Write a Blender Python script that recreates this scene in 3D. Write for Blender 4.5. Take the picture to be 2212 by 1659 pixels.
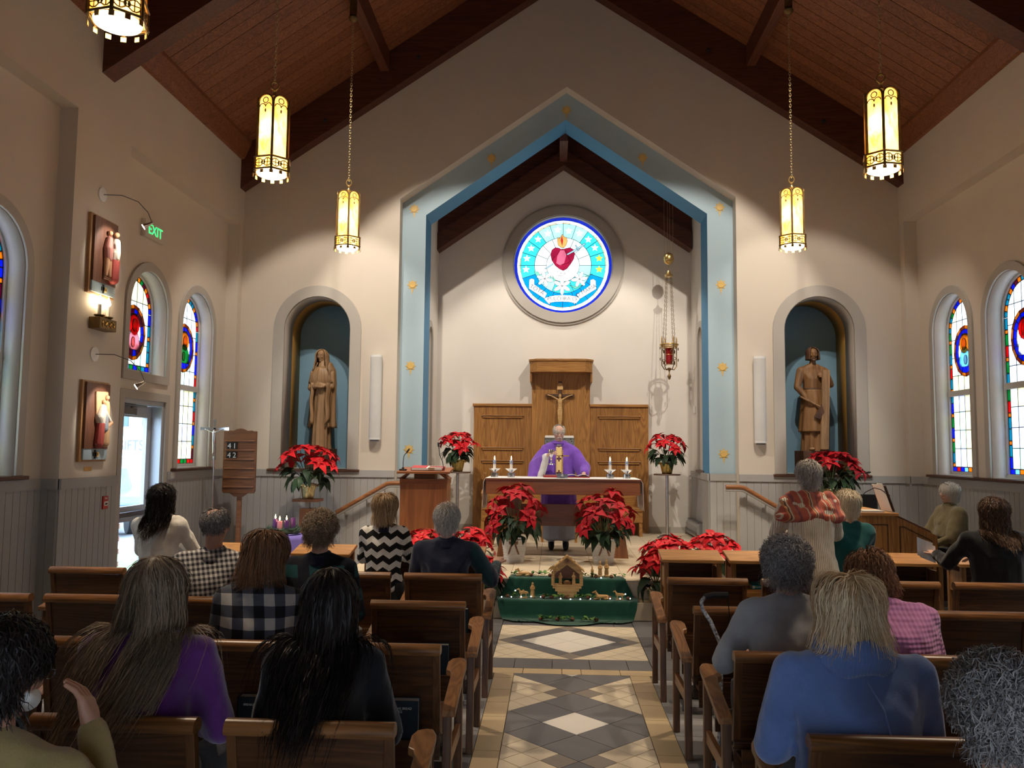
import bpy, bmesh, math, random
import numpy as np
from mathutils import Vector, Matrix, noise
from mathutils.geometry import tessellate_polygon

for _o in list(bpy.data.objects):
    bpy.data.objects.remove(_o)
SC = bpy.context.scene
COL = SC.collection
PI = math.pi
rnd = random.Random(7)

# ------------------------------------------------------------------ camera
def cam_axes(p, y, r):
    Rz = Matrix.Rotation(y, 3, 'Z'); Rx = Matrix.Rotation(p, 3, 'X'); Ry = Matrix.Rotation(r, 3, 'Y')
    return Rz @ Rx @ Ry
_cd = bpy.data.cameras.new('camera'); CAM = bpy.data.objects.new('camera', _cd); COL.objects.link(CAM)
_R = cam_axes(.08029, .05126, -.00971)
_M = Matrix((_R.col[0], _R.col[2], -_R.col[1])).transposed().to_4x4()
_M.translation = Vector((-.15, 0, 1.73)); CAM.matrix_world = _M
_cd.sensor_width = 36; _cd.lens = 1768.4 / 2212 * 36; _cd.clip_start = .05; _cd.clip_end = 300
SC.camera = CAM

# ------------------------------------------------------------------ sky, daylight, exposure
W = bpy.data.worlds.new('sky'); SC.world = W; W.use_nodes = True
_bg = W.node_tree.nodes['Background']
_bg.inputs[0].default_value = (.70, .83, 1.0, 1); _bg.inputs[1].default_value = 4.5
SC.view_settings.view_transform = 'Standard'; SC.view_settings.look = 'None'
SC.view_settings.exposure = 0.9; SC.view_settings.gamma = 1; SC.view_settings.use_curve_mapping = False

def lamp(name, kind, loc, energy, color, target=None, **kw):
    d = bpy.data.lights.new(name, kind); d.energy = energy; d.color = color
    for k, v in kw.items(): setattr(d, k, v)
    o = bpy.data.objects.new(name, d); COL.objects.link(o); o.location = loc
    if target is not None:
        o.rotation_euler = (Vector(target) - Vector(loc)).to_track_quat('-Z', 'Y').to_euler()
    return o
WARM = (1, .80, .58); WHITE = (1, .90, .78)
# track spots on the purlins of the nave roof, aimed at the sanctuary
for _x, _t, _e in ((-2.2, (-1.0, 12.0, 2.2), 440), (2.2, (1.0, 12.0, 2.2), 440)):
    lamp('sanctuary_spot', 'SPOT', (_x, 8.35, 7.35), _e, WHITE, _t, spot_size=math.radians(66), spot_blend=.25, shadow_soft_size=.05)
for _x, _t, _e in ((-2.9, (-3.6, 12.0, 1.6), 260), (2.9, (3.6, 12.0, 1.6), 170)):
    lamp('niche_spot', 'SPOT', (_x, 8.9, 7.05), _e, WHITE, _t, spot_size=math.radians(56), spot_blend=.3, shadow_soft_size=.05)
# downlights over the altar, above the chancel arch
for _x in (-1.1, 1.1):
    lamp('chancel_spot', 'SPOT', (_x, 12.95, 5.55), 40, WHITE, (_x * .6, 13.2, .4), spot_size=math.radians(96), spot_blend=.35, shadow_soft_size=.06)

# ------------------------------------------------------------------ materials
MATS = {}
def _nt(name):
    m = bpy.data.materials.new(name); m.use_nodes = True
    nt = m.node_tree; b = nt.nodes['Principled BSDF']; MATS[name] = m
    return m, nt, b
def N(nt, t, **kw):
    n = nt.nodes.new(t)
    for k, v in kw.items(): setattr(n, k, v)
    return n
def L(nt, a, b): nt.links.new(a, b)
def rgba(c): return (c[0], c[1], c[2], 1)
def ramp(nt, fac, cols, interp='LINEAR'):
    r = N(nt, 'ShaderNodeValToRGB'); r.color_ramp.interpolation = interp
    e = r.color_ramp.elements
    while len(e) < len(cols): e.new(.5)
    for i, (p, c) in enumerate(cols): e[i].position = p; e[i].color = rgba(c)
    L(nt, fac, r.inputs[0]); return r.outputs[0]
def coords(nt, scale=(1, 1, 1), which='Object', rot=(0, 0, 0)):
    tc = N(nt, 'ShaderNodeTexCoord'); mp = N(nt, 'ShaderNodeMapping')
    mp.inputs['Scale'].default_value = scale; mp.inputs['Rotation'].default_value = rot
    L(nt, tc.outputs[which], mp.inputs[0]); return mp.outputs[0]
def noise_tex(nt, vec, scale=5, detail=4, rough=.5, dist=0):
    n = N(nt, 'ShaderNodeTexNoise'); n.inputs['Scale'].default_value = scale; n.inputs['Detail'].default_value = detail
    n.inputs['Roughness'].default_value = rough; n.inputs['Distortion'].default_value = dist
    L(nt, vec, n.inputs['Vector']); return n.outputs['Fac']
def mix(nt, fac, a, b, kind='MIX'):
    m = N(nt, 'ShaderNodeMix', data_type='RGBA', blend_type=kind)
    for s, v in ((m.inputs[0], fac), (m.inputs[6], a), (m.inputs[7], b)):
        if isinstance(v, (int, float)): s.default_value = v
        elif isinstance(v, tuple): s.default_value = rgba(v)
        else: L(nt, v, s)
    return m.outputs[2]
def math_(nt, op, a, b=None, c=None):
    m = N(nt, 'ShaderNodeMath', operation=op)
    for s, v in zip(m.inputs, (a, b, c)):
        if v is None: continue
        if isinstance(v, (int, float)): s.default_value = v
        else: L(nt, v, s)
    return m.outputs[0]
def bump(nt, b, h, strength=.2, dist=.01):
    n = N(nt, 'ShaderNodeBump'); n.inputs['Strength'].default_value = strength; n.inputs['Distance'].default_value = dist
    L(nt, h, n.inputs['Height']); L(nt, n.outputs[0], b.inputs['Normal'])
def plain(name, c, rough=.6, metal=0, var=.08, vs=6, bs=0, bscale=60, spec=.4, sheen=0):
    m, nt, b = _nt(name)
    b.inputs['Roughness'].default_value = rough; b.inputs['Metallic'].default_value = metal
    b.inputs['Specular IOR Level'].default_value = spec
    v = coords(nt)
    f = noise_tex(nt, v, vs, 3)
    lo = tuple(x * (1 - var) for x in c); hi = tuple(min(1, x * (1 + var)) for x in c)
    L(nt, ramp(nt, f, [(.3, lo), (.7, hi)]), b.inputs['Base Color'])
    if bs: bump(nt, b, noise_tex(nt, v, bscale, 3), bs, .004)
    if sheen: b.inputs['Sheen Weight'].default_value = sheen
    return m
def wood(name, dark, light, along='X', scale=1.0, rough=.42, ring=9, bs=.08):
    m, nt, b = _nt(name)
    st = {'X': (.35, 4.5, 4.5), 'Y': (4.5, .35, 4.5), 'Z': (4.5, 4.5, .35)}[along]
    tc = N(nt, 'ShaderNodeTexCoord'); oi = N(nt, 'ShaderNodeObjectInfo')
    ad = N(nt, 'ShaderNodeVectorMath', operation='ADD'); L(nt, tc.outputs['Object'], ad.inputs[0])
    sc = N(nt, 'ShaderNodeVectorMath', operation='SCALE'); sc.inputs[0].default_value = (7.1, 5.3, 3.7); L(nt, oi.outputs['Random'], sc.inputs['Scale'])
    L(nt, sc.outputs[0], ad.inputs[1])
    mp = N(nt, 'ShaderNodeMapping'); mp.inputs['Scale'].default_value = tuple(s * scale for s in st); L(nt, ad.outputs[0], mp.inputs[0])
    g = noise_tex(nt, mp.outputs[0], 1.6, 2, .5, .8)
    w = math_(nt, 'FRACT', math_(nt, 'MULTIPLY', g, ring))
    w = math_(nt, 'ABSOLUTE', math_(nt, 'SUBTRACT', w, .5))
    fine = noise_tex(nt, mp.outputs[0], 22, 3, .6)
    t = math_(nt, 'ADD', math_(nt, 'MULTIPLY', w, 1.1), math_(nt, 'MULTIPLY', fine, .55))
    t = math_(nt, 'ADD', t, math_(nt, 'MULTIPLY', math_(nt, 'SUBTRACT', oi.outputs['Random'], .5), .22))
    L(nt, ramp(nt, t, [(.12, dark), (.85, light)]), b.inputs['Base Color'])
    b.inputs['Roughness'].default_value = rough
    if bs: bump(nt, b, fine, bs, .003)
    return m
def glow(name, c, strength, c2=None, scale=6):
    m, nt, b = _nt(name)
    b.inputs['Base Color'].default_value = rgba(c); b.inputs['Roughness'].default_value = .3
    if c2:
        f = noise_tex(nt, coords(nt, (1, 1, .6)), scale, 2)
        L(nt, ramp(nt, f, [(.35, c), (.65, c2)]), b.inputs['Emission Color'])
    else: b.inputs['Emission Color'].default_value = rgba(c)
    b.inputs['Emission Strength'].default_value = strength
    return m
def glass_pane(name, c, tr=.12, var=.12):
    m = bpy.data.materials.new(name); m.use_nodes = True; MATS[name] = m
    nt = m.node_tree; nt.nodes.clear()
    out = N(nt, 'ShaderNodeOutputMaterial')
    v = coords(nt); f = noise_tex(nt, v, 14, 3, .6, .4)
    col = ramp(nt, f, [(.3, tuple(x * (1 - var) for x in c)), (.7, tuple(min(1, x * (1 + var * .5)) for x in c))])
    t = N(nt, 'ShaderNodeBsdfTranslucent'); L(nt, col, t.inputs[0])
    tp = N(nt, 'ShaderNodeBsdfTransparent'); L(nt, col, tp.inputs[0])
    g = N(nt, 'ShaderNodeBsdfGlossy'); g.inputs['Roughness'].default_value = .15
    m1 = N(nt, 'ShaderNodeMixShader'); m1.inputs[0].default_value = tr; L(nt, t.outputs[0], m1.inputs[1]); L(nt, tp.outputs[0], m1.inputs[2])
    m2 = N(nt, 'ShaderNodeMixShader'); m2.inputs[0].default_value = .04; L(nt, m1.outputs[0], m2.inputs[1]); L(nt, g.outputs[0], m2.inputs[2])
    L(nt, m2.outputs[0], out.inputs[0])
    return m

plain('wall_paint', (.60, .535, .45), .75, var=.03, vs=1.2, bs=.05, bscale=220)
plain('chancel_paint', (.70, .66, .60), .75, var=.03, vs=1.2, bs=.05, bscale=220)
plain('wainscot_paint', (.36, .355, .345), .55, var=.04, vs=1.5)
plain('trim_paint', (.42, .39, .345), .55, var=.04, vs=1.5)
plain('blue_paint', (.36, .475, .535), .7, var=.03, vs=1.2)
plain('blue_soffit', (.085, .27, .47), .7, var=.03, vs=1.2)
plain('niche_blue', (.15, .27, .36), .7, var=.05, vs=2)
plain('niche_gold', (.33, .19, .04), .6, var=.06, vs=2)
plain('gold_paint', (.62, .42, .13), .45, var=.1, vs=8)
wood('ceiling_wood', (.10, .030, .011), (.27, .095, .036), 'X', 1.2, .5)
wood('beam_wood', (.045, .012, .006), (.11, .030, .014), 'X', .8, .5)
wood('beam_wood_y', (.06, .016, .008), (.14, .040, .018), 'Y', .8, .5)
wood('pew_cap_lit', (.09, .034, .010), (.27, .115, .036), 'X', 1.2, .32)  # same oak made paler: light catching the top rail put into the colour
wood('pew_x', (.036, .013, .005), (.115, .047, .016), 'X', 1.2, .34)  # oak darkened: the unlit chair backs are put into the colour
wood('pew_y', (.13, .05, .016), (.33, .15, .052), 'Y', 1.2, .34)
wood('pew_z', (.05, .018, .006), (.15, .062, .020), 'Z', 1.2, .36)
wood('desk_x', (.30, .125, .032), (.56, .28, .085), 'X', 1.0, .36)
wood('desk_z', (.17, .07, .02), (.36, .17, .055), 'Z', 1.0, .4)
wood('oak_z', (.20, .082, .018), (.42, .20, .048), 'Z', .9, .4, 12)
wood('oak_x', (.20, .082, .018), (.42, .20, .048), 'X', .9, .4, 12)
wood('altar_x', (.15, .048, .016), (.24, .082, .026), 'X', .9, .42, 5)
wood('altar_z', (.16, .054, .018), (.27, .098, .032), 'Z', .9, .42, 5)
wood('board_wood', (.10, .035, .012), (.20, .078, .026), 'X', 1, .5)
wood('statue_wood', (.16, .085, .036), (.34, .20, .095), 'Z', 1.2, .55, 4, .12)
wood('statue_dark', (.05, .02, .01), (.11, .05, .025), 'Z', 1.2, .6, 4)
wood('joseph_wood', (.13, .06, .022), (.27, .135, .05), 'Z', 1.2, .55, 4, .12)
wood('olive_wood', (.36, .19, .065), (.66, .42, .17), 'X', 3, .5, 6)
wood('olive_dark', (.14, .055, .022), (.24, .10, .045), 'X', 3, .5, 6)
wood('sill_wood', (.05, .018, .010), (.10, .04, .02), 'X', 1, .45)
wood('rail_wood', (.18, .065, .022), (.33, .135, .05), 'X', 1, .35)
wood('panel_wood', (.09, .032, .016), (.17, .066, .034), 'Z', 1.3, .5)
wood('panel_edge', (.28, .14, .05), (.42, .22, .085), 'Z', 1, .5)
plain('brass', (.62, .42, .16), .32, 1, .15, 9)
plain('dark_brass', (.20, .125, .05), .45, .85, .2, 14)
plain('chain_brass', (.60, .48, .28), .35, 1, .1)
plain('steel', (.60, .61, .62), .28, 1, .06)
plain('dark_steel', (.20, .20, .21), .4, .9, .1)
plain('silver', (.72, .72, .74), .18, 1, .08)
plain('white_plastic', (.72, .72, .70), .45, 0, .02)
plain('white_wicker', (.66, .64, .60), .65, 0, .06, 20)
plain('black_plastic', (.012, .012, .013), .4, 0, .1)
plain('grey_metal', (.38, .38, .37), .4, .6, .05)
plain('lead', (.03, .03, .032), .55, .5, .1)
plain('frame_white', (.55, .54, .52), .5, 0, .03)
plain('alu_door', (.48, .50, .54), .4, .3, .03)
plain('red_plastic', (.42, .03, .025), .35, 0, .05)
plain('white_cloth', (.76, .75, .72), .85, 0, .03, 5, .15, 120, .2)
plain('purple_cloth', (.20, .16, .50), .85, 0, .08, 5, .2, 90, .2)
plain('green_cloth', (.012, .075, .05), .9, 0, .12, 5, .3, 150, .15, .3)
plain('wax_white', (.75, .73, .66), .5, 0, .02)
plain('wax_purple', (.075, .018, .11), .4, 0, .08)
plain('wax_pink', (.55, .19, .22), .4, 0, .05)
plain('paper', (.74, .74, .74), .8, 0, .03)
plain('page_edge', (.62, .60, .55), .85, 0, .08, 60)
plain('teal_cover', (.01, .20, .25), .4, 0, .06)
plain('navy_cover', (.008, .022, .035), .5, 0, .1)
plain('red_cover', (.33, .035, .035), .5, 0, .08)
plain('foil_gold', (.60, .47, .16), .28, .9, .2, 25, .9, 45)
plain('foil_pale', (.62, .56, .34), .3, .85, .2, 25, .9, 45)
plain('soil', (.03, .02, .013), .9, 0, .3, 30)
plain('stem_green', (.05, .075, .025), .7, 0, .2)
plain('pine', (.035, .075, .045), .7, 0, .35, 12)
plain('ribbon', (.20, .11, .07), .6, 0, .5, 30)
plain('walnut', (.15, .06, .03), .7, 0, .3, 40, .8, 60)
plain('black_felt', (.01, .01, .012), .8, 0, .1)
plain('patterned_seat', (.16, .17, .17), .8, 0, .9, 55)
plain('brick', (.40, .20, .16), .8, 0, .15, 8)
plain('car_paint', (.16, .23, .29), .3, .4, .05)
plain('car_glass', (.10, .16, .20), .1, .2, .1)
plain('siding', (.75, .75, .74), .8, 0, .02)
plain('asphalt', (.34, .34, .35), .9, 0, .06, 3)
plain('grass', (.22, .30, .14), .9, 0, .3, 9)
plain('ruby_glass', (.25, .006, .006), .12, 0, .2)
glow('flame', (1, .62, .25), 26)
glow('bulb', (1, .80, .52), 34)
glow('lantern_amber', (1, .56, .10), 2.6, (1, .74, .30), 5)
glow('lantern_white', (1, .80, .50), 8)
glow('exit_green', (.02, .95, .20), 1.1)
glow('fairy_bulb', (.85, .95, 1), 4)
glow('spot_lens', (1, .95, .88), 22)
def tile_mat(name, c, var=.05, rough=.42):
    m, nt, b = _nt(name)
    oi = N(nt, 'ShaderNodeObjectInfo'); v = coords(nt)
    f = noise_tex(nt, v, 5, 4, .6)
    f2 = math_(nt, 'ADD', math_(nt, 'MULTIPLY', f, .7), math_(nt, 'MULTIPLY', oi.outputs['Random'], .3))
    L(nt, ramp(nt, f2, [(.25, tuple(x * (1 - var) for x in c)), (.75, tuple(x * (1 + var) for x in c))]), b.inputs['Base Color'])
    b.inputs['Roughness'].default_value = rough
    return m
tile_mat('tile_dark', (.135, .135, .148), .16)
tile_mat('tile_grey', (.33, .33, .345), .12)
tile_mat('tile_taupe', (.235, .205, .18), .12)
tile_mat('tile_cream', (.68, .60, .46), .08)
tile_mat('tile_white', (.78, .76, .71), .05)
tile_mat('tile_beige', (.54, .42, .25), .10)
tile_mat('tile_step', (.56, .47, .335), .09)
plain('grout', (.27, .25, .22), .9, 0, .1)

# ------------------------------------------------------------------ mesh helpers
def link(o, parent=None):
    COL.objects.link(o)
    if parent is not None: o.parent = parent
    return o
def setp(o, label=None, cat=None, group=None, kind=None):
    if label: o['label'] = label
    if cat: o['category'] = cat
    if group: o['group'] = group
    if kind: o['kind'] = kind
    return o
def thing(name, label, cat, loc=(0, 0, 0), rz=0, group=None, kind=None, scale=1):
    o = bpy.data.objects.new(name, None); COL.objects.link(o); o.location = loc; o.rotation_euler = (0, 0, rz)
    if scale != 1: o.scale = (scale,) * 3
    o.empty_display_size = .1
    return setp(o, label, cat, group, kind)
def copy_tree(o, parent=None):
    c = o.copy(); COL.objects.link(c); c.parent = parent
    for ch in list(o.children): copy_tree(ch, c)
    return c
class MB:
    """collects shapes into one mesh"""
    def __init__(s): s.v = []; s.f = []; s.mi = []; s.cm = 0
    def add(s, vs, fs):
        k = len(s.v); s.v.extend([tuple(p) for p in vs]); s.f.extend([tuple(i + k for i in f) for f in fs]); s.mi.extend([s.cm] * len(fs)); return s
    def box(s, x0, x1, y0, y1, z0, z1):
        return s.add([(x0, y0, z0), (x1, y0, z0), (x1, y1, z0), (x0, y1, z0), (x0, y0, z1), (x1, y0, z1), (x1, y1, z1), (x0, y1, z1)],
                     [(0, 3, 2, 1), (4, 5, 6, 7), (0, 1, 5, 4), (1, 2, 6, 5), (2, 3, 7, 6), (3, 0, 4, 7)])
    def hexa(s, b, t):   # bottom quad, top quad (same winding, ccw from above)
        return s.add(list(b) + list(t), [(0, 3, 2, 1), (4, 5, 6, 7), (0, 1, 5, 4), (1, 2, 6, 5), (2, 3, 7, 6), (3, 0, 4, 7)])
    def prism(s, poly, axis, a, b):
        """poly of 2D points extruded along axis from a to b; axis 'x': (y,z), 'y': (x,z), 'z': (x,y)"""
        def P(q, t):
            return (t, q[0], q[1]) if axis == 'x' else ((q[0], t, q[1]) if axis == 'y' else (q[0], q[1], t))
        n = len(poly); tri = tessellate_polygon([[Vector((p[0], p[1], 0)) for p in poly]])
        vs = [P(p, a) for p in poly] + [P(p, b) for p in poly]
        fs = [tuple(t) for t in tri] + [tuple(i + n for i in reversed(t)) for t in tri]
        fs += [(i, (i + 1) % n, (i + 1) % n + n, i + n) for i in range(n)]
        return s.add(vs, fs)
    def slab(s, loops, axis, a, b):
        """polygon with holes, extruded"""
        def P(q, t):
            return (t, q[0], q[1]) if axis == 'x' else ((q[0], t, q[1]) if axis == 'y' else (q[0], q[1], t))
        flat = [p for l in loops for p in l]; n = len(flat)
        tri = tessellate_polygon([[Vector((p[0], p[1], 0)) for p in l] for l in loops])
        vs = [P(p, a) for p in flat] + [P(p, b) for p in flat]
        fs = [tuple(t) for t in tri] + [tuple(i + n for i in reversed(t)) for t in tri]
        k = 0
        for l in loops:
            m = len(l); fs += [(k + i, k + (i + 1) % m, k + (i + 1) % m + n, k + i + n) for i in range(m)]; k += m
        return s.add(vs, fs)
    def tube(s, path, r, n=8, cap=True):
        path = [Vector(p) for p in path]; rs = r if isinstance(r, (list, tuple)) else [r] * len(path)
        vs = []; up = Vector((0, 0, 1)); prev = None
        for i, p in enumerate(path):
            d = (path[min(i + 1, len(path) - 1)] - path[max(i - 1, 0)]).normalized()
            if prev is None:
                a = d.cross(up)
                if a.length < 1e-3: a = d.cross(Vector((1, 0, 0)))
            else: a = prev - d * prev.dot(d)
            a.normalize(); prev = a; b = d.cross(a)
            for j in range(n):
                t = 2 * PI * j / n; vs.append(p + (a * math.cos(t) + b * math.sin(t)) * rs[i])
        fs = [(i * n + j, i * n + (j + 1) % n, (i + 1) * n + (j + 1) % n, (i + 1) * n + j) for i in range(len(path) - 1) for j in range(n)]
        if cap: fs += [tuple(reversed(range(n))), tuple(range((len(path) - 1) * n, len(path) * n))]
        return s.add(vs, fs)
    def lathe(s, prof, n=20, c=(0, 0, 0), sx=1, sy=1, ph=0):
        vs = [(c[0] + r * math.cos(2 * PI * j / n + ph) * sx, c[1] + r * math.sin(2 * PI * j / n + ph) * sy, c[2] + z) for r, z in prof for j in range(n)]
        m = len(prof)
        fs = [(i * n + j, i * n + (j + 1) % n, (i + 1) * n + (j + 1) % n, (i + 1) * n + j) for i in range(m - 1) for j in range(n)]
        fs += [tuple(reversed(range(n))), tuple(range((m - 1) * n, m * n))]
        return s.add(vs, fs)
    def ball(s, c, r, n=12, m=8):
        rx, ry, rz = r if isinstance(r, (list, tuple)) else (r, r, r)
        prof = [(math.sin(PI * i / m), -math.cos(PI * i / m)) for i in range(m + 1)]
        vs = [(c[0] + max(p, 1e-4) * rx * math.cos(2 * PI * j / n), c[1] + max(p, 1e-4) * ry * math.sin(2 * PI * j / n), c[2] + q * rz) for p, q in prof for j in range(n)]
        fs = [(i * n + j, i * n + (j + 1) % n, (i + 1) * n + (j + 1) % n, (i + 1) * n + j) for i in range(m) for j in range(n)]
        return s.add(vs, fs)
    def torus(s, c, R, r, axis='z', n=18, m=6, a0=0, a1=2 * PI, e=1.0):
        full = abs(a1 - a0 - 2 * PI) < 1e-6; k = n if full else n + 1
        vs = []
        for i in range(k):
            t = a0 + (a1 - a0) * i / n
            for j in range(m):
                u = 2 * PI * j / m; q = R + r * math.cos(u); w = r * math.sin(u)
                x, y, z = q * math.cos(t), q * math.sin(t) * e, w
                p = (x, y, z) if axis == 'z' else ((x, z, y) if axis == 'y' else (z, x, y))
                vs.append((c[0] + p[0], c[1] + p[1], c[2] + p[2]))
        fs = [(i * m + j, ((i + 1) % k) * m + j, ((i + 1) % k) * m + (j + 1) % m, i * m + (j + 1) % m) for i in range(n) for j in range(m)]
        return s.add(vs, fs)
    def grid(s, fn, nu, nv):
        vs = [fn(i / nu, j / nv) for i in range(nu + 1) for j in range(nv + 1)]
        fs = [(i * (nv + 1) + j, (i + 1) * (nv + 1) + j, (i + 1) * (nv + 1) + j + 1, i * (nv + 1) + j + 1) for i in range(nu) for j in range(nv)]
        return s.add(vs, fs)
    def mesh(s, name, smooth=False, recalc=True):
        me = bpy.data.meshes.new(name); me.from_pydata(s.v, [], s.f)
        if recalc:
            bm = bmesh.new(); bm.from_mesh(me); bmesh.ops.recalc_face_normals(bm, faces=bm.faces); bm.to_mesh(me); bm.free()
        if any(s.mi): me.polygons.foreach_set('material_index', s.mi)
        if smooth:
            me.polygons.foreach_set('use_smooth', [True] * len(me.polygons))
            if smooth != 'all': me.set_sharp_from_angle(angle=math.radians(40))
        me.update(); return me
    def build(s, name, mat, parent=None, smooth=False, bevel=0, seg=2, solid=0, label=None):
        me = s.mesh(name, smooth)
        for m in (mat if isinstance(mat, (list, tuple)) else [mat]): me.materials.append(MATS[m])
        o = link(bpy.data.objects.new(name, me), parent)
        if solid:
            md = o.modifiers.new('s', 'SOLIDIFY'); md.thickness = solid
        if bevel:
            md = o.modifiers.new('b', 'BEVEL'); md.width = bevel; md.segments = seg; md.limit_method = 'ANGLE'; md.angle_limit = math.radians(40)
            md.harden_normals = False
        if label: o['label'] = label
        return o
def inst(name, me, parent, loc=(0, 0, 0), rot=(0, 0, 0), scale=(1, 1, 1)):
    o = bpy.data.objects.new(name, me); COL.objects.link(o); o.parent = parent; o.location = loc; o.rotation_euler = rot
    o.scale = scale if isinstance(scale, (tuple, list)) else (scale,) * 3
    return o
def arc(cx, cz, r, a0, a1, n): return [(cx + r * math.cos(a0 + (a1 - a0) * i / n), cz + r * math.sin(a0 + (a1 - a0) * i / n)) for i in range(n + 1)]
def arch_poly(c, hw, z0, spring, n=16):
    """arched opening outline: bottom left, bottom right, then the arc from right to left"""
    return [(c - hw, z0), (c + hw, z0)] + arc(c, spring, hw, 0, PI, n)
def arch_ring(c, hw0, hw1, z0, spring, n=16, closed=False, z1=None):
    """outline of an arched band (inner hw0, outer hw1)"""
    o = [(c + hw1, z1 if z1 is not None else z0)] + arc(c, spring, hw1, 0, PI, n) + [(c - hw1, z1 if z1 is not None else z0)]
    i = [(c - hw0, z0)] + arc(c, spring, hw0, PI, 0, n) + [(c + hw0, z0)]
    return o + i
_TMP = bpy.data.scenes.new('workbench')
def evaluated(o):
    """mesh of an object with its modifiers, worked out in a scene of its own"""
    _TMP.collection.objects.link(o); vl = _TMP.view_layers[0]; vl.update(); dg = vl.depsgraph
    return bpy.data.meshes.new_from_object(o.evaluated_get(dg))
def text_mesh(body, size, name='lettering', extr=.001):
    cu = bpy.data.curves.new(name, 'FONT'); cu.body = body; cu.size = size; cu.align_x = 'CENTER'; cu.align_y = 'CENTER'; cu.extrude = extr; cu.resolution_u = 3
    o = bpy.data.objects.new(name, cu); me = evaluated(o)
    bpy.data.objects.remove(o); bpy.data.curves.remove(cu); me.name = name; return me
def text(body, size, mat, parent, loc, rot=(PI / 2, 0, 0), name='lettering', sx=1):
    me = text_mesh(body, size, name); me.materials.clear(); me.materials.append(MATS[mat])
    return inst(name, me, parent, loc, rot, (sx, 1, 1))
def clip_poly(poly, x0, x1, y0, y1):
    for ax, lim, keep in ((0, x0, 1), (0, x1, -1), (1, y0, 1), (1, y1, -1)):
        out = []
        for i, p in enumerate(poly):
            q = poly[(i + 1) % len(poly)]; a = (p[ax] - lim) * keep; b = (q[ax] - lim) * keep
            if a >= 0: out.append(p)
            if a * b < 0:
                t = a / (a - b); out.append((p[0] + (q[0] - p[0]) * t, p[1] + (q[1] - p[1]) * t))
        poly = out
        if len(poly) < 3: return []
    return poly
def poly_area(p): return .5 * sum(p[i][0] * p[(i + 1) % len(p)][1] - p[(i + 1) % len(p)][0] * p[i][1] for i in range(len(p)))
def inset(poly, d):
    """shrink a convex polygon by d"""
    n = len(poly)
    if poly_area(poly) < 0: poly = poly[::-1]
    out = []
    for i in range(n):
        a = Vector(poly[i - 1]); b = Vector(poly[i]); c = Vector(poly[(i + 1) % n])
        e1 = (b - a); e2 = (c - b)
        if e1.length < 1e-6 or e2.length < 1e-6: continue
        e1.normalize(); e2.normalize()
        n1 = Vector((-e1.y, e1.x)); n2 = Vector((-e2.y, e2.x)); k = 1 + n1.dot(n2)
        if k < .1: continue
        p = b + (n1 + n2) * (d / k); out.append((p.x, p.y))
    return out if len(out) > 2 and poly_area(out) > 1e-5 else []

# ================================================================== THE SETTING
ROOF = lambda x: 9.48 - .667 * abs(x)
def struct(name, mb, mat, parent=None, **kw):
    o = mb.build(name, mat, parent, **kw)
    if parent is None: o['kind'] = 'structure'
    return o

# ---- floor: slab, tiles in the aisle one by one, the rest joined
floor = struct('floor', MB().box(-5.3, 5.3, -1.5, 12.6, -.12, -.012), 'grout')
def tile_obj(poly, mat, z=-.012, h=.012, gap=.0025, parent=None, name='floor_tile'):
    p = inset(poly, gap)
    if not p: return
    return MB().prism(p, 'z', z, z + h).build(name, mat, parent or floor)
A = .305; HD = A * math.sqrt(2) / 2
def diag(cx, cy, hd): return [(cx, cy - hd), (cx + hd, cy), (cx, cy + hd), (cx - hd, cy)]
YD = 5.384; BIN = .447; BOUT = .602
# lower aisle field: big dark diamonds of 12 inch tiles with a white tile in the middle, small cream tiles between
Y_LO, Y_HI = .9, 6.52
for k in range(-3, 2):
    cy = YD + k * 6 * HD
    for i in range(-1, 2):
        for j in range(-1, 2):
            c = ((i + j) * HD, cy + (i - j) * HD)
            p = clip_poly(diag(*c, HD), -BIN, BIN, Y_LO, Y_HI)
            if p: tile_obj(p, 'tile_white' if i == j == 0 else 'tile_dark')
    # cream diamonds fill the gaps beside the touching points
    hs = HD / 2; gy = cy + 3 * HD
    for sd in (-1, 1):
        for a in range(5):
            for b in range(5):
                x = sd * hs * (a + b + 1); y = gy + hs * (a - b)
                if abs(x) > BIN + hs or abs(y - gy) > 3 * HD: continue
                p = clip_poly(diag(x, y, hs), -BIN, BIN, Y_LO, Y_HI)
                if p and abs(poly_area(p)) > 1e-4: tile_obj(p, 'tile_taupe' if a == b == 0 else 'tile_cream')
for s in (-1, 1):
    y = Y_LO
    while y < Y_HI - .01:
        y1 = min(y + A, Y_HI); x0, x1 = sorted((s * BIN, s * BOUT)); tile_obj([(x0, y), (x1, y), (x1, y1), (x0, y1)], 'tile_beige'); y = y1
def row(xs, y0, y1, mat):
    for a, b in zip(xs, xs[1:]): tile_obj([(a, y0), (b, y0), (b, y1), (a, y1)], mat)
row([-.66, -.38, -.075, .075, .38, .66], 6.52, 6.672, 'tile_beige')
row([-.647, -.457, -.152, .152, .457, .647], 6.672, 6.982, 'tile_dark')
YC = 7.6287
B2 = .4313
for i in (-1, 1):
    for j in (-1, 1): tile_obj(diag((i + j) * HD / 2 * 1.0, YC + (i - j) * HD / 2 * 1.0, HD), 'tile_white')
OUT = .647; n_ = 2
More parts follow.
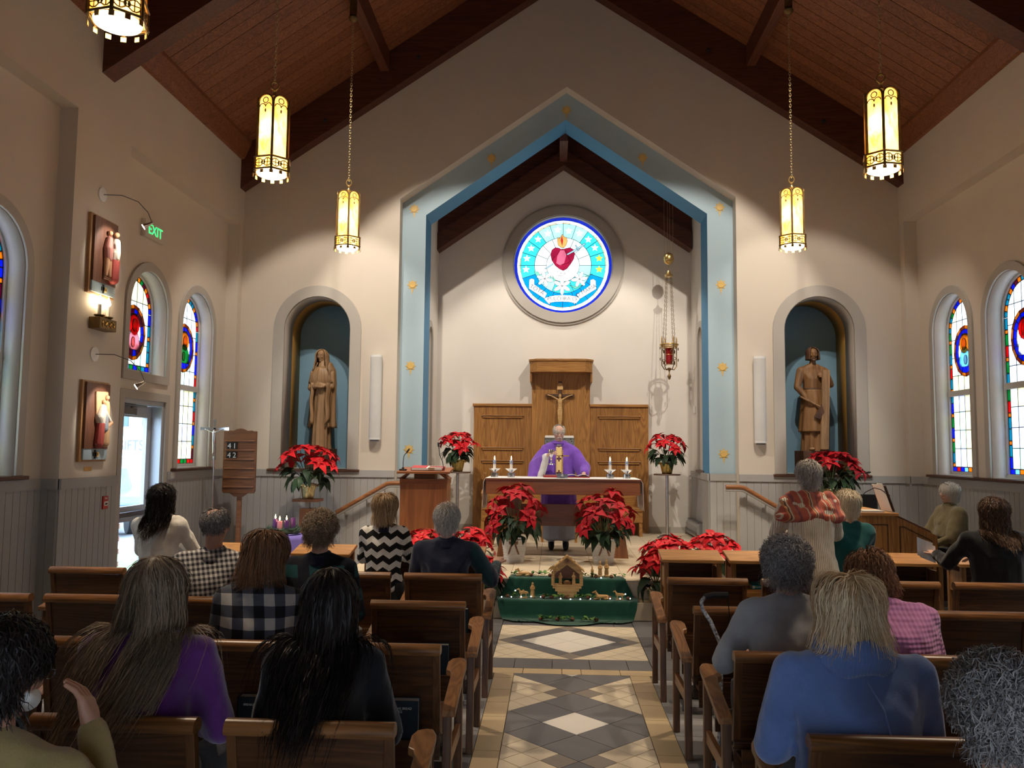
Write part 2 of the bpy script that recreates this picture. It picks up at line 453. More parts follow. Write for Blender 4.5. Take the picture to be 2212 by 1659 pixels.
for q in range(4):
    a0 = q * PI / 2; a1 = a0 + PI / 2
    I0 = Vector((math.cos(a0), math.sin(a0))) * B2; I1 = Vector((math.cos(a1), math.sin(a1))) * B2
    nrm = ((I0 + I1) / 2).normalized() * (A / 2); base = Vector((0, YC))
    for t in range(2):
        p0 = I0.lerp(I1, t / 2); p1 = I0.lerp(I1, (t + 1) / 2)
        tile_obj([tuple(base + v) for v in (p0, p0 + nrm, p1 + nrm, p1)], 'tile_dark')
    nprev = Vector((nrm.y, -nrm.x)) if False else (Matrix.Rotation(-PI / 2, 2) @ nrm)
    tile_obj([tuple(base + v) for v in (I0, I0 + nprev, I0 + nprev + nrm, I0 + nrm)], 'tile_taupe')
hs = HD / 2
for i in range(-7, 8):
    for j in range(-7, 8):
        if (i + j) % 2 == 0 or abs(i) + abs(j) < 7: continue
        p = clip_poly(diag(i * hs, YC + j * hs, hs), -OUT, OUT, 6.982, 8.275)
        if p and abs(poly_area(p)) > 2e-4: tile_obj(p, 'tile_cream')
row([-.647, -.457, -.152, .152, .457, .647], 8.275, 8.60, 'tile_dark')
far = {'tile_grey': MB(), 'tile_dark': MB()}
for s in (-1, 1):
    for c in range(15):
        for r in range(30):
            y0 = -.6 + r * A; y1 = min(y0 + A, 8.6)
            xa = (BOUT if y0 < 6.4 else .65) + c * A
            if xa > 5.05 or y0 >= 8.6: continue
            xb = min(xa + A, 5.06); x0, x1 = sorted((s * xa, s * xb))
            m = 'tile_dark' if y0 > 6.4 or (c + r) % 7 == 3 else 'tile_grey'
            if c < 2 and y0 > 3.4: tile_obj([(x0, y0), (x1, y0), (x1, y1), (x0, y1)], m)
            else: far[m].box(x0 + .003, x1 - .003, y0 + .003, y1 - .003, -.012, 0)
for m, b in far.items():
    o = b.build('floor_tiling', m, floor); o['kind'] = 'stuff'

# ---- chancel platform with two tiled steps
plat = struct('floor_chancel', MB().box(-2.45, 2.45, 8.835, 14.0, -.1, .355).box(-2.75, 2.75, 8.605, 12.0, -.1, .165), 'grout')
def step_tiles(x0, x1, y, z0, z1):
    n = round((x1 - x0) / .306); w = (x1 - x0) / n
    me = MB().box(.002, w - .002, -.010, 0, .002, z1 - z0 - .002).mesh('riser_tile'); me.materials.append(MATS['tile_step'])
    for i in range(n): inst('riser_tile', me, plat, (x0 + i * w, y, z0))
step_tiles(-2.75, 2.75, 8.605, 0, .165); step_tiles(-2.45, 2.45, 8.835, .178, .355)
me = MB().box(.002, .304, .002, .228, 0, .012).mesh('tread_tile'); me.materials.append(MATS['tile_step'])
for i in range(18): inst('tread_tile', me, plat, (-2.75 + i * .3056, 8.597, .165))
me = MB().box(.002, .304, .002, .303, 0, .012).mesh('platform_tile'); me.materials.append(MATS['tile_step'])
for i in range(16):
    for j in range(17): inst('platform_tile', me, plat, (-2.45 + i * .30625, 8.827 + j * .304, .355))

# ---- front wall with the chancel arch and two niches
NX = 3.69; NH = .50; NS = 3.50; NB = 1.42
def niche_hole(c): return arch_poly(c, NH, NB, NS, 20)
outer = [(-5.3, 0), (-2.48, 0), (-2.48, 5.495), (.02, 7.21), (2.52, 5.495), (2.52, 0), (5.3, 0), (5.3, ROOF(5.3)), (0, ROOF(0)), (-5.3, ROOF(5.3))]
wf = struct('wall_front', MB().slab([outer, niche_hole(-NX), niche_hole(NX)], 'y', 12.0, 12.22), 'wall_paint')
inner = [(-2.95, 0), (-2.12, 0), (-2.12, 5.305), (.01, 6.785), (2.14, 5.305), (2.14, 0), (2.95, 0), (2.95, 7.7), (-2.95, 7.7)]
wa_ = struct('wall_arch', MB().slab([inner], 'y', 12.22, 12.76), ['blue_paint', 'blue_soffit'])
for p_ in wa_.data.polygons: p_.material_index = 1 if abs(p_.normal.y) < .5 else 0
# gilded suns painted on the blue band
def sun_mesh():
    m = MB(); pts = []
    for i in range(16):
        a = 2 * PI * i / 16; r = .085 if i % 2 == 0 else .05
        if i == 12: r = .15
        pts.append((r * math.cos(a), r * math.sin(a)))
    m.prism(pts, 'y', -.004, 0)
    m.lathe([(.045, 0), (.05, .004), (.045, .008)], 16); m.v[-48:] = [(x, -.004 - z, y) for x, y, z in m.v[-48:]]
    me = m.mesh('sun'); me.materials.append(MATS['gold_paint']); return me
sm = sun_mesh(); k = 1.0
for i, (x, z) in enumerate([(-2.315, 1.72), (-2.315, 2.98), (-2.31, 4.22), (-2.305, 5.40), (-1.125, 6.19), (.02, 6.94), (1.18, 6.18), (2.33, 5.40), (2.335, 4.22), (2.345, 2.98), (2.35, 1.70)]):
    o = inst('painted_sun', sm, None, (x, 12.219, z))
    pos = ['lowest on the left jamb', 'second from the bottom on the left jamb', 'third from the bottom on the left jamb', 'at the left shoulder', 'on the left slope', 'at the very peak',
           'on the right slope', 'at the right shoulder', 'third from the bottom on the right jamb', 'second from the bottom on the right jamb', 'lowest on the right jamb'][i]
    setp(o, 'gold sun ornament ' + pos + ' of the blue arch', 'ornament', 'gold suns on the blue arch')

# niches
def niche(c, n):
    t = thing('niche', ['', ''][0] or ('arched blue niche behind the wooden statue of ' + n), 'niche', (0, 0, 0)); del t['category']; t['kind'] = 'structure'; t.name = 'wall_niche'
    prof = [(c - NH, NB)] + list(reversed(arc(c, NS, NH, 0, PI, 20))) + [(c + NH, NB)]
    def shell(y0, y1):
        m = MB(); k = len(prof)
        m.add([(x, y0, z) for x, z in prof] + [(x, y1, z) for x, z in prof], [(i, i + 1, i + 1 + k, i + k) for i in range(k - 1)]); return m
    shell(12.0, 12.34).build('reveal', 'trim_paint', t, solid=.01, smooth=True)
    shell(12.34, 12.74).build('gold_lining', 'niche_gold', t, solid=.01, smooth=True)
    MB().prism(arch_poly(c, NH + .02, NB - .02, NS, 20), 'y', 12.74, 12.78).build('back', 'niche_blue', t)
    MB().box(c - NH, c + NH, 12.0, 12.75, NB - .03, NB).build('shelf', 'trim_paint', t)
    MB().prism(arch_ring(c, NH, NH + .165, NB, NS, 20), 'y', 11.972, 12.0).build('casing', 'trim_paint', t, bevel=.004)
    MB().box(c - NH - .19, c + NH + .19, 11.94, 12.02, NB - .035, NB - .002).build('sill', 'sill_wood', t, bevel=.008)
    return t
niche(-NX, 'the woman'); niche(NX, 'the carpenter')

# chancel walls
LW = MB().slab([[(12.76, .3), (14.1, .3), (14.1, 6.2), (12.76, 6.2)], arch_poly(13.0, .2, 1.45, 3.5, 12)], 'x', -2.4, -2.16)
struct('wall_chancel_left', LW, 'chancel_paint')
struct('wall_chancel_right', MB().slab([[(12.76, .3), (14.1, .3), (14.1, 6.2), (12.76, 6.2)], arch_poly(13.0, .2, 1.45, 3.5, 12)], 'x', 2.18, 2.42), 'chancel_paint')
for s, x in ((-1, -2.16), (1, 2.18)):
    w = thing('window_chancel', None, None, (0, 0, 0), kind='structure'); w.name = 'window_%d' % (7 if s < 0 else 8)
    x0, x1 = sorted((x, x - s * .03)); MB().prism(arch_ring(13.0, .2, .3, 1.45, 3.5, 14), 'x', x0, x1).build('casing', 'trim_paint', w)
    MB().box(min(x - s * .05, x + s * .2), max(x - s * .05, x + s * .2), 12.66, 13.34, 1.40, 1.44).build('sill', 'sill_wood', w)
    xa = x + s * .19; MB().prism(arch_poly(13.0, .2, 1.45, 3.5, 14), 'x', min(xa, xa + s * .02), max(xa, xa + s * .02)).build('panel', 'trim_paint', w)
RC = (-.005, 4.93); RR = .86
hole = [(RC[0] + RR * math.cos(2 * PI * i / 40), RC[1] + RR * math.sin(2 * PI * i / 40)) for i in range(40)]
struct('wall_chancel_back', MB().slab([[(-2.5, .3), (2.5, .3), (2.5, 6.2), (.0, 7.9), (-2.5, 6.2)], hole], 'y', 13.97, 14.2), 'chancel_paint')
# chancel roof: boards and beams
CR = lambda x: 7.22 - .68 * abs(x)
ceilc = thing('ceiling_chancel', None, None, kind='structure')
for s in (-1, 1):
    me = MB().hexa([(0, 0, 7.22), (s * 2.5, 0, CR(2.5)), (s * 2.5, .2, CR(2.5)), (0, .2, 7.22)], [(0, 0, 7.3), (s * 2.5, 0, CR(2.5) + .08), (s * 2.5, .2, CR(2.5) + .08), (0, .2, 7.3)]).mesh('roof_board')
    me.materials.append(MATS['ceiling_wood'])
    for j in range(8): inst('roof_board', me, ceilc, (0, 12.7 + j * .2, 0), scale=(1, .985, 1))
    for nm, y0, y1, d0, d1 in (('wall_beam', 13.70, 13.97, .33, .62), ('beam_cap', 13.78, 13.97, .02, .33)):
        f = lambda x, d: CR(x) - d
        b = [(0, y0, f(0, d1)), (s * 2.16, y0, f(2.16, d1)), (s * 2.16, y1, f(2.16, d1)), (0, y1, f(0, d1))]; tt = [(x, y, z + d1 - d0) for x, y, z in b]
        MB().hexa(b, tt).build(nm, 'beam_wood', ceilc)
MB().box(-.075, .055, 12.76, 13.8, 6.66, 7.3).build('ridge_beam', 'beam_wood_y', ceilc)

# ---- nave roof
ceil = thing('ceiling', None, None, kind='structure')
PW = .19
for s in (-1, 1):
    me = MB().hexa([(0, 0, ROOF(0)), (s * 5.2, 0, ROOF(5.2)), (s * 5.2, PW - .008, ROOF(5.2)), (0, PW - .008, ROOF(0))],
                   [(0, 0, ROOF(0) + .03), (s * 5.2, 0, ROOF(5.2) + .03), (s * 5.2, PW - .008, ROOF(5.2) + .03), (0, PW - .008, ROOF(0) + .03)]).mesh('ceiling_plank')
    me.materials.append(MATS['ceiling_wood'])
    for j in range(69): inst('ceiling_plank', me, ceil, (0, -1.1 + j * PW, rnd.uniform(0, .004)))
    MB().hexa([(0, -1.2, ROOF(0) + .035), (s * 5.4, -1.2, ROOF(5.4) + .035), (s * 5.4, 12.2, ROOF(5.4) + .035), (0, 12.2, ROOF(0) + .035)],
              [(0, -1.2, ROOF(0) + .2), (s * 5.4, -1.2, ROOF(5.4) + .2), (s * 5.4, 12.2, ROOF(5.4) + .2), (0, 12.2, ROOF(0) + .2)]).build('roof_deck', 'beam_wood', ceil)
    for nm, y0, y1 in (('wall_rafter', 11.80, 12.0), ('rafter', 8.02, 8.26), ('rafter', 4.1, 4.34), ('rafter', .2, .44)):
        d = .62; X = 4.87
        b = [(0, y0, ROOF(0) - d), (s * X, y0, ROOF(X) - d), (s * X, y1, ROOF(X) - d), (0, y1, ROOF(0) - d)]
        MB().hexa(b, [(x, y, z + d) for x, y, z in b]).build(nm, 'beam_wood', ceil)
        if nm == 'rafter':
            b = [(0, y0 + .05, ROOF(0) - d - .05), (s * X, y0 + .05, ROOF(X) - d - .05), (s * X, y1 - .05, ROOF(X) - d - .05), (0, y1 - .05, ROOF(0) - d - .05)]
    MB().prism([(s * 2.655, 7.40), (s * 2.785, 7.40), (s * 2.785, ROOF(2.785)), (s * 2.655, ROOF(2.655))], 'y', -1.0, 11.82).build('purlin', 'beam_wood_y', ceil)
    MB().prism([(s * 4.88, 6.05), (s * 4.88, 6.26), (s * 4.72, ROOF(4.72)), (s * 4.72, ROOF(4.72) - .05), (s * 4.82, 6.06)], 'y', -1.0, 11.82).build('cornice', 'ceiling_wood', ceil)
MB().box(-.11, .11, -1.0, 11.82, 8.75, 9.46).build('ridge_beam', 'beam_wood_y', ceil)
for x, y, z in ((-3.6, 11.8, 6.62), (-2.2, 11.8, 7.58), (3.75, 11.8, 6.52), (2.1, 11.8, 7.62)):
    MB().lathe([(.03, 0), (.035, .01), (.02, .04)], 8, (x, y - .03, z)).build('bolt_plate', 'lead', ceil)

# ---- side walls: recessed bays between piers, arched windows
WINS = {-1: [(9.56, .46, 2.60, 3.38, 1), (10.92, .48, 1.45, 3.36, 0), (6.76, .48, 1.45, 3.36, 0), (5.38, .48, 1.45, 3.36, 0)],
        1: [(9.55, .48, 1.45, 3.36, 0), (10.93, .48, 1.45, 3.36, 0), (6.76, .48, 1.45, 3.36, 0), (5.38, .48, 1.45, 3.36, 0)]}
DOOR = (9.06, 10.06, 2.28)
for s, nm in ((-1, 'wall_left'), (1, 'wall_right')):
    holes = [arch_poly(c, hw, z0, sp, 18) for c, hw, z0, sp, _ in WINS[s]]
    if s < 0: o = [(-1.2, 0), (DOOR[0], 0), (DOOR[0], DOOR[2]), (DOOR[1], DOOR[2]), (DOOR[1], 0), (12.2, 0), (12.2, 6.7), (-1.2, 6.7)]
    else: o = [(-1.2, 0), (12.2, 0), (12.2, 6.7), (-1.2, 6.7)]
    x0, x1 = sorted((s * 5.05, s * 5.30))
    m = MB().slab([o] + holes, 'x', x0, x1)
    xa, xb = sorted((s * 4.87, s * 5.05))
    m.box(xa, xb, -1.2, 12.0, 5.07, 6.6)
    for y0, y1 in ((11.85, 12.0), (7.64, 8.67), (3.47, 4.5), (-1.2, .35)): m.box(xa, xb, y0, y1, 0, 5.07)
    struct(nm, m, 'wall_paint')
struct('wall_back', MB().slab([[(-5.3, 0), (5.3, 0), (5.3, ROOF(5.3)), (0, ROOF(0)), (-5.3, ROOF(5.3))], [(-.6, .1), (.6, .1), (.6, 2.3), (-.6, 2.3)]], 'y', -1.25, -1.0), 'wall_paint')  # opening added behind the camera to let daylight in

# ---- wainscot: rail, boards one by one, baseboard
ZR = 1.41; BW = .1
bme = MB().box(.003, BW - .003, -.014, 0, .1, ZR - .09).mesh('wainscot_board'); bme.materials.append(MATS['wainscot_paint'])
def wains(parent, p0, p1, z0=0, post=False):
    """boards along the floor line p0 -> p1, facing the left-hand side of the way back (towards the room)"""
    p0 = Vector(p0); p1 = Vector(p1); d = p1 - p0; ln = d.length; a = math.atan2(d.y, d.x)
    n = max(1, round(ln / BW)); w = ln / n
    for i in range(n):
        q = p0 + d * (i / n); inst('wainscot_board', bme, parent, (q.x, q.y, z0 * (1 - 0)), (0, 0, a), (w / BW, 1, 1 if not z0 else (ZR - .09 - z0) / (ZR - .09)))
    M = Matrix.Translation((p0.x, p0.y, 0)) @ Matrix.Rotation(a, 4, 'Z')
    for nmx, b in (('chair_rail', (0, ln, -.03, 0, ZR - .1, ZR)), ('base_board', (0, ln, -.022, 0, z0, z0 + .11))):
        m = MB().box(*b); m.v = [tuple(M @ Vector(v)) for v in m.v]; m.build(nmx, 'wainscot_paint', parent)
    m = MB().box(0, ln, -.006, 0, z0, ZR); m.v = [tuple(M @ Vector(v)) for v in m.v]; m.build('panel_back', 'wainscot_paint', parent)
for s in (-1, 1):
    t = thing('trim_%d' % (1 if s < 0 else 2), None, None, kind='structure')
    if s < 0:
        wains(t, (-4.87, 12.0), (-2.48, 12.0))
        wains(t, (-4.87, 11.85), (-4.87, 12.0)); wains(t, (-5.05, 11.85), (-4.87, 11.85))
        wains(t, (-5.05, 10.17), (-5.05, 11.85)); wains(t, (-5.05, 8.67), (-5.05, 8.95))
        wains(t, (-4.87, 7.64), (-4.87, 8.67)); wains(t, (-5.05, 7.64), (-4.87, 7.64)); wains(t, (-5.05, 4.5), (-5.05, 7.64))
    else:
        wains(t, (2.52, 12.0), (4.87, 12.0))
        wains(t, (4.87, 12.0), (4.87, 11.85)); wains(t, (4.87, 11.85), (5.05, 11.85))
        wains(t, (5.05, 11.85), (5.05, 8.67)); wains(t, (4.87, 8.67), (4.87, 7.64)); wains(t, (4.87, 7.64), (5.05, 7.64)); wains(t, (5.05, 7.64), (5.05, 4.5))
t = thing('trim_3', None, None, kind='structure')
wains(t, (-2.48, 12.2), (-2.12, 12.2), .36); wains(t, (2.14, 12.2), (2.52, 12.2), .36)
wains(t, (2.14, 12.76), (2.14, 12.22), .36); wains(t, (2.18, 13.97), (2.18, 12.78), .36)
wains(t, (-2.12, 12.22), (-2.12, 12.76), .36); wains(t, (-2.16, 12.78), (-2.16, 13.97), .36)
MB().box(-2.16, 2.18, 13.955, 13.97, .36, .47).build('base_board', 'trim_paint', t)

# ---- stained glass
for nm, c in dict(pane_white=(.80, .80, .76), pane_cream=(.80, .74, .52), pane_lilac=(.68, .68, .84), pane_mint=(.66, .80, .70), pane_blue=(.02, .06, .62), pane_teal=(.0, .30, .38), pane_red=(.55, .02, .03),
                  pane_green=(.01, .30, .10), pane_amber=(.66, .28, .03), pane_rust=(.36, .10, .02), pane_flesh=(.80, .60, .50), pane_sky=(.30, .62, .90), pane_rose=(.75, .32, .36), pane_wine=(.20, .02, .08)).items(): glass_pane(nm, c)
def clip_convex(poly, conv):
    """clip poly with a convex counter-clockwise polygon"""
    for i in range(len(conv)):
        a = conv[i]; b = conv[(i + 1) % len(conv)]; out = []
        sd = lambda p: (b[0] - a[0]) * (p[1] - a[1]) - (b[1] - a[1]) * (p[0] - a[0])
        for k, p in enumerate(poly):
            q = poly[(k + 1) % len(poly)]; u, v = sd(p), sd(q)
            if u >= -1e-9: out.append(p)
            if u * v < -1e-14:
                t = u / (u - v); out.append((p[0] + (q[0] - p[0]) * t, p[1] + (q[1] - p[1]) * t))
        poly = out
        if len(poly) < 3: return []
    return poly
class Leaded:
    def __init__(s, parent, axis, at, t=.006, lead=.006): s.p = parent; s.ax = axis; s.at = at; s.t = t; s.l = MB(); s.w = lead
    def pane(s, poly, mat, d=0, name='pane', lead=None):
        w = s.w if lead is None else lead
        if abs(poly_area(poly)) < 3e-5: return
        if poly_area(poly) < 0: poly = poly[::-1]
        inn = inset(poly, w)
        if inn: MB().prism(inn, s.ax, s.at + d - s.t / 2, s.at + d + s.t / 2).build(name, mat, s.p)
        if inn and len(inn) == len(poly): s.l.slab([poly, inn], s.ax, s.at + d - s.t * .9, s.at + d + s.t * .9)
        elif not inn: s.l.prism(poly, s.ax, s.at + d - s.t * .9, s.at + d + s.t * .9)
    def line(s, pts, w=.005, d=0):
        pr = s.t * .9
        for a, b in zip(pts, pts[1:]):
            a = Vector(a); b = Vector(b); e = b - a
            if e.length < 1e-6: continue
            e.normalize(); q = Vector((-e.y, e.x)) * w / 2
            s.l.prism([tuple(a + q), tuple(a - q), tuple(b - q), tuple(b + q)], s.ax, s.at + d - pr, s.at + d + pr)
    def done(s): return s.l.build('lead_came', 'lead', s.p)
def ell(c, rx, rz, n=20, a0=0, a1=2 * PI): return [(c[0] + rx * math.cos(a0 + (a1 - a0) * i / n), c[1] + rz * math.sin(a0 + (a1 - a0) * i / n)) for i in range(n if abs(a1 - a0) > 6.28 else n + 1)]
BORD = ['pane_blue', 'pane_teal', 'pane_red', 'pane_blue', 'pane_green', 'pane_wine', 'pane_teal']
def stained(win, s, c, hw, z0, sp, style, meet):
    x = s * 5.24; g = hw - .035; r = random.Random(int(c * 10) + (s + 2) * 100)
    LD = Leaded(win, 'x', x)
    zb = z0 + .05; b = .062
    MB().prism(arch_ring(c, g, hw + .005, z0 + .04, sp, 18), 'x', x - .03, x + .03).build('frame', 'frame_white', win)
    MB().box(x - .03, x + .03, c - hw, c + hw, z0, z0 + .05).build('bottom_rail', 'frame_white', win)
    # border pieces
    def side(y0, y1):
        z = zb + b; i = r.randrange(7)
        while z < sp - .01:
            h = .05 if i % 3 == 2 else .14; z1 = min(z + h, sp)
            LD.pane([(y0, z), (y1, z), (y1, z1), (y0, z1)], 'pane_amber' if i % 3 == 2 else r.choice(BORD)); z = z1; i += 1
    side(c - g, c - g + b); side(c + g - b, c + g)
    na = 18
    for i in range(na):
        a0 = PI * i / na; a1 = PI * (i + 1) / na
        P = lambda q, a: (c + q * math.cos(a), sp + q * math.sin(a))
        LD.pane([P(g - b, a0), P(g, a0), P(g, a1), P(g - b, a1)], 'pane_amber' if i % 3 == 1 else r.choice(BORD))
    nb = 9
    for i in range(nb):
        y0 = c - g + 2 * g * i / nb; LD.pane([(y0, zb), (y0 + 2 * g / nb, zb), (y0 + 2 * g / nb, zb + b), (y0, zb + b)], ['pane_teal', 'pane_blue', 'pane_amber', 'pane_sky', 'pane_red', 'pane_green'][r.randrange(6)])
    gi = g - b; region = arch_poly(c, gi, zb + b, sp, 16)
    mc = (c, sp - .28); mx, mz = gi * .80, .34
    nc = 5; cw = 2 * gi / nc; rows = max(4, round((sp + gi - zb - b) / .235)); rh = (sp + gi - zb - b) / rows
    for i in range(nc):
        for j in range(rows):
            y0 = c - gi + i * cw; q0 = zb + b + j * rh
            cell = [(y0, q0), (y0 + cw, q0), (y0 + cw, q0 + rh), (y0, q0 + rh)]
            if all(((p[0] - mc[0]) / mx) ** 2 + ((p[1] - mc[1]) / mz) ** 2 < 1 for p in cell): continue
            p = clip_convex(cell, region)
            if p: LD.pane(p, r.choice(['pane_white'] * 5 + ['pane_cream'] * 2 + ['pane_lilac', 'pane_mint']), lead=.004)
    # medallion
    d = -s * .012; n = 16
    for i in range(n):
        a0 = 2 * PI * i / n; a1 = 2 * PI * (i + 1) / n
        E = lambda k, a: (mc[0] + mx * k * math.cos(a), mc[1] + mz * k * math.sin(a))
        LD.pane([E(.86, a0), E(1, a0), E(1, a1), E(.86, a1)], 'pane_rust' if i % 2 else 'pane_amber', d, lead=.003)
        LD.pane([E(.62, a0), E(.86, a0), E(.86, a1), E(.62, a1)], style[0] if i % 3 else 'pane_blue', d, lead=.003)
    LD.pane(ell((mc[0], mc[1] + .10), mx * .44, mz * .40, 14), style[1], d * 1.6, lead=.003)
    LD.pane([(mc[0] - mx * .5, mc[1] - mz * .62), (mc[0] + mx * .5, mc[1] - mz * .62), (mc[0] + mx * .40, mc[1] - .05), (mc[0] + mx * .15, mc[1] + .05), (mc[0] - mx * .15, mc[1] + .05), (mc[0] - mx * .40, mc[1] - .05)], style[2], d * 2, lead=.003)
    LD.pane(ell((mc[0], mc[1] + .09), mx * .20, mz * .24, 12), 'pane_flesh', d * 2.6, lead=.002)
    LD.pane(ell((mc[0] - mx * .1, mc[1] - mz * .35), mx * .14, mz * .20, 10), 'pane_flesh', d * 2.6, lead=.002)
    if meet: MB().box(x - .035, x + .035, c - hw + .03, c + hw - .03, meet, meet + .075).build('meeting_rail', 'frame_white', win)
    LD.done()
STY = {(-1, 9.56): ('pane_wine', 'pane_red', 'pane_rose'), (-1, 10.92): ('pane_blue', 'pane_amber', 'pane_green'), (1, 10.93): ('pane_blue', 'pane_amber', 'pane_sky'), (1, 9.55): ('pane_blue', 'pane_red', 'pane_white')}
wn = 1
for s in (-1, 1):
    for c, hw, z0, sp, over in WINS[s]:
        w = thing('window_%d' % wn, None, None, kind='structure'); wn += 1
        if wn == 7: wn = 9
        xi = s * 5.05
        x0, x1 = sorted((xi, xi - s * .028))
        if over:
            MB().slab([[(c - hw - .1, z0 - .1), (c + hw + .1, z0 - .1)] + arc(c, sp, hw + .1, 0, PI, 18), arch_poly(c, hw, z0, sp, 18)], 'x', x0, x1).build('casing', 'trim_paint', w, bevel=.004)
        else: MB().prism(arch_ring(c, hw, hw + .1, z0, sp, 18), 'x', x0, x1).build('casing', 'trim_paint', w, bevel=.004)
        prof = [(c - hw, z0)] + list(reversed(arc(c, sp, hw, 0, PI, 18))) + [(c + hw, z0), (c - hw, z0)]
        m = MB(); k = len(prof); m.add([(xi, y, z) for y, z in prof] + [(s * 5.29, y, z) for y, z in prof], [(i, i + 1, i + 1 + k, i + k) for i in range(k - 1)])
        m.build('reveal', 'frame_white', w, solid=.008, smooth=True)
        stained(w, s, c, hw, z0, sp, STY.get((s, c), ('pane_blue', 'pane_amber', 'pane_sky')), 0 if over else 2.5)
        if not over and s < 0:
            xa, xb = sorted((s * 5.22, s * 4.98)); MB().box(xa, xb, c - hw - .13, c + hw + .13, z0 - .035, z0 - .002).build('sill', 'sill_wood', w, bevel=.006)
        if not over and s > 0 and c in (9.55, 6.76):
            y0, y1 = (8.85, 11.63) if c == 9.55 else (4.6, 7.5)
            MB().box(4.98, 5.22, y0, y1, z0 - .035, z0 - .002).build('sill', 'sill_wood', w, bevel=.006)

# ---- glazed side door with its frame, closer and bar
dr = thing('door_added_rear', None, None, kind='structure')   # unseen doors added in the back wall so daylight reaches people's backs
for a in (-.6, 0): MB().slab([[(a, .1), (a + .6, .1), (a + .6, 2.3), (a, 2.3)], [(a + .06, .25), (a + .54, .25), (a + .54, 2.22), (a + .06, 2.22)]], 'y', -1.16, -1.11).build('door_leaf', 'alu_door', dr)
dr = thing('door_1', None, None, kind='structure')
y0, y1, zt = DOOR
MB().slab([[(y0 - .1, 0), (y0, 0), (y0, zt), (y1, zt), (y1, 0), (y1 + .1, 0), (y1 + .1, zt + .1), (y0 - .1, zt + .1)]], 'x', -5.05, -5.02).build('casing', 'trim_paint', dr, bevel=.004)
MB().slab([[(y0, 0), (y0 + .05, 0), (y0 + .05, zt - .05), (y1 - .05, zt - .05), (y1 - .05, 0), (y1, 0), (y1, zt), (y0, zt)]], 'x', -5.28, -5.05).build('door_frame', 'alu_door', dr)
ya, yb = y0 + .055, y1 - .055
lf = MB(); lf.slab([[(ya, .02), (yb, .02), (yb, zt - .06), (ya, zt - .06)], [(ya + .1, .25), (yb - .1, .25), (yb - .1, .84), (ya + .1, .84)], [(ya + .1, 1.02), (yb - .1, 1.02), (yb - .1, zt - .2), (ya + .1, zt - .2)]], 'x', -5.23, -5.18)
leaf = lf.build('door_leaf', 'alu_door', dr)
m = bpy.data.materials.new('clear_glass'); m.use_nodes = True; MATS['clear_glass'] = m; nt = m.node_tree; nt.nodes.clear()
_o = N(nt, 'ShaderNodeOutputMaterial'); _t = N(nt, 'ShaderNodeBsdfTransparent'); _g = N(nt, 'ShaderNodeBsdfGlossy'); _m = N(nt, 'ShaderNodeMixShader')
_t.inputs[0].default_value = (.9, .96, 1, 1); _g.inputs['Roughness'].default_value = .02; _m.inputs[0].default_value = .05
L(nt, _t.outputs[0], _m.inputs[1]); L(nt, _g.outputs[0], _m.inputs[2]); L(nt, _m.outputs[0], _o.inputs[0])
for a, b in ((.25, .84), (1.02, zt - .2)): MB().box(-5.208, -5.202, ya + .1, yb - .1, a, b).build('pane', 'clear_glass', leaf)
MB().box(-5.18, -5.12, ya + .1, yb - .06, .90, .96).box(-5.18, -5.13, ya + .06, ya + .16, .88, .98).build('panic_bar', 'dark_steel', leaf, bevel=.006)
MB().box(-5.18, -5.11, ya + .08, ya + .40, zt - .18, zt - .10).tube([(-5.13, ya + .3, zt - .09), (-5.05, ya + .5, zt - .075), (-5.13, ya + .12, zt - .06)], .012).build('door_closer', 'dark_steel', leaf)
for z in (.3, 1.2, 2.0): MB().lathe([(.012, 0), (.012, .09)], 8, (-5.175, yb + .01, z)).build('hinge', 'grey_metal', leaf)

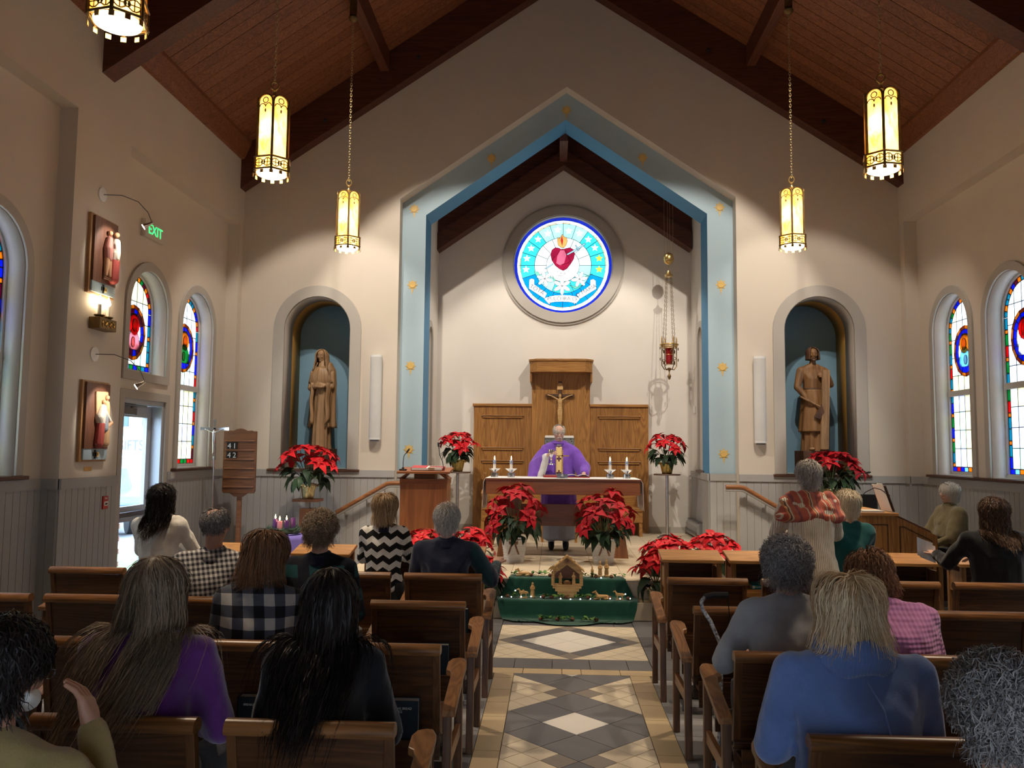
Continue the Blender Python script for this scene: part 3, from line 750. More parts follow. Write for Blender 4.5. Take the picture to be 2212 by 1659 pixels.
# ================================================================== CHAIRS (one-seat oak pew chairs)
def make_chair(arms):
    t = thing('pew_chair', 'x', 'chair')
    hw = .2725; Z = .85
    # back: stiles, rails, recessed panel, rounded cap rail; leans back a little
    sl = lambda z: -.02 + .07 * (Z - z) / .42
    def lean(x0, x1, d0, d1, z0, z1):
        return MB().hexa([(x0, sl(z0) + d0, z0), (x1, sl(z0) + d0, z0), (x1, sl(z0) + d1, z0), (x0, sl(z0) + d1, z0)],
                         [(x0, sl(z1) + d0, z1), (x1, sl(z1) + d0, z1), (x1, sl(z1) + d1, z1), (x0, sl(z1) + d1, z1)])
    for s in (-1, 1):
        a, b = sorted((s * hw, s * (hw - .032))); lean(a, b, 0, .034, .40, Z - .04).build('back_stile', 'pew_z', t, bevel=.003)
    lean(-hw + .032, hw - .032, .010, .026, .44, Z - .05).build('back_panel', 'pew_x', t)
    lean(-hw + .032, hw - .032, .002, .032, .40, .46).build('lower_rail', 'pew_x', t)
    pr = [(-.014, Z - .045), (.040, Z - .045)] + [(.013 + .034 * math.cos(a), Z - .032 + .034 * math.sin(a)) for a in [PI * i / 8 for i in range(9)]]
    m = MB().prism([(y - .01, z) for y, z in pr], 'x', -hw - .004, hw + .004)
    m.build('cap_rail', 'pew_cap_lit', t, smooth=True)
    MB().box(-hw, hw, .03, .50, .415, .45).build('seat', 'pew_x', t, bevel=.008)
    MB().box(-hw, hw, .04, .06, .33, .415).build('seat_apron', 'pew_x', t); MB().box(-hw, hw, .46, .48, .35, .415).build('seat_apron', 'pew_x', t)
    # book rack behind the back
    MB().box(-hw + .01, hw - .01, -.065, .045, .395, .408).box(-hw + .01, hw - .01, -.078, -.064, .31, .45).build('book_rack', 'pew_x', t)
    for s in arms:
        x = s * (hw + .036)
        m = MB(); m.box(x - .02, x + .02, .45, .49, 0, .60); m.build('leg', 'pew_z', t, bevel=.004)
        m = MB(); m.hexa([(x - .02, -.02, 0), (x + .02, -.02, 0), (x + .02, .02, 0), (x - .02, .02, 0)], [(x - .02, .012, .545), (x + .02, .012, .545), (x + .02, .052, .545), (x - .02, .052, .545)]); m.build('leg', 'pew_z', t, bevel=.004)
        MB().box(x - .012, x + .012, .03, .46, .30, .36).build('side_rail', 'pew_y', t)
        # arm: slopes up to the front, inner edge steps out at the hand end
        xo = s * (hw + .075); pl = [(0, -.015), (-.062, -.015), (-.062, .32), (-.070, .355), (-.092, .37), (-.092, .45), (-.075, .485), (-.045, .497), (-.015, .49), (0, .46)]
        pl = [(xo + s * px, py) for px, py in pl]; zz = lambda y: .565 + .105 * (y + .015) / .5
        n = len(pl); tri = tessellate_polygon([[Vector((p[0], p[1], 0)) for p in pl]])
        m = MB().add([(x_, y_, zz(y_) - .03) for x_, y_ in pl] + [(x_, y_, zz(y_)) for x_, y_ in pl],
                     [tuple(q) for q in tri] + [tuple(i + n for i in reversed(q)) for q in tri] + [(i, (i + 1) % n, (i + 1) % n + n, i + n) for i in range(n)])
        m.build('arm_rest', 'pew_y', t, bevel=.005)
    for s in (-1, 1):
        if s not in arms:
            x = s * (hw - .024)
            MB().box(x - .02, x + .02, .44, .48, 0, .415).build('leg', 'pew_z', t, bevel=.004); MB().box(x - .02, x + .02, .03, .07, 0, .415).build('leg', 'pew_z', t, bevel=.004)
    MB().box(-.25, .25, -.30, -.14, .10, .16).build('kneeler_pad', 'black_felt', t, bevel=.02)
    for x in (-.205, .205): MB().box(x - .015, x + .015, -.24, .06, .05, .10).box(x - .005, x + .005, -.2, -.18, 0, .05).build('kneeler_bracket', 'dark_steel', t)
    return t
def chair_label(row, side, col):
    rn = {0: 'front', 1: 'second', 2: 'third', 3: 'fourth'}[row]
    cn = ['on the aisle', 'second from the aisle', 'third from the aisle', 'fourth from the aisle', 'fifth from the aisle'][col]
    return 'oak pew chair %s in the %s row of the %s block' % (cn, rn, 'left' if side < 0 else 'right')
PROTO = {k: make_chair(k) for k in ((-1, 1), (-1,), (1,))}; used = set()
COLS = [.93, 1.58, 2.235, 2.885, 3.53]
ROWY = [5.88, 4.81, 3.76, 2.69]
SEATS = {}
for side in (-1, 1):
    for r, y in enumerate(ROWY):
        ncol = {(-1, 0): 5, (-1, 1): 5, (-1, 2): 3, (-1, 3): 2, (1, 0): 4, (1, 1): 4, (1, 2): 3, (1, 3): 2}[(side, r)]
        for c in range(ncol):
            k = (-1, 1) if c == 0 else (side,); o = PROTO[k] if k not in used else copy_tree(PROTO[k]); used.add(k)
            o.location = (side * COLS[c] + (0, .0)[0], y, 0); o['label'] = chair_label(r, side, c); o['group'] = 'oak pew chairs'
            SEATS[(side, r, c)] = o.location.copy()

# books: in the racks behind the chairs and on the desk shelves
def book(label, loc, rot, w, h, d, cover, group, title=None):
    t = thing('hymn_book', label, 'book', loc, 0, group); t.rotation_euler = rot
    MB().box(-w / 2, w / 2, -d / 2, -d / 2 + .004, 0, h).box(-w / 2, w / 2, d / 2 - .004, d / 2, 0, h).box(-w / 2, -w / 2 + .004, -d / 2, d / 2, 0, h).build('cover', cover, t)
    MB().box(-w / 2 + .004, w / 2 - .006, -d / 2 + .004, d / 2 - .004, .004, h - .004).build('page_block', 'page_edge', t)
    if title: text(title, .014, 'paper', t, (-.0, -d / 2 - .001, h * .8), (PI / 2, 0, 0))
    return t
for (s_, r, c), lab in {(-1, 2, 0): 'left block, third row on the aisle', (-1, 2, 1): 'left block, third row second from the aisle', (-1, 1, 0): 'left block, second row on the aisle', (-1, 0, 0): 'left block, front row on the aisle',
                  (1, 1, 0): 'right block, second row on the aisle'}.items():
    q = SEATS[(s_, r, c)]
    book('dark missal in the chair rack, ' + lab, (q.x + .10, q.y - .008, .410), (0, 0, 0), .17, .20, .062, 'navy_cover', 'missals in the chair racks', 'BREAKING BREAD\n2022' if r == 2 else None)

# ================================================================== KNEELING DESKS in front of the first row
def make_desk():
    t = thing('kneeling_desk', 'x', 'desk'); hw = .272
    MB().hexa([(-hw, 0, .745), (hw, 0, .745), (hw, .30, .80), (-hw, .30, .80)], [(-hw, 0, .775), (hw, 0, .775), (hw, .30, .83), (-hw, .30, .83)]).build('sloping_top', 'desk_x', t, bevel=.005)
    for s in (-1, 1):
        a, b = sorted((s * (hw - .02), s * (hw - .06)))
        MB().box(a, b, .012, .05, 0, .75).build('leg', 'desk_z', t, bevel=.004); MB().box(a, b, .25, .288, 0, .79).build('leg', 'desk_z', t, bevel=.004)
        MB().box(a + .008, b - .008, .05, .25, .52, .70).build('side_panel', 'desk_z', t)
    MB().box(-hw + .05, hw - .05, .02, .28, .50, .522).build('shelf', 'desk_x', t)
    MB().box(-hw + .05, hw - .05, .262, .276, .30, .79).build('front_panel', 'pew_x', t)
    MB().box(-hw + .05, hw - .05, .014, .036, .455, .50).build('shelf_lip', 'desk_x', t)
    return t
dp = make_desk(); first = True
DL = [(-1.04, 'left block, nearest the aisle'), (-1.60, 'left block, second from the aisle'), (-2.26, 'left block, third from the aisle'), (-3.10, 'left block, farthest from the aisle'), (1.09, 'right block, nearest the aisle'), (1.68, 'right block, second from the aisle'),
      (2.345, 'right block, third from the aisle'), (3.0, 'right block, fourth from the aisle'), (3.66, 'right block, farthest from the aisle')]
for x, lab in DL:
    o = dp if first else copy_tree(dp); first = False
    o.location = (x, 7.42, 0); o['label'] = 'oak kneeling desk, ' + lab; o['group'] = 'oak kneeling desks before the front row'
for x, lab in ((1.15, 'nearest the aisle'), (1.72, 'second from the aisle'), (2.42, 'third from the aisle'), (3.05, 'fourth from the aisle')):
    t = thing('hymn_book', 'teal paperback missal on the shelf of the right-hand desk ' + lab, 'book', (x, 7.53, .523), 0, 'teal missals on the desk shelves')
    MB().box(-.115, .115, -.085, .085, 0, .003).box(-.115, .115, -.085, .085, .037, .040).box(-.115, .115, -.085, -.082, 0, .04).build('cover', 'teal_cover', t)
    MB().box(-.112, .113, -.081, .083, .003, .037).build('page_block', 'page_edge', t)
    text('BREAKING BREAD  2022', .017, 'paper', t, (0, -.086, .02), (PI / 2, 0, 0)); MB().box(-.108, -.09, -.0865, -.0855, .008, .032).build('spine_mark', 'paper', t)

# ================================================================== HANGING LANTERNS
def lantern_panel(mb, r0, z0, z1, a0, a1, n=6, inset_=.012):
    p0 = Vector((r0 * math.cos(a0), r0 * math.sin(a0))); p1 = Vector((r0 * math.cos(a1), r0 * math.sin(a1))); w = (p1 - p0).length; e = (p1 - p0) / w
    hw = w / 2 - inset_; sp = z1 - hw
    prof = [(-hw, z0), (hw, z0)] + [(hw * math.cos(PI * i / n), sp + hw * math.sin(PI * i / n)) for i in range(n + 1)]
    mid = (p0 + p1) / 2; k = len(mb.v)
    return [(mid.x + e.x * u, mid.y + e.y * u, z) for u, z in prof]
def amber_glass():
    m = bpy.data.materials.new('amber_glass'); m.use_nodes = True; MATS['amber_glass'] = m; nt = m.node_tree; nt.nodes.clear()
    o = N(nt, 'ShaderNodeOutputMaterial'); v = coords(nt, (1, 1, .5)); f = noise_tex(nt, v, 9, 3, .6, .6)
    col = ramp(nt, f, [(.35, (1, .44, .05)), (.62, (1, .72, .26))])
    t = N(nt, 'ShaderNodeBsdfTranslucent'); L(nt, col, t.inputs[0])
    e = N(nt, 'ShaderNodeEmission'); L(nt, col, e.inputs[0]); e.inputs[1].default_value = .45
    a = N(nt, 'ShaderNodeAddShader'); L(nt, t.outputs[0], a.inputs[0]); L(nt, e.outputs[0], a.inputs[1]); L(nt, a.outputs[0], o.inputs[0])
amber_glass()
_link = MB().torus((0, 0, 0), .012, .0032, 'y', 10, 4, e=1.7).mesh('chain_link', True); _link.materials.append(MATS['chain_brass'])
def make_lantern():
    t = thing('pendant_lantern', 'x', 'lamp'); R = .150; H0, H1 = .13, .70; ph = -PI / 2
    A6 = [ph + PI / 3 * i for i in range(7)]
    for i in range(6):
        m = MB(); vs = lantern_panel(m, R, H0, H1, A6[i], A6[i + 1]); m.add(vs, [tuple(range(len(vs)))]); m.build('glass_panel', 'amber_glass', t)
    fr = MB()
    for i in range(6):
        a = A6[i]; c, s_ = math.cos(a), math.sin(a)
        fr.box(R * c - .011, R * c + .011, R * s_ - .011, R * s_ + .011, H0, H1 - .05)
        vs = lantern_panel(fr, R + .006, H0, H1, A6[i], A6[i + 1], 10, .006); fr.tube(vs[2:], .008, 5)
        vs2 = lantern_panel(fr, R + .006, H0, H1, A6[i], A6[i + 1], 10, .012); mid = (Vector(vs2[0]) + Vector(vs2[1])) / 2; e = (Vector(vs2[1]) - Vector(vs2[0])).normalized()
        # tracery: ring in the head of the arch and two cusps
        for rr, du, zz in ((.026, 0, H1 - .055), (.03, -.03, H1 - .115), (.03, .03, H1 - .115)):
            pts = [Vector((mid.x + e.x * (du + rr * math.cos(q)), mid.y + e.y * (du + rr * math.cos(q)), zz + rr * math.sin(q))) for q in [2 * PI * k / 10 for k in range(11)]]
            if du: pts = pts[:6]
            fr.tube(pts, .0045, 4, False)
        fr.ball((mid.x, mid.y, H1 - .15), (.008, .008, .018), 6, 4)
    fr.build('frame', 'dark_brass', t)
    gb = MB()
    for z in (.125, .015):
        pts = [((R + .022) * math.cos(a), (R + .022) * math.sin(a), z) for a in A6]
        for a, b in zip(pts, pts[1:]): gb.tube([a, b], .009, 5)
    for i in range(6):
        a0, a1 = A6[i], A6[i + 1]; p0 = Vector(((R + .016) * math.cos(a0), (R + .016) * math.sin(a0))); p1 = Vector(((R + .016) * math.cos(a1), (R + .016) * math.sin(a1)))
        for f in (.25, .5, .75):
            c = p0.lerp(p1, f); e = (p1 - p0).normalized(); rr = .036 if f != .5 else .018
            gb.tube([(c.x + e.x * rr * math.cos(q), c.y + e.y * rr * math.cos(q), .07 + rr * math.sin(q)) for q in [2 * PI * k / 10 for k in range(11)]], .005, 4, False)
            if f != .5: gb.tube([(c.x + e.x * rr, c.y + e.y * rr, .07), (c.x - e.x * rr, c.y - e.y * rr, .07)], .004, 4).tube([(c.x, c.y, .07 - rr), (c.x, c.y, .07 + rr)], .004, 4)
        gb.tube([(p0.x, p0.y, .0), (p0.x, p0.y, .13)], .012, 6)
    gb.build('gallery', 'dark_brass', t)
    m = MB()
    for i in range(6):
        vs = [((R + .005) * math.cos(a), (R + .005) * math.sin(a), z) for a, z in ((A6[i], .02), (A6[i + 1], .02), (A6[i + 1], .12), (A6[i], .12))]; m.add(vs, [(0, 1, 2, 3)])
    m.build('gallery_glass', 'amber_glass', t)
    MB().lathe([(.135, .0), (.13, -.015), (.10, -.03), (.05, -.038), (.004, -.04)], 24, (0, 0, .012)).build('diffuser', 'lantern_white', t, smooth=True)
    for i in range(12):
        a = ph + PI / 6 * i; m = MB().box(-.016, .016, -.003, .003, -.05, -.02)
        m.v = [((R + .012) * math.cos(a) + x * -math.sin(a) + y * math.cos(a), (R + .012) * math.sin(a) + x * math.cos(a) + y * math.sin(a), z + .02) for x, y, z in m.v]; m.build('fringe_tab', 'brass', t)
    MB().lathe([(.012, .60), (.014, .70), (.03, .715), (.034, .73), (.02, .745), (.012, .77), (.018, .785), (.006, .80)], 12).torus((0, 0, .835), .032, .007, 'y', 16, 6, e=1.2).build('finial', 'brass', t, smooth=True)
    m = MB()
    for i in range(6): m.tube([(R * math.cos(A6[i]), R * math.sin(A6[i]), H1 - .06), (.5 * R * math.cos(A6[i]), .5 * R * math.sin(A6[i]), H1 + .0), (.01, 0, H1 + .01)], .006, 5)
    m.build('crown_stay', 'dark_brass', t)
    ch = MB(); z = .875; k = 0
    lk = [( (Vector(v)), ) for v in _link.vertices and [x.co for x in _link.vertices]]
    fs = [tuple(p.vertices) for p in _link.polygons]
    while z < 2.92:
        rot = Matrix.Rotation((k % 2) * PI / 2, 3, 'Z'); ch.add([rot @ v[0] + Vector((0, 0, z)) for v in lk], fs); z += .034; k += 1
    ch.build('chain', 'chain_brass', t, smooth=True)
    MB().lathe([(.01, 2.92), (.03, 2.93), (.055, 2.955), (.06, 2.975), (.045, 2.99), (.03, 3.0)], 16).box(-.045, .045, -.045, .045, 3.0, 3.205).build('ceiling_mount', 'dark_brass', t, smooth=True)
    return t
lp = make_lantern(); first = True
for i, (x, y, lab) in enumerate([(-2.72, 9.87, 'farther brass lantern hanging over the left block'), (2.72, 9.87, 'farther brass lantern hanging over the right block'), (-2.72, 7.14, 'nearer brass lantern hanging left of the arch'),
                     (2.72, 7.15, 'nearer brass lantern hanging right of the arch'), (-2.72, 4.5, 'brass lantern cut by the top left corner of the photo'), (2.72, 4.5, 'brass lantern over the rear chairs of the right block')]):
    o = lp if first else copy_tree(lp); first = False
    o.location = (x, y, 4.20); o.rotation_euler = (0, 0, -math.copysign(.30, x)); o['label'] = lab; o['group'] = 'brass pendant lanterns'
    lamp('lantern_bulb', 'POINT', (x, y, 4.20 + .36), 3.6 if i < 4 else 1.5, WARM, shadow_soft_size=.03)
    lamp('lantern_downlight', 'SPOT', (x, y, 4.15), (215 if i < 4 else 130), WARM, (x * .8, y, 0), spot_size=math.radians(84), spot_blend=.6, shadow_soft_size=.10)

# ================================================================== ALTAR
al = thing('altar', 'long wooden altar table with a white cloth between the two wicker pots', 'altar', (-.03, 10.5, .367))
MB().box(-.98, .98, 0, .76, .80, .995).build('apron', 'altar_x', al, bevel=.004)
MB().box(-1.0, 1.0, -.01, .78, .985, 1.0).build('table_top', 'altar_x', al)
for s in (-1, 1):
    m = MB(); a = s * .62
    m.prism([(a - .10, .80), (a + .10, .80), (a + s * .10 + .12, .0), (a + s * .10 - .22 * (1 if s < 0 else .5), .0)] if s > 0 else [(a - .10, .80), (a + .10, .80), (a - .10 + .11, .0), (a - .10 - .12, .0)], 'y', .10, .15)
    m.build('trestle_leg', 'altar_z', al)
MB().box(-.62, .62, .30, .36, .52, .66).build('stretcher', 'altar_x', al)
MB().box(-.60, .60, .52, .58, .36, .56).build('rear_rail', 'altar_x', al)
cl = thing('altar_cloth', 'white linen cloth laid over the wooden altar', 'cloth', (-.03, 10.5, 1.367))
m = MB(); yb0, yb1 = -.012, .79
def clf(u, v):
    w = 2.012; dr = .40; tot = w + 2 * dr; d = -tot / 2 + tot * u
    y = yb0 + (yb1 - yb0) * v
    if abs(d) <= w / 2: return (d, y, .004)
    k = abs(d) - w / 2; return (math.copysign(w / 2 + .004 + .012 * math.sin(v * 9) * k / dr + .015 * k / dr, d), y + .01 * k * math.sin(u * 30), .004 - k)
m.grid(clf, 40, 12); m.build('linen', 'white_cloth', cl, smooth=True, solid=.003)
def candle_stick(x, y, lab):
    t = thing('candlestick', lab, 'candlestick', (x, y, 1.376), 0, 'silver candlesticks on the altar')
    m = MB()
    for i in range(6):
        a = PI / 3 * i + .3; m.box(-.008, .008, .012, .048, 0, .055); n = len(m.v)
        m.v[n - 8:] = [(p[0] * math.cos(a) - p[1] * math.sin(a), p[0] * math.sin(a) + p[1] * math.cos(a), p[2]) for p in m.v[n - 8:]]
    m.lathe([(.018, 0), (.016, .06), (.02, .07)], 10); m.build('faceted_base', 'silver', t)
    MB().lathe([(.02, .062), (.045, .085), (.075, .108), (.078, .112), (.03, .100), (.006, .098)], 6).build('drip_dish', 'silver', t)
    MB().lathe([(.0185, .10), (.0185, .175)], 16).build('candle', 'wax_white', t, smooth=True)
    MB().lathe([(.0205, .172), (.0205, .222), (.014, .226), (.005, .228)], 16).build('follower', 'silver', t, smooth=True)
    MB().lathe([(.003, .228), (.007, .240), (.006, .255), (.0008, .275)], 8).build('flame', 'flame', t, smooth=True)
for x, lab in ((-.918, 'leftmost silver candlestick on the altar'), (-.70, 'second silver candlestick from the left on the altar'), (.584, 'silver candlestick on the altar just right of the priest'), (.80, 'rightmost silver candlestick on the altar')):
    candle_stick(x, 10.72, lab)
# altar cross, missal and papers
t = thing('altar_cross', 'small pale crucifix standing on the altar before the priest', 'cross', (-.035, 10.62, 1.376))
MB().lathe([(.045, 0), (.04, .02), (.018, .05), (.012, .06)], 6).box(-.07, -.015, -.02, .02, 0, .055).box(.02, .07, -.02, .02, 0, .05).build('faceted_base', 'dark_steel', t)
MB().box(-.009, .009, -.008, .008, .05, .36).box(-.085, .085, -.008, .008, .275, .291).build('cross_bars', 'olive_wood', t)
book('open red missal lying on the altar cloth', (-.13, 11.0, 1.372), (0, 0, 0), .30, .03, .24, 'red_cover', None)
t = thing('open_book', 'open lectionary with cream pages on the altar beside the cross', 'book', (.17, 11.0, 1.372))
MB().box(-.16, .16, -.11, .11, 0, .012).build('cover', 'red_cover', t)
MB().grid(lambda u, v: ((u - .5) * .30, (v - .5) * .21, .014 + .028 * math.sin(abs(u - .5) * 2 * PI * .8 + .3)), 14, 2).build('pages', 'page_edge', t, solid=.002, smooth=True)
setp(MB().box(-.10, .10, -.14, .14, 0, .003).build('paper_sheet', 'paper'), 'white sheet of paper on the altar left of the red missal', 'paper').location = (-.38, 10.95, 1.372)

# stool beside the altar, presider bench and chair
st = thing('side_stool', 'dark wooden stool behind the left end of the altar', 'stool', (-.86, 11.75, .367))
for x in (-.16, .16):
    for y in (-.14, .14): MB().box(x - .022, x + .022, y - .022, y + .022, 0, .46).build('leg', 'altar_z', st)
MB().box(-.2, .2, -.18, .18, .46, .50).build('seat', 'altar_x', st, bevel=.006); MB().box(-.16, .16, -.01, .01, .12, .16).build('stretcher', 'altar_x', st)

# ---- reredos
rr = thing('reredos', 'tall oak reredos panelling with a raised canopied centre behind the altar', 'panelling', (-.03, 13.965, .367))
for a, b in ((-1.475, -.49), (.49, 1.47)):
    MB().box(a, b, -.10, -.005, 0, 2.10).build('wing_panel', 'oak_z', rr)
    MB().box(a - .02, b + .0, -.13, 0, 2.10, 2.145).build('cornice', 'oak_x', rr, bevel=.006)
    for z in (1.93, 1.39, 1.17, .62):
        MB().box(a + .15, b - .15, -.125, -.10, z - .03, z + .005).box(a + .13, b - .13, -.14, -.10, z + .005, z + .018).build('shelf_mould', 'oak_x', rr, bevel=.005)
    MB().box(a, b, -.11, -.005, 0, .06).build('plinth', 'oak_x', rr)
MB().box(-.49, .49, -.13, -.005, 0, 2.70).build('centre_panel', 'oak_z', rr)
MB().prism([(-.52, -.13), (-.52, -.34), (-.40, -.46), (.40, -.46), (.52, -.34), (.52, -.13)], 'z', 2.66, 2.84).build('canopy', 'oak_x', rr)
MB().prism([(-.54, -.0), (-.54, -.35), (-.41, -.48), (.41, -.48), (.54, -.35), (.54, -.0)], 'z', 2.84, 2.875).build('canopy_cornice', 'oak_x', rr, bevel=.006)
for s in (-1, 1): MB().box(min(s * .49, s * .52), max(s * .49, s * .52), -.34, -.0, 2.50, 2.70).build('canopy_side', 'oak_z', rr)
# crucifix on the reredos
cx = thing('crucifix', 'carved crucifix with a pale corpus on the oak reredos above the priest', 'crucifix', (-.045, 13.80, 2.05))
MB().box(-.028, .028, -.02, .02, -.05, .84).box(-.24, .24, -.02, .02, .575, .625).build('cross_bars', 'statue_dark', cx, bevel=.004)
MB().box(-.05, .05, -.03, -.01, .70, .76).prism([(-.05, .76), (.05, .76), (.02, .81), (-.02, .81)], 'y', -.03, -.01).build('title_board', 'olive_wood', cx)

bn = thing('presider_bench', 'long oak bench with carved arms against the reredos behind the altar', 'bench', (-.02, 13.30, .367))
MB().box(-1.28, 1.30, 0, .42, .40, .45).build('seat', 'oak_x', bn, bevel=.006); MB().box(-1.28, 1.30, .02, .05, .22, .40).build('front_board', 'oak_x', bn)
for s in (-1, 1):
    x = s * 1.27
    MB().prism([(0, 0), (.46, 0), (.46, .98), (.40, .98), (.34, .72), (.04, .70), (-.02, .66), (.0, .62), (.10, .56), (.06, .42)], 'x', x - .025, x + .025).build('end_panel', 'oak_z', bn, bevel=.005)
MB().box(-1.28, 1.30, .42, .46, .45, .90).build('back_board', 'oak_x', bn)
pc = thing('presider_chair', 'upholstered chair with a grey patterned back behind the priest', 'chair', (-.06, 12.55, .367))
MB().prism([(-.23, .42), (.23, .42), (.25, 1.1), (.23, 1.56), (.21, 1.58), (-.21, 1.58), (-.23, 1.56), (-.25, 1.1)], 'y', .18, .25).build('backrest', 'patterned_seat', pc, bevel=.01)
MB().box(-.225, .225, .165, .20, 1.55, 1.59).build('back_cap', 'white_cloth', pc, bevel=.01); MB().box(-.28, .28, -.25, .22, .40, .47).build('seat', 'patterned_seat', pc, bevel=.02)
for x in (-.25, .25):
    for y in (-.22, .20): MB().box(x - .02, x + .02, y - .02, y + .02, 0, .42).build('leg', 'oak_z', pc)

# ---- lectern
lc = thing('lectern', 'wooden lectern with an overhanging reading top beside the left handrail', 'lectern', (-1.765, 10.2, .367))
MB().box(-.295, .295, 0, .36, 0, .965).build('body', 'altar_z', lc, bevel=.003)
MB().box(-.30, .30, -.006, .366, .93, .99).build('top_band', 'altar_x', lc)
MB().box(-.13, .13, .06, .30, .99, 1.07).build('neck', 'altar_x', lc)
m = MB().hexa([(-.33, -.06, 1.055), (.33, -.06, 1.055), (.33, .38, 1.10), (-.33, .38, 1.10)], [(-.33, -.06, 1.085), (.33, -.06, 1.085), (.33, .38, 1.13), (-.33, .38, 1.13)]); m.build('reading_top', 'altar_x', lc, bevel=.004)
for s in (-1, 1): MB().hexa([(s * .30 - .02, .0, .99), (s * .30 + .02, .0, .99), (s * .30 + .02, .30, .99), (s * .30 - .02, .30, .99)], [(s * .20 - .02, .02, 1.06), (s * .20 + .02, .02, 1.06), (s * .20 + .02, .28, 1.08), (s * .20 - .02, .28, 1.08)]).build('bracket', 'altar_x', lc)
bk = thing('lectionary', 'open red book lying on the lectern', 'book', (-1.73, 10.33, 1.475)); bk.rotation_euler = (.1, 0, 0)
MB().box(-.20, -.01, -.12, .12, 0, .035).box(.01, .20, -.12, .12, 0, .03).build('cover', 'red_cover', bk); MB().box(-.19, .19, -.13, .13, .004, .03).build('page_block', 'page_edge', bk)
MB().box(.02, .10, -.134, -.13, .02, .034).build('gilt_marker', 'foil_gold', bk)
def goose(label, loc, pts, r=.005, base=True, group=None):
    t = thing('microphone', label, 'microphone', loc, 0, group)
    MB().tube(pts, r, 6).build('gooseneck', 'black_plastic', t, smooth=True)
    a = Vector(pts[-1]); d = (a - Vector(pts[-2])).normalized(); MB().tube([a, a + d * .03, a + d * .055], [.011, .012, .007], 8).build('capsule', 'black_plastic', t, smooth=True)
    if base: MB().box(-.045, .045, -.03, .03, -.0, .025).box(-.015, .015, -.01, .01, .02, .045).build('base', 'black_plastic', t, bevel=.006)
    return t
goose('black gooseneck microphone on the left corner of the lectern', (-2.03, 10.22, 1.455), [(0, 0, .02), (0, 0, .12), (.01, 0, .19), (.045, 0, .235)])
goose('black gooseneck microphone rising at the right of the lectern', (-1.49, 10.25, 1.36), [(0, 0, .0), (-.03, 0, .12), (-.05, 0, .22), (-.085, 0, .30), (-.10, 0, .40)], base=False)

# ---- flower stands by the chancel wall
for x, lab in ((-1.69, 'steel flower stand with a round top left of the reredos'), (1.655, 'steel flower stand with a round top right of the reredos')):
    t = thing('flower_stand', lab, 'stand', (x, 13.2, .367), 0, 'steel flower stands flanking the reredos')
    MB().lathe([(.024, .03), (.024, .985)], 16).build('pole', 'steel', t, smooth=True); MB().lathe([(.21, .985), (.215, .995), (.21, 1.005)], 24).build('round_top', 'sill_wood', t)
    for i in range(4):
        a = PI / 2 * i + .5; MB().tube([(0, 0, .05), (.10 * math.cos(a), .10 * math.sin(a), .035), (.19 * math.cos(a), .19 * math.sin(a), .012)], .012, 6).build('foot', 'dark_steel', t)
# ---- baseboard heater
t = thing('baseboard_heater', 'grey metal baseboard heater along the right chancel wall', 'heater', (2.12, 12.85, .367))
MB().prism([(-.06, .04), (.06, .0), (.06, .26), (-.02, .26), (-.06, .20)], 'y', 0, 1.05).build('housing', 'grey_metal', t); MB().box(-.075, -.058, .03, 1.02, .08, .11).build('grille', 'dark_steel', t); MB().box(-.04, .05, .03, 1.02, .262, .27).build('top_slot', 'dark_steel', t)
# ---- handrails on the front wall
for s, lab in ((-1, 'wooden handrail climbing the front wall left of the arch'), (1, 'wooden handrail climbing the front wall right of the arch')):
    t = thing('handrail', lab, 'handrail', (0, 0, 0), 0, 'wooden handrails beside the arch')
    pts = [(s * 2.30, 11.86, 1.235), (s * 2.50, 11.86, 1.235), (s * 2.56, 11.86, 1.225), (s * 3.30, 11.86, .80)]
    MB().tube(pts, .030, 10).build('grip', 'rail_wood', t, smooth=True)
    MB().tube([(x, y + .01, z - .045) for x, y, z in pts], .022, 8).build('bracket_bar', 'wainscot_paint', t, smooth=True)
    for k in (.12, .45, .85):
        a = Vector(pts[1]).lerp(Vector(pts[3]), k); MB().tube([a + Vector((0, .01, -.05)), a + Vector((0, .05, -.10)), a + Vector((0, .115, -.10))], .012, 6).lathe([(.03, 0), (.03, .01)], 12, (a.x, a.y + .12, a.z - .105)).build('bracket', 'wainscot_paint', t)
# ---- column loudspeakers
for x, lab in ((-2.775, 'slim white column loudspeaker between the left niche and the arch'), (2.815, 'slim white column loudspeaker between the arch and the right niche')):
    t = thing('column_speaker', lab, 'speaker', (x, 11.93, 1.86), 0, 'white column loudspeakers on the front wall')
    MB().lathe([(.086, 0), (.088, .01), (.088, 1.24), (.086, 1.25)], 20, (0, 0, 0), 1, .62).build('cabinet', 'white_plastic', t, smooth=True)
    MB().lathe([(.0895, .03), (.0895, 1.22)], 20, (0, 0, 0), 1, .63).build('grille', 'frame_white', t, smooth=True); MB().box(-.02, .02, .03, .075, .95, 1.03).box(-.02, .02, .03, .075, .2, .28).build('wall_bracket', 'grey_metal', t); MB().box(-.06, .06, -.03, .03, -.022, 0).build('end_cap', 'dark_steel', t)
# ---- sockets and thermostat
t = setp(MB().box(-.004, .004, -.035, .035, -.06, .06).build('wall_socket', 'white_plastic', bevel=.003), 'white wall socket plate at the right chancel corner', 'socket'); t.location = (2.132, 12.36, .74)
t = setp(MB().box(-.012, .012, -.04, .04, -.06, .06).build('thermostat', 'white_plastic', bevel=.004), 'small white thermostat on the right chancel wall', 'thermostat'); t.location = (2.165, 13.62, 2.42)

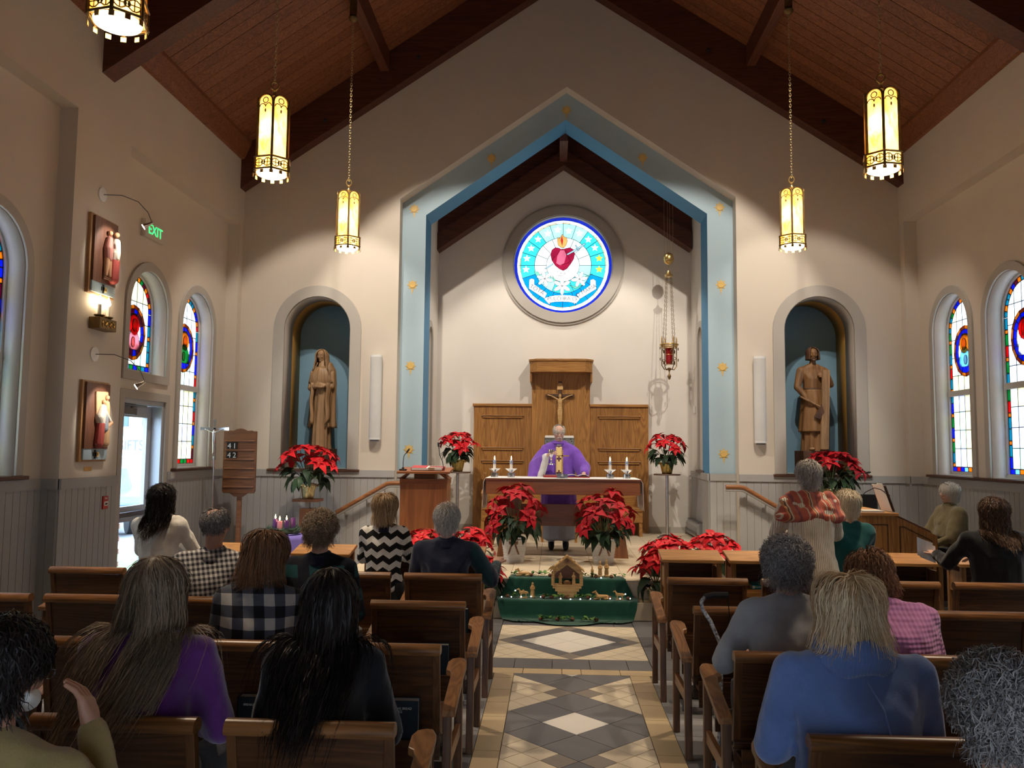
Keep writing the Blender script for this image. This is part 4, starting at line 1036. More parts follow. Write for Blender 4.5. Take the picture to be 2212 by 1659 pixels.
# ================================================================== SOFT BODIES: hulls of ellipsoids grown into one skin
_ico = None
def ico():
    global _ico
    if _ico is None:
        bm = bmesh.new(); bmesh.ops.create_icosphere(bm, subdivisions=2, radius=1); _ico = [v.co.copy() for v in bm.verts]; bm.free()
    return _ico
def skin(hulls, voxel=.011, smooth=3, name='body', fold=0, fold_scale=(6, 6, 2), keep=None):
    """hulls: list of lists of (centre, radius); every list becomes one convex hull, all are grown together"""
    big = bmesh.new()
    for h in hulls:
        bm = bmesh.new()
        for c, r in h:
            r = r if isinstance(r, (tuple, list)) else (r, r, r)
            for v in ico(): bm.verts.new((c[0] + v.x * r[0], c[1] + v.y * r[1], c[2] + v.z * r[2]))
        res = bmesh.ops.convex_hull(bm, input=bm.verts)
        bmesh.ops.delete(bm, geom=[e for e in set(res['geom_interior'] + res['geom_unused']) if isinstance(e, bmesh.types.BMVert)], context='VERTS')
        tmp = bpy.data.meshes.new('t'); bm.to_mesh(tmp); bm.free(); big.from_mesh(tmp); bpy.data.meshes.remove(tmp)
    me = bpy.data.meshes.new('t'); big.to_mesh(me); big.free()
    o = bpy.data.objects.new('t', me)
    md = o.modifiers.new('r', 'REMESH'); md.mode = 'VOXEL'; md.voxel_size = voxel; md.use_smooth_shade = True
    if smooth: sm = o.modifiers.new('s', 'SMOOTH'); sm.factor = .5; sm.iterations = smooth
    out = evaluated(o)
    bpy.data.objects.remove(o); bpy.data.meshes.remove(me); out.name = name
    if fold:
        n = len(out.vertices); co = np.empty(n * 3, 'f'); out.vertices.foreach_get('co', co); co = co.reshape(-1, 3)
        no = np.empty(n * 3, 'f'); out.vertices.foreach_get('normal', no); no = no.reshape(-1, 3)
        def vn(q, sd):   # smooth value noise, vectorised
            i = np.floor(q).astype(np.int64); t = q - i; t = t * t * (3 - 2 * t); r = 0
            for dx in (0, 1):
                for dy in (0, 1):
                    for dz in (0, 1):
                        hsh = ((i[:, 0] + dx) * 73856093 ^ (i[:, 1] + dy) * 19349663 ^ (i[:, 2] + dz) * 83492791 ^ sd * 2654435) & 0xffffff
                        hsh = (hsh * 1103515245 + 12345) & 0x7fffffff
                        r = r + ((hsh >> 8) % 1000 / 500. - 1) * np.where(dx, t[:, 0], 1 - t[:, 0]) * np.where(dy, t[:, 1], 1 - t[:, 1]) * np.where(dz, t[:, 2], 1 - t[:, 2])
            return r
        fs_ = np.array(fold_scale) * 1.3; d = vn(co * fs_, 1) + .5 * vn(co * fs_ * 2.3 + 5, 2)
        co = co + no * (d * fold)[:, None]; out.vertices.foreach_set('co', co.astype('f').ravel())
    out.polygons.foreach_set('use_smooth', [True] * len(out.polygons)); out.update()
    return out
def add_mesh(name, me, mat, parent):
    me.materials.clear(); me.materials.append(MATS[mat]); o = bpy.data.objects.new(name, me); return link(o, parent)
V3 = lambda *a: Vector(a)
def head_hulls(M, f=1.0, beard=False):
    """skull, face, nose, ears, chin; M places the head, forward +Y"""
    def P(x, y, z): return tuple(M @ Vector((x * f, y * f, z * f)))
    def E(x, y, z, r): return (P(x, y, z), r * f if not isinstance(r, tuple) else tuple(q * f for q in r))
    H = [[E(0, -.012, .032, .078), E(0, -.03, .03, .076), E(0, .022, .035, .070)],
         [E(0, .025, .02, .064), E(0, .048, -.078, .030), E(.042, .012, -.052, .022), E(-.042, .012, -.052, .022)],
         [E(0, .088, .022, .008), E(0, .104, -.018, .010), E(.010, .092, -.026, .009), E(-.010, .092, -.026, .009)],
         [E(.034, .070, .036, .012), E(-.034, .070, .036, .012), E(0, .082, .034, .010)],
         [E(.02, .080, -.052, .007), E(-.02, .080, -.052, .007), E(0, .088, -.050, .008)],
         [E(.040, .060, -.012, .02)], [E(-.040, .060, -.012, .02)],
         [E(0, .070, -.088, .016)]]
    for s in (-1, 1): H.append([E(s * .078, -.002, .012, .010), E(s * .082, -.014, .022, .010), E(s * .076, .002, -.022, .008)])
    return H
def hand_hulls(w, d, up, side, curl=.5, f=1.0, spread=.2):
    """w wrist, d direction of the palm, up = back of the hand, side = +1 thumb towards d x up"""
    w = Vector(w); d = Vector(d).normalized(); up = Vector(up); up = (up - d * up.dot(d)).normalized(); lat = d.cross(up) * side
    H = [[(w, .026 * f), (w + d * .085 * f + lat * .028 * f, .013 * f), (w + d * .085 * f - lat * .030 * f, .012 * f), (w + d * .03 * f + lat * .03 * f, .014 * f)]]
    for i, (o, ln) in enumerate(((.033, .072), (.0115, .082), (-.0105, .076), (-.031, .060))):
        b = w + d * .088 * f + lat * o * f; a = curl * .9
        q1 = b + (d * math.cos(a) - up * math.sin(a) + lat * o * spread * 6).normalized() * ln * .5 * f
        q2 = q1 + (d * math.cos(a * 2) - up * math.sin(a * 2)).normalized() * ln * .5 * f
        H += [[(b, .0088 * f), (q1, .0080 * f)], [(q1, .0080 * f), (q2, .0066 * f)]]
    t0 = w + d * .03 * f + lat * .034 * f; t1 = t0 + (d * .7 + lat * .6 - up * .3 * curl).normalized() * .045 * f; t2 = t1 + (d * .95 + lat * .05 - up * .5 * curl).normalized() * .032 * f
    H += [[(t0, .0125 * f), (t1, .0105 * f)], [(t1, .0105 * f), (t2, .008 * f)]]
    return H
def ribbons(P, C, r0, r1, tilt, mb_v, mb_f):
    """P (n, m, 3) paths -> flat tapering strands lying around the point C"""
    n, m, _ = P.shape
    T = np.gradient(P, axis=1); T /= np.linalg.norm(T, axis=2, keepdims=True) + 1e-9
    O = P - C; O /= np.linalg.norm(O, axis=2, keepdims=True) + 1e-9
    S = np.cross(T, O); S /= np.linalg.norm(S, axis=2, keepdims=True) + 1e-9; U = np.cross(S, T)
    S = S * np.cos(tilt)[:, None, None] + U * np.sin(tilt)[:, None, None]
    rad = (r0 + (r1 - r0) * np.linspace(0, 1, m) ** 2)[None, :, None]
    vs = np.stack([P - rad * S, P + rad * S], axis=2).reshape(-1, 3)
    base = sum(len(x) for x in mb_v); mb_v.append(vs); idx = np.arange(n * m * 2).reshape(n, m, 2) + base
    mb_f.append(np.stack([idx[:, :-1, 0], idx[:, :-1, 1], idx[:, 1:, 1], idx[:, 1:, 0]], axis=-1).reshape(-1, 4))
def hair_mat(name, dark, light):
    m, nt, b = _nt(name)
    at = N(nt, 'ShaderNodeAttribute', attribute_name='hv')
    L(nt, ramp(nt, at.outputs['Fac'], [(.05, dark), (.95, light)]), b.inputs['Base Color'])
    b.inputs['Roughness'].default_value = .42; b.inputs['Specular IOR Level'].default_value = .15
hair_mat('hair_black', (.006, .005, .005), (.03, .022, .02)); hair_mat('hair_brown', (.05, .022, .011), (.26, .13, .065)); hair_mat('hair_dkbrown', (.03, .016, .012), (.16, .095, .06))
hair_mat('hair_ash', (.085, .058, .038), (.42, .31, .21)); hair_mat('hair_grey', (.16, .15, .14), (.66, .62, .57)); hair_mat('hair_dkgrey', (.06, .055, .06), (.42, .40, .40)); hair_mat('hair_white', (.45, .41, .35), (.90, .87, .80))
hair_mat('hair_blonde', (.36, .23, .11), (.88, .70, .46)); hair_mat('hair_honey', (.16, .09, .04), (.62, .43, .24)); hair_mat('hair_salt', (.04, .04, .042), (.36, .34, .33)); hair_mat('hair_auburn', (.08, .032, .016), (.34, .17, .09)); hair_mat('hair_cream', (.40, .32, .21), (.82, .72, .54))
def hair(parent, M, f, mat, n=700, length=.2, vol=.02, grav=.25, curl=0, steps=9, line=(.22, .35, -.62), crown=(0, -.25, 1), block=(), rad=.0026, seed=1, part=0, tuck=0, bald=None, jit=.35, free=-.02, back=0, flare=0):
    """strands rooted on the scalp, combed away from the crown and pulled down; block: ellipsoids (c, r) the hair slides over"""
    rs = np.random.RandomState(seed); M = np.array(M); R = M[:3, :3]; T = M[:3, 3]
    d = rs.normal(size=(n * 5, 3)); d /= np.linalg.norm(d, axis=1)[:, None]
    ok = np.where(d[:, 1] > 0, d[:, 2] > line[0] + line[1] * d[:, 1] - .25 * np.abs(d[:, 0]), d[:, 2] > line[2])
    if bald is not None: ok &= ~(((d - np.array(bald[0])) ** 2).sum(1) < bald[1] ** 2)
    d = d[ok][:n]; n = len(d)
    sk = np.array([.080, .097, .088]) * f; ctr = np.array([0, -.014, .032]) * f
    p = ctr + d * sk * 1.02
    nor = d / sk; nor /= np.linalg.norm(nor, axis=1)[:, None]
    c = np.array(crown, float); c /= np.linalg.norm(c)
    fl = d - c
    if part: fl = fl + np.sign(d[:, 0:1] + rs.normal(size=(n, 1)) * .05) * np.array([[part, 0, 0]])
    fl = fl + rs.normal(size=(n, 3)) * jit
    fl -= nor * (fl * nor).sum(1)[:, None]; fl /= np.linalg.norm(fl, axis=1)[:, None] + 1e-6
    v = fl * 1.0 + nor * .03
    ln = length * f * (1 + rs.normal(size=n) * .10); st = (ln / (steps - 1))[:, None]
    lay = rs.rand(n, 1); off = vol * f * (.30 + .70 * lay)
    g = np.linalg.inv(R) @ np.array([0, 0, -1.0])
    bk_ = np.linalg.inv(R) @ np.array([0, -1.0, 0]); path = [p]; Ri = np.linalg.inv(R); blk = [(Ri @ (np.array(b[0]) - T), np.array(b[1]) if isinstance(b[1], (tuple, list)) else np.array([b[1]] * 3)) for b in block]
    for k in range(1, steps):
        v = v * (1 - grav) + g * grav; v /= np.linalg.norm(v, axis=1)[:, None] + 1e-6
        p = p + v * st; grow = min(1.0, k / (steps * .35))
        so = sk + off * grow; q = (p - ctr) / so; l = np.linalg.norm(q, axis=1)[:, None]
        stick = np.clip((p[:, 2:3] - (free - .03) * f) / (.04 * f), 0, 1)          # hair lies on the skull above the ears, hangs free below
        p = np.where(l < 1, ctr + q / l * so, p * (1 - stick) + (ctr + q / l * so) * stick)
        jc = np.array([0, -.005, -.05]) * f; jr = np.array([.066, .072, .10]) * f; q = (p - jc) / jr; l = np.linalg.norm(q, axis=1)[:, None]; p = np.where(l < 1, jc + q / l * jr, p)
        for bc, br in blk:
            bo = br + off * .5 + .006; q = (p - bc) / bo; l = np.linalg.norm(q, axis=1)[:, None]; p = np.where(l < 1, bc + q / l * bo, p)
        if tuck and k > steps * .55: p = p - np.stack([p[:, 0], p[:, 1] * .6, 0 * p[:, 0]], 1) * tuck
        if back: dn = np.clip((-.09 * f - p[:, 2:3]) / (.06 * f), 0, 1); p = p + dn * (st * back * bk_ - p * np.array([.04, 0, 0]))
        if flare: dn = np.clip((.0 - p[:, 2:3]) / (.06 * f), 0, 1); p = p + dn * p * np.array([1, .6, 0]) * flare
        nv = p - path[-1]; v = nv / (np.linalg.norm(nv, axis=1)[:, None] + 1e-6) * .6 + v * .4
        path.append(p)
    if curl:
        ph = rs.rand(n, 3) * 6.28; fr = .6 + rs.rand(n, 3) * .7
        for k in range(1, steps): path[k] = path[k] + np.sin(ph + fr * k * 1.6) * curl * f * min(1, k / 3)
    P = np.stack(path, 1) @ R.T + T
    vs, fs = [], []; ribbons(P, R @ ctr + T, rad * f, rad * .3 * f, rs.normal(size=n) * .45, vs, fs)
    hv = (rs.rand(n, 1) * .75 + .25 * np.linspace(0, 1, steps)[None, :]); hv = np.repeat(hv.reshape(-1), 2)
    # scalp cap under the strands
    cap = MB(); U, Vn = 22, 12
    def cp(u, w):
        a = 2 * PI * u; b = PI * .74 * w; x, y, z = math.sin(b) * math.cos(a), math.sin(b) * math.sin(a), math.cos(b)
        lim = (line[0] + line[1] * y - .25 * abs(x)) if y > 0 else line[2]
        if z < lim:
            k = math.sqrt(max(1e-6, 1 - lim * lim) / max(1e-6, x * x + y * y)); x, y, z = x * k, y * k, lim
        q = ctr + np.array([x, y, z]) * sk * 1.035; return tuple(R @ q + T)
    if bald is None:
        cap.grid(cp, U, Vn); base = len(vs[0]); vs.append(np.array(cap.v)); fs.append(np.array(cap.f) + base); hv = np.concatenate([hv, np.full(len(cap.v), .15)])
    V = np.concatenate(vs); F = np.concatenate(fs)
    me = bpy.data.meshes.new('hair'); me.from_pydata(V.tolist(), [], F.tolist())
    at = me.attributes.new('hv', 'FLOAT', 'POINT'); at.data.foreach_set('value', hv.astype('f'))
    me.polygons.foreach_set('use_smooth', [True] * len(me.polygons)); me.materials.append(MATS[mat]); me.update()
    o = link(bpy.data.objects.new('hair', me), parent); return o

# ================================================================== STATUES
def robe(prof, folds, amp, a0=0, a1=2 * PI, n=72, m=40, depth=.8, c=(0, 0), sharp=1.0, ph=0, zs=None):
    """prof: (z, rx) list from bottom to top; pleated shell"""
    zz = [p[0] for p in prof]; rr_ = [p[1] for p in prof]
    def fn(u, v):
        z = zz[0] + (zz[-1] - zz[0]) * v; r = float(np.interp(z, zz, rr_)); a = a0 + (a1 - a0) * u
        w = math.cos(folds * a + ph + 1.2 * math.sin(z * 3)); w = math.copysign(abs(w) ** sharp, w); k = 1 + amp * w * (1 - .75 * v)
        return (c[0] + r * k * math.cos(a), c[1] + r * k * depth * math.sin(a), z)
    return MB().grid(fn, n, m)
ms = thing('saint_statue', 'carved wooden statue of a veiled woman in the left niche', 'statue', (-3.69, 12.36, 1.42), -.12)
MB().box(-.19, .19, -.15, .17, 0, .30).build('plinth', 'statue_dark', ms, bevel=.006)
robe([(.30, .15), (.36, .14), (.8, .135), (1.2, .13), (1.55, .12)], 11, .10, c=(0, 0)).build('gown', 'statue_wood', ms, smooth=True)
robe([(.62, .215), (.75, .20), (1.0, .195), (1.3, .20), (1.5, .185), (1.62, .12)], 9, .07, -.9, PI + .9, c=(0, .03), ph=.4).build('cloak', 'statue_wood', ms, smooth=True, solid=.012)
for s in (-1, 1):   # hanging cloak edges in front
    MB().grid(lambda u, v: (s * (.09 + .075 * u) + .01 * math.sin(v * 9), -.12 - .045 * math.sin(PI * u) + .03 * u, .66 + .64 * v + .06 * u * (1 - v)), 8, 14).build('cloak_edge', 'statue_wood', ms, smooth=True, solid=.014)
MB().grid(lambda u, v: ((u - .5) * .40 * (1 - .55 * v), -.135 + .09 * abs(u - .5) - .03 * math.sin(PI * v), 1.30 + .24 * v - .10 * (1 - abs(u - .5) * 2) * (1 - v)), 14, 8).build('mantle', 'statue_wood', ms, smooth=True, solid=.014)
MH = Matrix.Translation((-.015, -.035, 1.72)) @ Matrix.Rotation(PI, 4, 'Z') @ Matrix.Rotation(-.22, 4, 'X') @ Matrix.Rotation(-.2, 4, 'Z')
h = head_hulls(MH, .82); h += [[((0, 0, 1.45), .10), ((-.01, -.02, 1.66), .04)]]
arm = [[((.15, -.02, 1.45), .05), ((.17, -.06, 1.24), .045)], [((.17, -.06, 1.24), .045), ((.03, -.155, 1.27), .03)], [((-.15, -.02, 1.45), .05), ((-.17, -.06, 1.22), .045)], [((-.17, -.06, 1.22), .045), ((-.04, -.16, 1.24), .03)]]
hd = hand_hulls((.03, -.16, 1.27), (-1, -.15, -.1), (0, -1, .2), 1, .25, .8) + hand_hulls((-.03, -.165, 1.24), (1, -.1, .12), (0, -1, .2), -1, .25, .8)
add_mesh('figure', skin(h + arm + hd, .008, 2, 'figure'), 'statue_wood', ms)
vl = MB().grid(lambda u, v: ((.105 + .03 * (1 - v)) * math.sin((u - .5) * 4.6) * math.sin(PI * (.12 + .88 * (1 - v) * .62 + .0)) ** .6, .02 + .115 * -math.cos((u - .5) * 4.6) * -1 * .75 - .01, 1.50 + .335 * v - .0 * u), 24, 12)
vl.v = []; vl.f = []; vl.mi = []
def veil(u, v):
    a = -2.25 + 4.5 * u; b = v * PI * .5
    if v < .5:
        k = v / .5; z = 1.50 + .20 * k; r = .135 - .03 * k; return (r * math.sin(a) - .015, -.02 + r * 1.05 * math.cos(a), z)
    k = (v - .5) / .5 * PI / 2; r = .105 * math.cos(k) + .004; return (r * math.sin(a) - .015, -.02 - .02 * math.sin(k) + r * 1.1 * math.cos(a), 1.70 + .125 * math.sin(k))
vl.grid(veil, 26, 18); vl.build('veil', 'statue_wood', ms, smooth=True, solid=.016)
MB().grid(lambda u, v: (.088 * math.sin(-2.2 + 4.4 * u) * (1 - .45 * v * v) - .015, -.03 + .095 * math.cos(-2.2 + 4.4 * u) * (1 - .5 * v * v), 1.60 + .215 * v), 20, 10).build('hair', 'statue_dark', ms, smooth=True, solid=.01)
for s in (-1, 1): MB().ball((s * .06, -.14, .325), (.035, .055, .022)).build('foot', 'statue_wood', ms, smooth=True)

js = thing('saint_statue', 'carved wooden statue of a bearded carpenter with plank and axe in the right niche', 'statue', (3.69, 12.36, 1.42), .1)
MB().box(-.22, .24, -.16, .17, 0, .34).build('plinth', 'statue_dark', js, bevel=.006)
robe([(.34, .175), (.45, .17), (.8, .16), (1.05, .15), (1.25, .155)], 10, .11, c=(.01, 0), ph=.5).build('tunic_skirt', 'joseph_wood', js, smooth=True)
robe([(.62, .205), (.8, .19), (1.1, .17), (1.24, .158)], 8, .09, c=(.01, 0), ph=1.5, depth=.88).build('over_tunic', 'joseph_wood', js, smooth=True, solid=.012)
MB().torus((.01, 0, 1.25), .150, .012, 'z', 28, 6, e=.82).build('belt', 'statue_dark', js, smooth=True)
MJ = Matrix.Translation((.01, -.03, 1.77)) @ Matrix.Rotation(PI, 4, 'Z') @ Matrix.Rotation(-.12, 4, 'X') @ Matrix.Rotation(-.18, 4, 'Z')
h = head_hulls(MJ, .86)
tor = [[((.01, .0, 1.24), (.145, .11, .05)), ((.01, 0, 1.40), (.155, .12, .05))], [((.01, 0, 1.40), (.155, .12, .05)), ((-.14, 0, 1.53), .06), ((.16, 0, 1.53), .06)], [((-.14, 0, 1.53), .06), ((.16, 0, 1.53), .06), ((.01, 0, 1.60), .055)], [((.01, 0, 1.58), .05), ((.01, -.01, 1.68), .045)]]
arm = [[((-.17, 0, 1.52), .065), ((-.235, -.03, 1.28), .055)], [((-.235, -.03, 1.28), .055), ((-.12, -.13, 1.08), .038)], [((.19, 0, 1.52), .062), ((.25, -.06, 1.32), .052)], [((.25, -.06, 1.32), .052), ((.16, -.15, 1.44), .036)]]
hd = hand_hulls((-.12, -.13, 1.08), (.6, -.2, -.7), (-.3, -.9, 0), 1, .9, .95) + hand_hulls((.17, -.15, 1.44), (-1, -.1, .12), (0, -1, .1), 1, .5, .95)
add_mesh('figure', skin(h + tor + arm + hd, .009, 2, 'figure', .003, (14, 14, 6)), 'joseph_wood', js)
def jh(u, v):
    a = -2.35 + 4.7 * u; k = v
    if k < .45: q = k / .45; r = .112 - .006 * q; z = 1.69 + .09 * q
    else: q = (k - .45) / .55 * PI / 2; r = .106 * math.cos(q) + .003; z = 1.78 + .105 * math.sin(q)
    w = 1 + .03 * math.sin(a * 9 + z * 20); return (.01 + r * .92 * w * math.sin(a), -.012 + r * 1.05 * w * math.cos(a), z)
MB().grid(jh, 40, 16).build('hair', 'statue_dark', js, smooth=True, solid=.012)
add_mesh('beard', skin([[(MJ @ V3(0, .068, -.085), .024), (MJ @ V3(.035, .035, -.062), .018), (MJ @ V3(-.035, .035, -.062), .018)], [(MJ @ V3(0, .08, -.045), .010), (MJ @ V3(.022, .074, -.052), .008), (MJ @ V3(-.022, .074, -.052), .008)]], .006, 2, 'beard'), 'statue_dark', js)
MB().hexa([(.02, -.22, .36), (.14, -.22, .36), (.14, -.18, .36), (.02, -.18, .36)], [(.08, -.20, 1.52), (.19, -.20, 1.52), (.19, -.16, 1.52), (.08, -.16, 1.52)]).build('plank', 'statue_wood', js, bevel=.004)
MB().tube([(-.24, -.14, 1.13), (.03, -.20, .98)], .014, 8).build('axe_handle', 'statue_wood', js); MB().prism([(-.02, .90), (.05, 1.02), (.085, .90), (.02, .80), (-.07, .83)], 'y', -.215, -.19).build('axe_head', 'statue_dark', js, bevel=.003)
for s in (-1, 1): MB().ball((s * .08, -.15, .365), (.04, .06, .025)).build('foot', 'statue_wood', js, smooth=True)
# corpus of the reredos crucifix
C_ = lambda x, y, z: (x, y, z)
add_mesh('corpus', skin([[((0, -.045, .58), .026), ((.0, -.055, .605), .022)], [((0, -.045, .55), .018), ((0, -.045, .50), (.042, .028, .03))], [((0, -.045, .50), (.042, .028, .03)), ((0, -.045, .42), (.034, .024, .03))], [((0, -.045, .42), (.034, .024, .03)), ((0, -.045, .36), (.042, .03, .03))],
    [((.035, -.045, .53), .016), ((.13, -.04, .585), .011)], [((.13, -.04, .585), .011), ((.21, -.035, .61), .009)], [((-.035, -.045, .53), .016), ((-.13, -.04, .585), .011)], [((-.13, -.04, .585), .011), ((-.21, -.035, .61), .009)],
    [((.02, -.05, .34), .026), ((.02, -.065, .20), .017)], [((.02, -.065, .20), .017), ((.005, -.05, .05), .012)], [((-.02, -.05, .34), .026), ((-.02, -.065, .20), .017)], [((-.02, -.065, .20), .017), ((-.005, -.05, .05), .012)], [((0, -.055, .05), .013), ((0, -.065, .01), .012)]], .006, 2, 'corpus'), 'olive_wood', cx)

# ================================================================== ROUND WINDOW of the chancel
def lit(name, c, s=1.0, var=.25):
    m, nt, b = _nt(name); f = noise_tex(nt, coords(nt), 5, 2, .5, .3)
    L(nt, ramp(nt, f, [(.3, tuple(x * (1 - var) for x in c)), (.7, c)]), b.inputs['Emission Color']); b.inputs['Emission Strength'].default_value = s
    b.inputs['Base Color'].default_value = rgba(tuple(x * .4 for x in c)); b.inputs['Roughness'].default_value = .15
lit('lit_cyan', (.04, .62, .72), 1.0); lit('lit_pale', (.36, .86, .90), 1.0); lit('lit_white', (.95, 1, 1), 1.05, .1); lit('lit_mist', (.80, .97, .98), 1.0, .12); lit('lit_blue', (.0, .30, .80), .85); lit('lit_navy', (.01, .03, .60), .6)
lit('lit_heart', (.42, .012, .06), .8, .5); lit('lit_heart_light', (.75, .16, .28), .8, .4); lit('lit_flame', (1, .42, .12), .9, .5); lit('lit_red', (.6, .03, .03), .8); lit('lit_gold', (1, .62, .06), .9, .2); lit('lit_star', (1, 1, .80), 1.0, .06); lit('lit_leaf', (.20, .72, .52), .8); lit('lit_steel', (.42, .70, .88), .8); lit('lit_sand', (.95, .74, .46), .85)
rw = thing('window_9', None, None, kind='structure'); rw.name = 'window_round'
S_ = .735 / 552
def zp(*pts): return [(RC[0] + (x - 675) * S_, RC[1] + (797 - y) * S_) for x, y in pts]
LR = Leaded(rw, 'y', 14.03, .006, .004)
def rsec(r0, r1, a0, a1, n=3):
    P = lambda r, a: (RC[0] + r * math.cos(a), RC[1] + r * math.sin(a))
    return [P(r0, a0 + (a1 - a0) * i / n) for i in range(n + 1)] + [P(r1, a1 - (a1 - a0) * i / n) for i in range(n + 1)]
rs_ = random.Random(4)
for i in range(40): a = 2 * PI * i / 40; LR.pane(rsec(.795, .86, a, a + 2 * PI / 40, 1), 'lit_navy', lead=.001)
for i in range(36): a = 2 * PI * i / 36; LR.pane(rsec(.757, .795, a, a + 2 * PI / 36, 1), 'lit_white', lead=.002)
for i in range(40): a = 2 * PI * i / 40; LR.pane(rsec(.737, .757, a, a + 2 * PI / 40, 1), 'lit_sand' if rs_.random() < .4 else 'lit_white', lead=.002)
HR = .67 * .735
for i in range(20):
    a0 = 2 * PI * i / 20; a1 = a0 + 2 * PI / 20; m_ = math.sin((a0 + a1) / 2)
    LR.pane(rsec(HR, .737, a0, a1), 'lit_pale' if m_ > .75 else ('lit_cyan' if m_ > -.45 else 'lit_blue'))
for i in range(16):
    a0 = 2 * PI * i / 16; LR.pane(rsec(.39 * .735, HR, a0, a0 + 2 * PI / 16), 'lit_mist' if math.sin(a0) > -.3 else ('lit_pale' if math.sin(a0) > -.75 else 'lit_cyan'))
LR.pane(ell(RC, .39 * .735, .39 * .735, 24), 'lit_white')
F1, F2, F3 = -.008, -.014, -.020
def star(x, y, r, mat):
    pts = [(x + (r if k % 2 == 0 else r * .45) * math.sin(PI * k / 5), y - (r if k % 2 == 0 else r * .45) * math.cos(PI * k / 5)) for k in range(10)]
    MB().prism(zp(*pts), 'y', 14.03 + F1 - .003, 14.03 + F1 + .003).build('pane', mat, rw)
for k, (x, y) in enumerate([(195, 850), (205, 705), (260, 570), (350, 450), (475, 375), (605, 325), (750, 340), (890, 375), (1005, 455), (1090, 565), (1145, 705), (1145, 850)]): star(x, y, 50, 'lit_gold' if k > 9 else 'lit_star')
def fp(pts, mat, d=F1, name='pane', edge=.005):
    pts = zp(*pts); MB().prism(pts, 'y', 14.03 + d - .003, 14.03 + d + .003).build(name, mat, rw)
    if edge: LR.line(pts + pts[:1], edge, d)
# lilies
def lily(x, y, r, rot=0):
    for k in range(6):
        a = rot + PI / 3 * k; c = (x + math.cos(a) * r * .55, y + math.sin(a) * r * .55)
        pts = []
        for q in range(10):
            t = 2 * PI * q / 10; u, w = math.cos(t) * r * .55, math.sin(t) * r * .24; pts.append((c[0] + u * math.cos(a) - w * math.sin(a), c[1] + u * math.sin(a) + w * math.cos(a)))
        fp(pts, 'lit_white', F2 - .002 * (k % 2))
for pts in ([(300, 880), (340, 950), (400, 960), (350, 880)], [(560, 1110), (600, 1070), (600, 1110)], [(930, 960), (1000, 930), (1060, 910), (1000, 945), (940, 985)], [(760, 1060), (850, 1080), (930, 1060), (840, 1105)], [(540, 930), (590, 1010), (560, 1010)]): fp(pts, 'lit_leaf', F1)
lily(440, 975, 100, .3); lily(890, 980, 100, .9); lily(665, 1070, 110, PI / 2)
fp([(545, 770), (550, 785), (455, 845), (440, 838)], 'lit_steel', F1)
fp([(660, 592), (625, 570), (575, 562), (530, 595), (514, 655), (530, 730), (575, 800), (630, 845), (680, 868), (730, 840), (775, 780), (815, 715), (828, 650), (812, 590), (765, 563), (710, 575)], 'lit_heart', F2)
fp([(640, 600), (690, 600), (720, 660), (690, 770), (640, 800), (590, 770), (600, 680)], 'lit_heart_light', F3, edge=0)
LR.line(zp((600, 810), (660, 785), (740, 770), (780, 735)), .004, F3); LR.line(zp((705, 600), (725, 660), (775, 735)), .004, F3); LR.line(zp((530, 730), (600, 650), (640, 590)), .004, F3)
fp([(650, 562), (612, 530), (600, 470), (606, 425), (632, 440), (665, 385), (690, 420), (724, 430), (733, 480), (716, 530), (690, 562)], 'lit_flame', F2)
fp([(645, 470), (660, 410), (675, 470), (665, 540)], 'lit_red', F3, edge=.003)
fp([(716, 655), (850, 575), (862, 598), (738, 664)], 'lit_steel', F3); fp([(832, 535), (845, 530), (888, 600), (874, 610)], 'lit_steel', F3 - .004); fp([(862, 570), (955, 505), (968, 520), (875, 590)], 'lit_steel', F3)
fp([(240, 985), (270, 972), (305, 985), (305, 1050), (470, 1165), (440, 1238), (235, 1105)], 'lit_white', F2)
fp([(1100, 1000), (1070, 980), (1032, 990), (1030, 1060), (855, 1185), (895, 1242), (1108, 1110)], 'lit_white', F2)
fp([(475, 1215), (570, 1196), (670, 1190), (770, 1195), (862, 1210), (845, 1300), (760, 1282), (670, 1277), (580, 1280), (490, 1296)], 'lit_white', F3)
fp([(430, 1235), (475, 1215), (515, 1310), (490, 1305)], 'lit_mist', F2); fp([(900, 1240), (862, 1212), (815, 1308), (850, 1300)], 'lit_mist', F2)
fp([(605, 880), (745, 878), (738, 932), (612, 935)], 'lit_white', F3)
for tx, x, y, sz, rz in (('TOTA', 340, 1120, 62, -.52), ('PULCHRA ES', 668, 1240, 54, 0), ('O MARIA', 975, 1135, 58, .50), ('AVE', 675, 907, 36, 0)):
    p = zp((x, y))[0]; text(tx, sz * S_ * 1.25, 'lead', rw, (p[0], 14.03 + F3 - .006, p[1]), (PI / 2, -rz * -1 if False else 0, 0)).rotation_euler = (PI / 2, -rz, 0)
LR.done()
m = MB()
for r0, r1, y0, y1 in ((.86, 1.02, 13.90, 13.985), (1.02, 1.06, 13.935, 13.985), (.845, .87, 13.925, 14.06)):
    for i in range(48):
        a0 = 2 * PI * i / 48; a1 = a0 + 2 * PI / 48; P = lambda r, a: (RC[0] + r * math.cos(a), RC[1] + r * math.sin(a))
        q = [P(r0, a0), P(r1, a0), P(r1, a1), P(r0, a1)]; m.add([(x, y0, z) for x, z in q] + [(x, y1, z) for x, z in q], [(0, 1, 2, 3), (7, 6, 5, 4), (1, 5, 6, 2), (0, 3, 7, 4)])
m.build('casing', 'trim_paint', rw)
MB().prism(ell(RC, .86, .86, 40), 'y', 14.07, 14.09).build('backing_glass', 'lit_mist', rw)

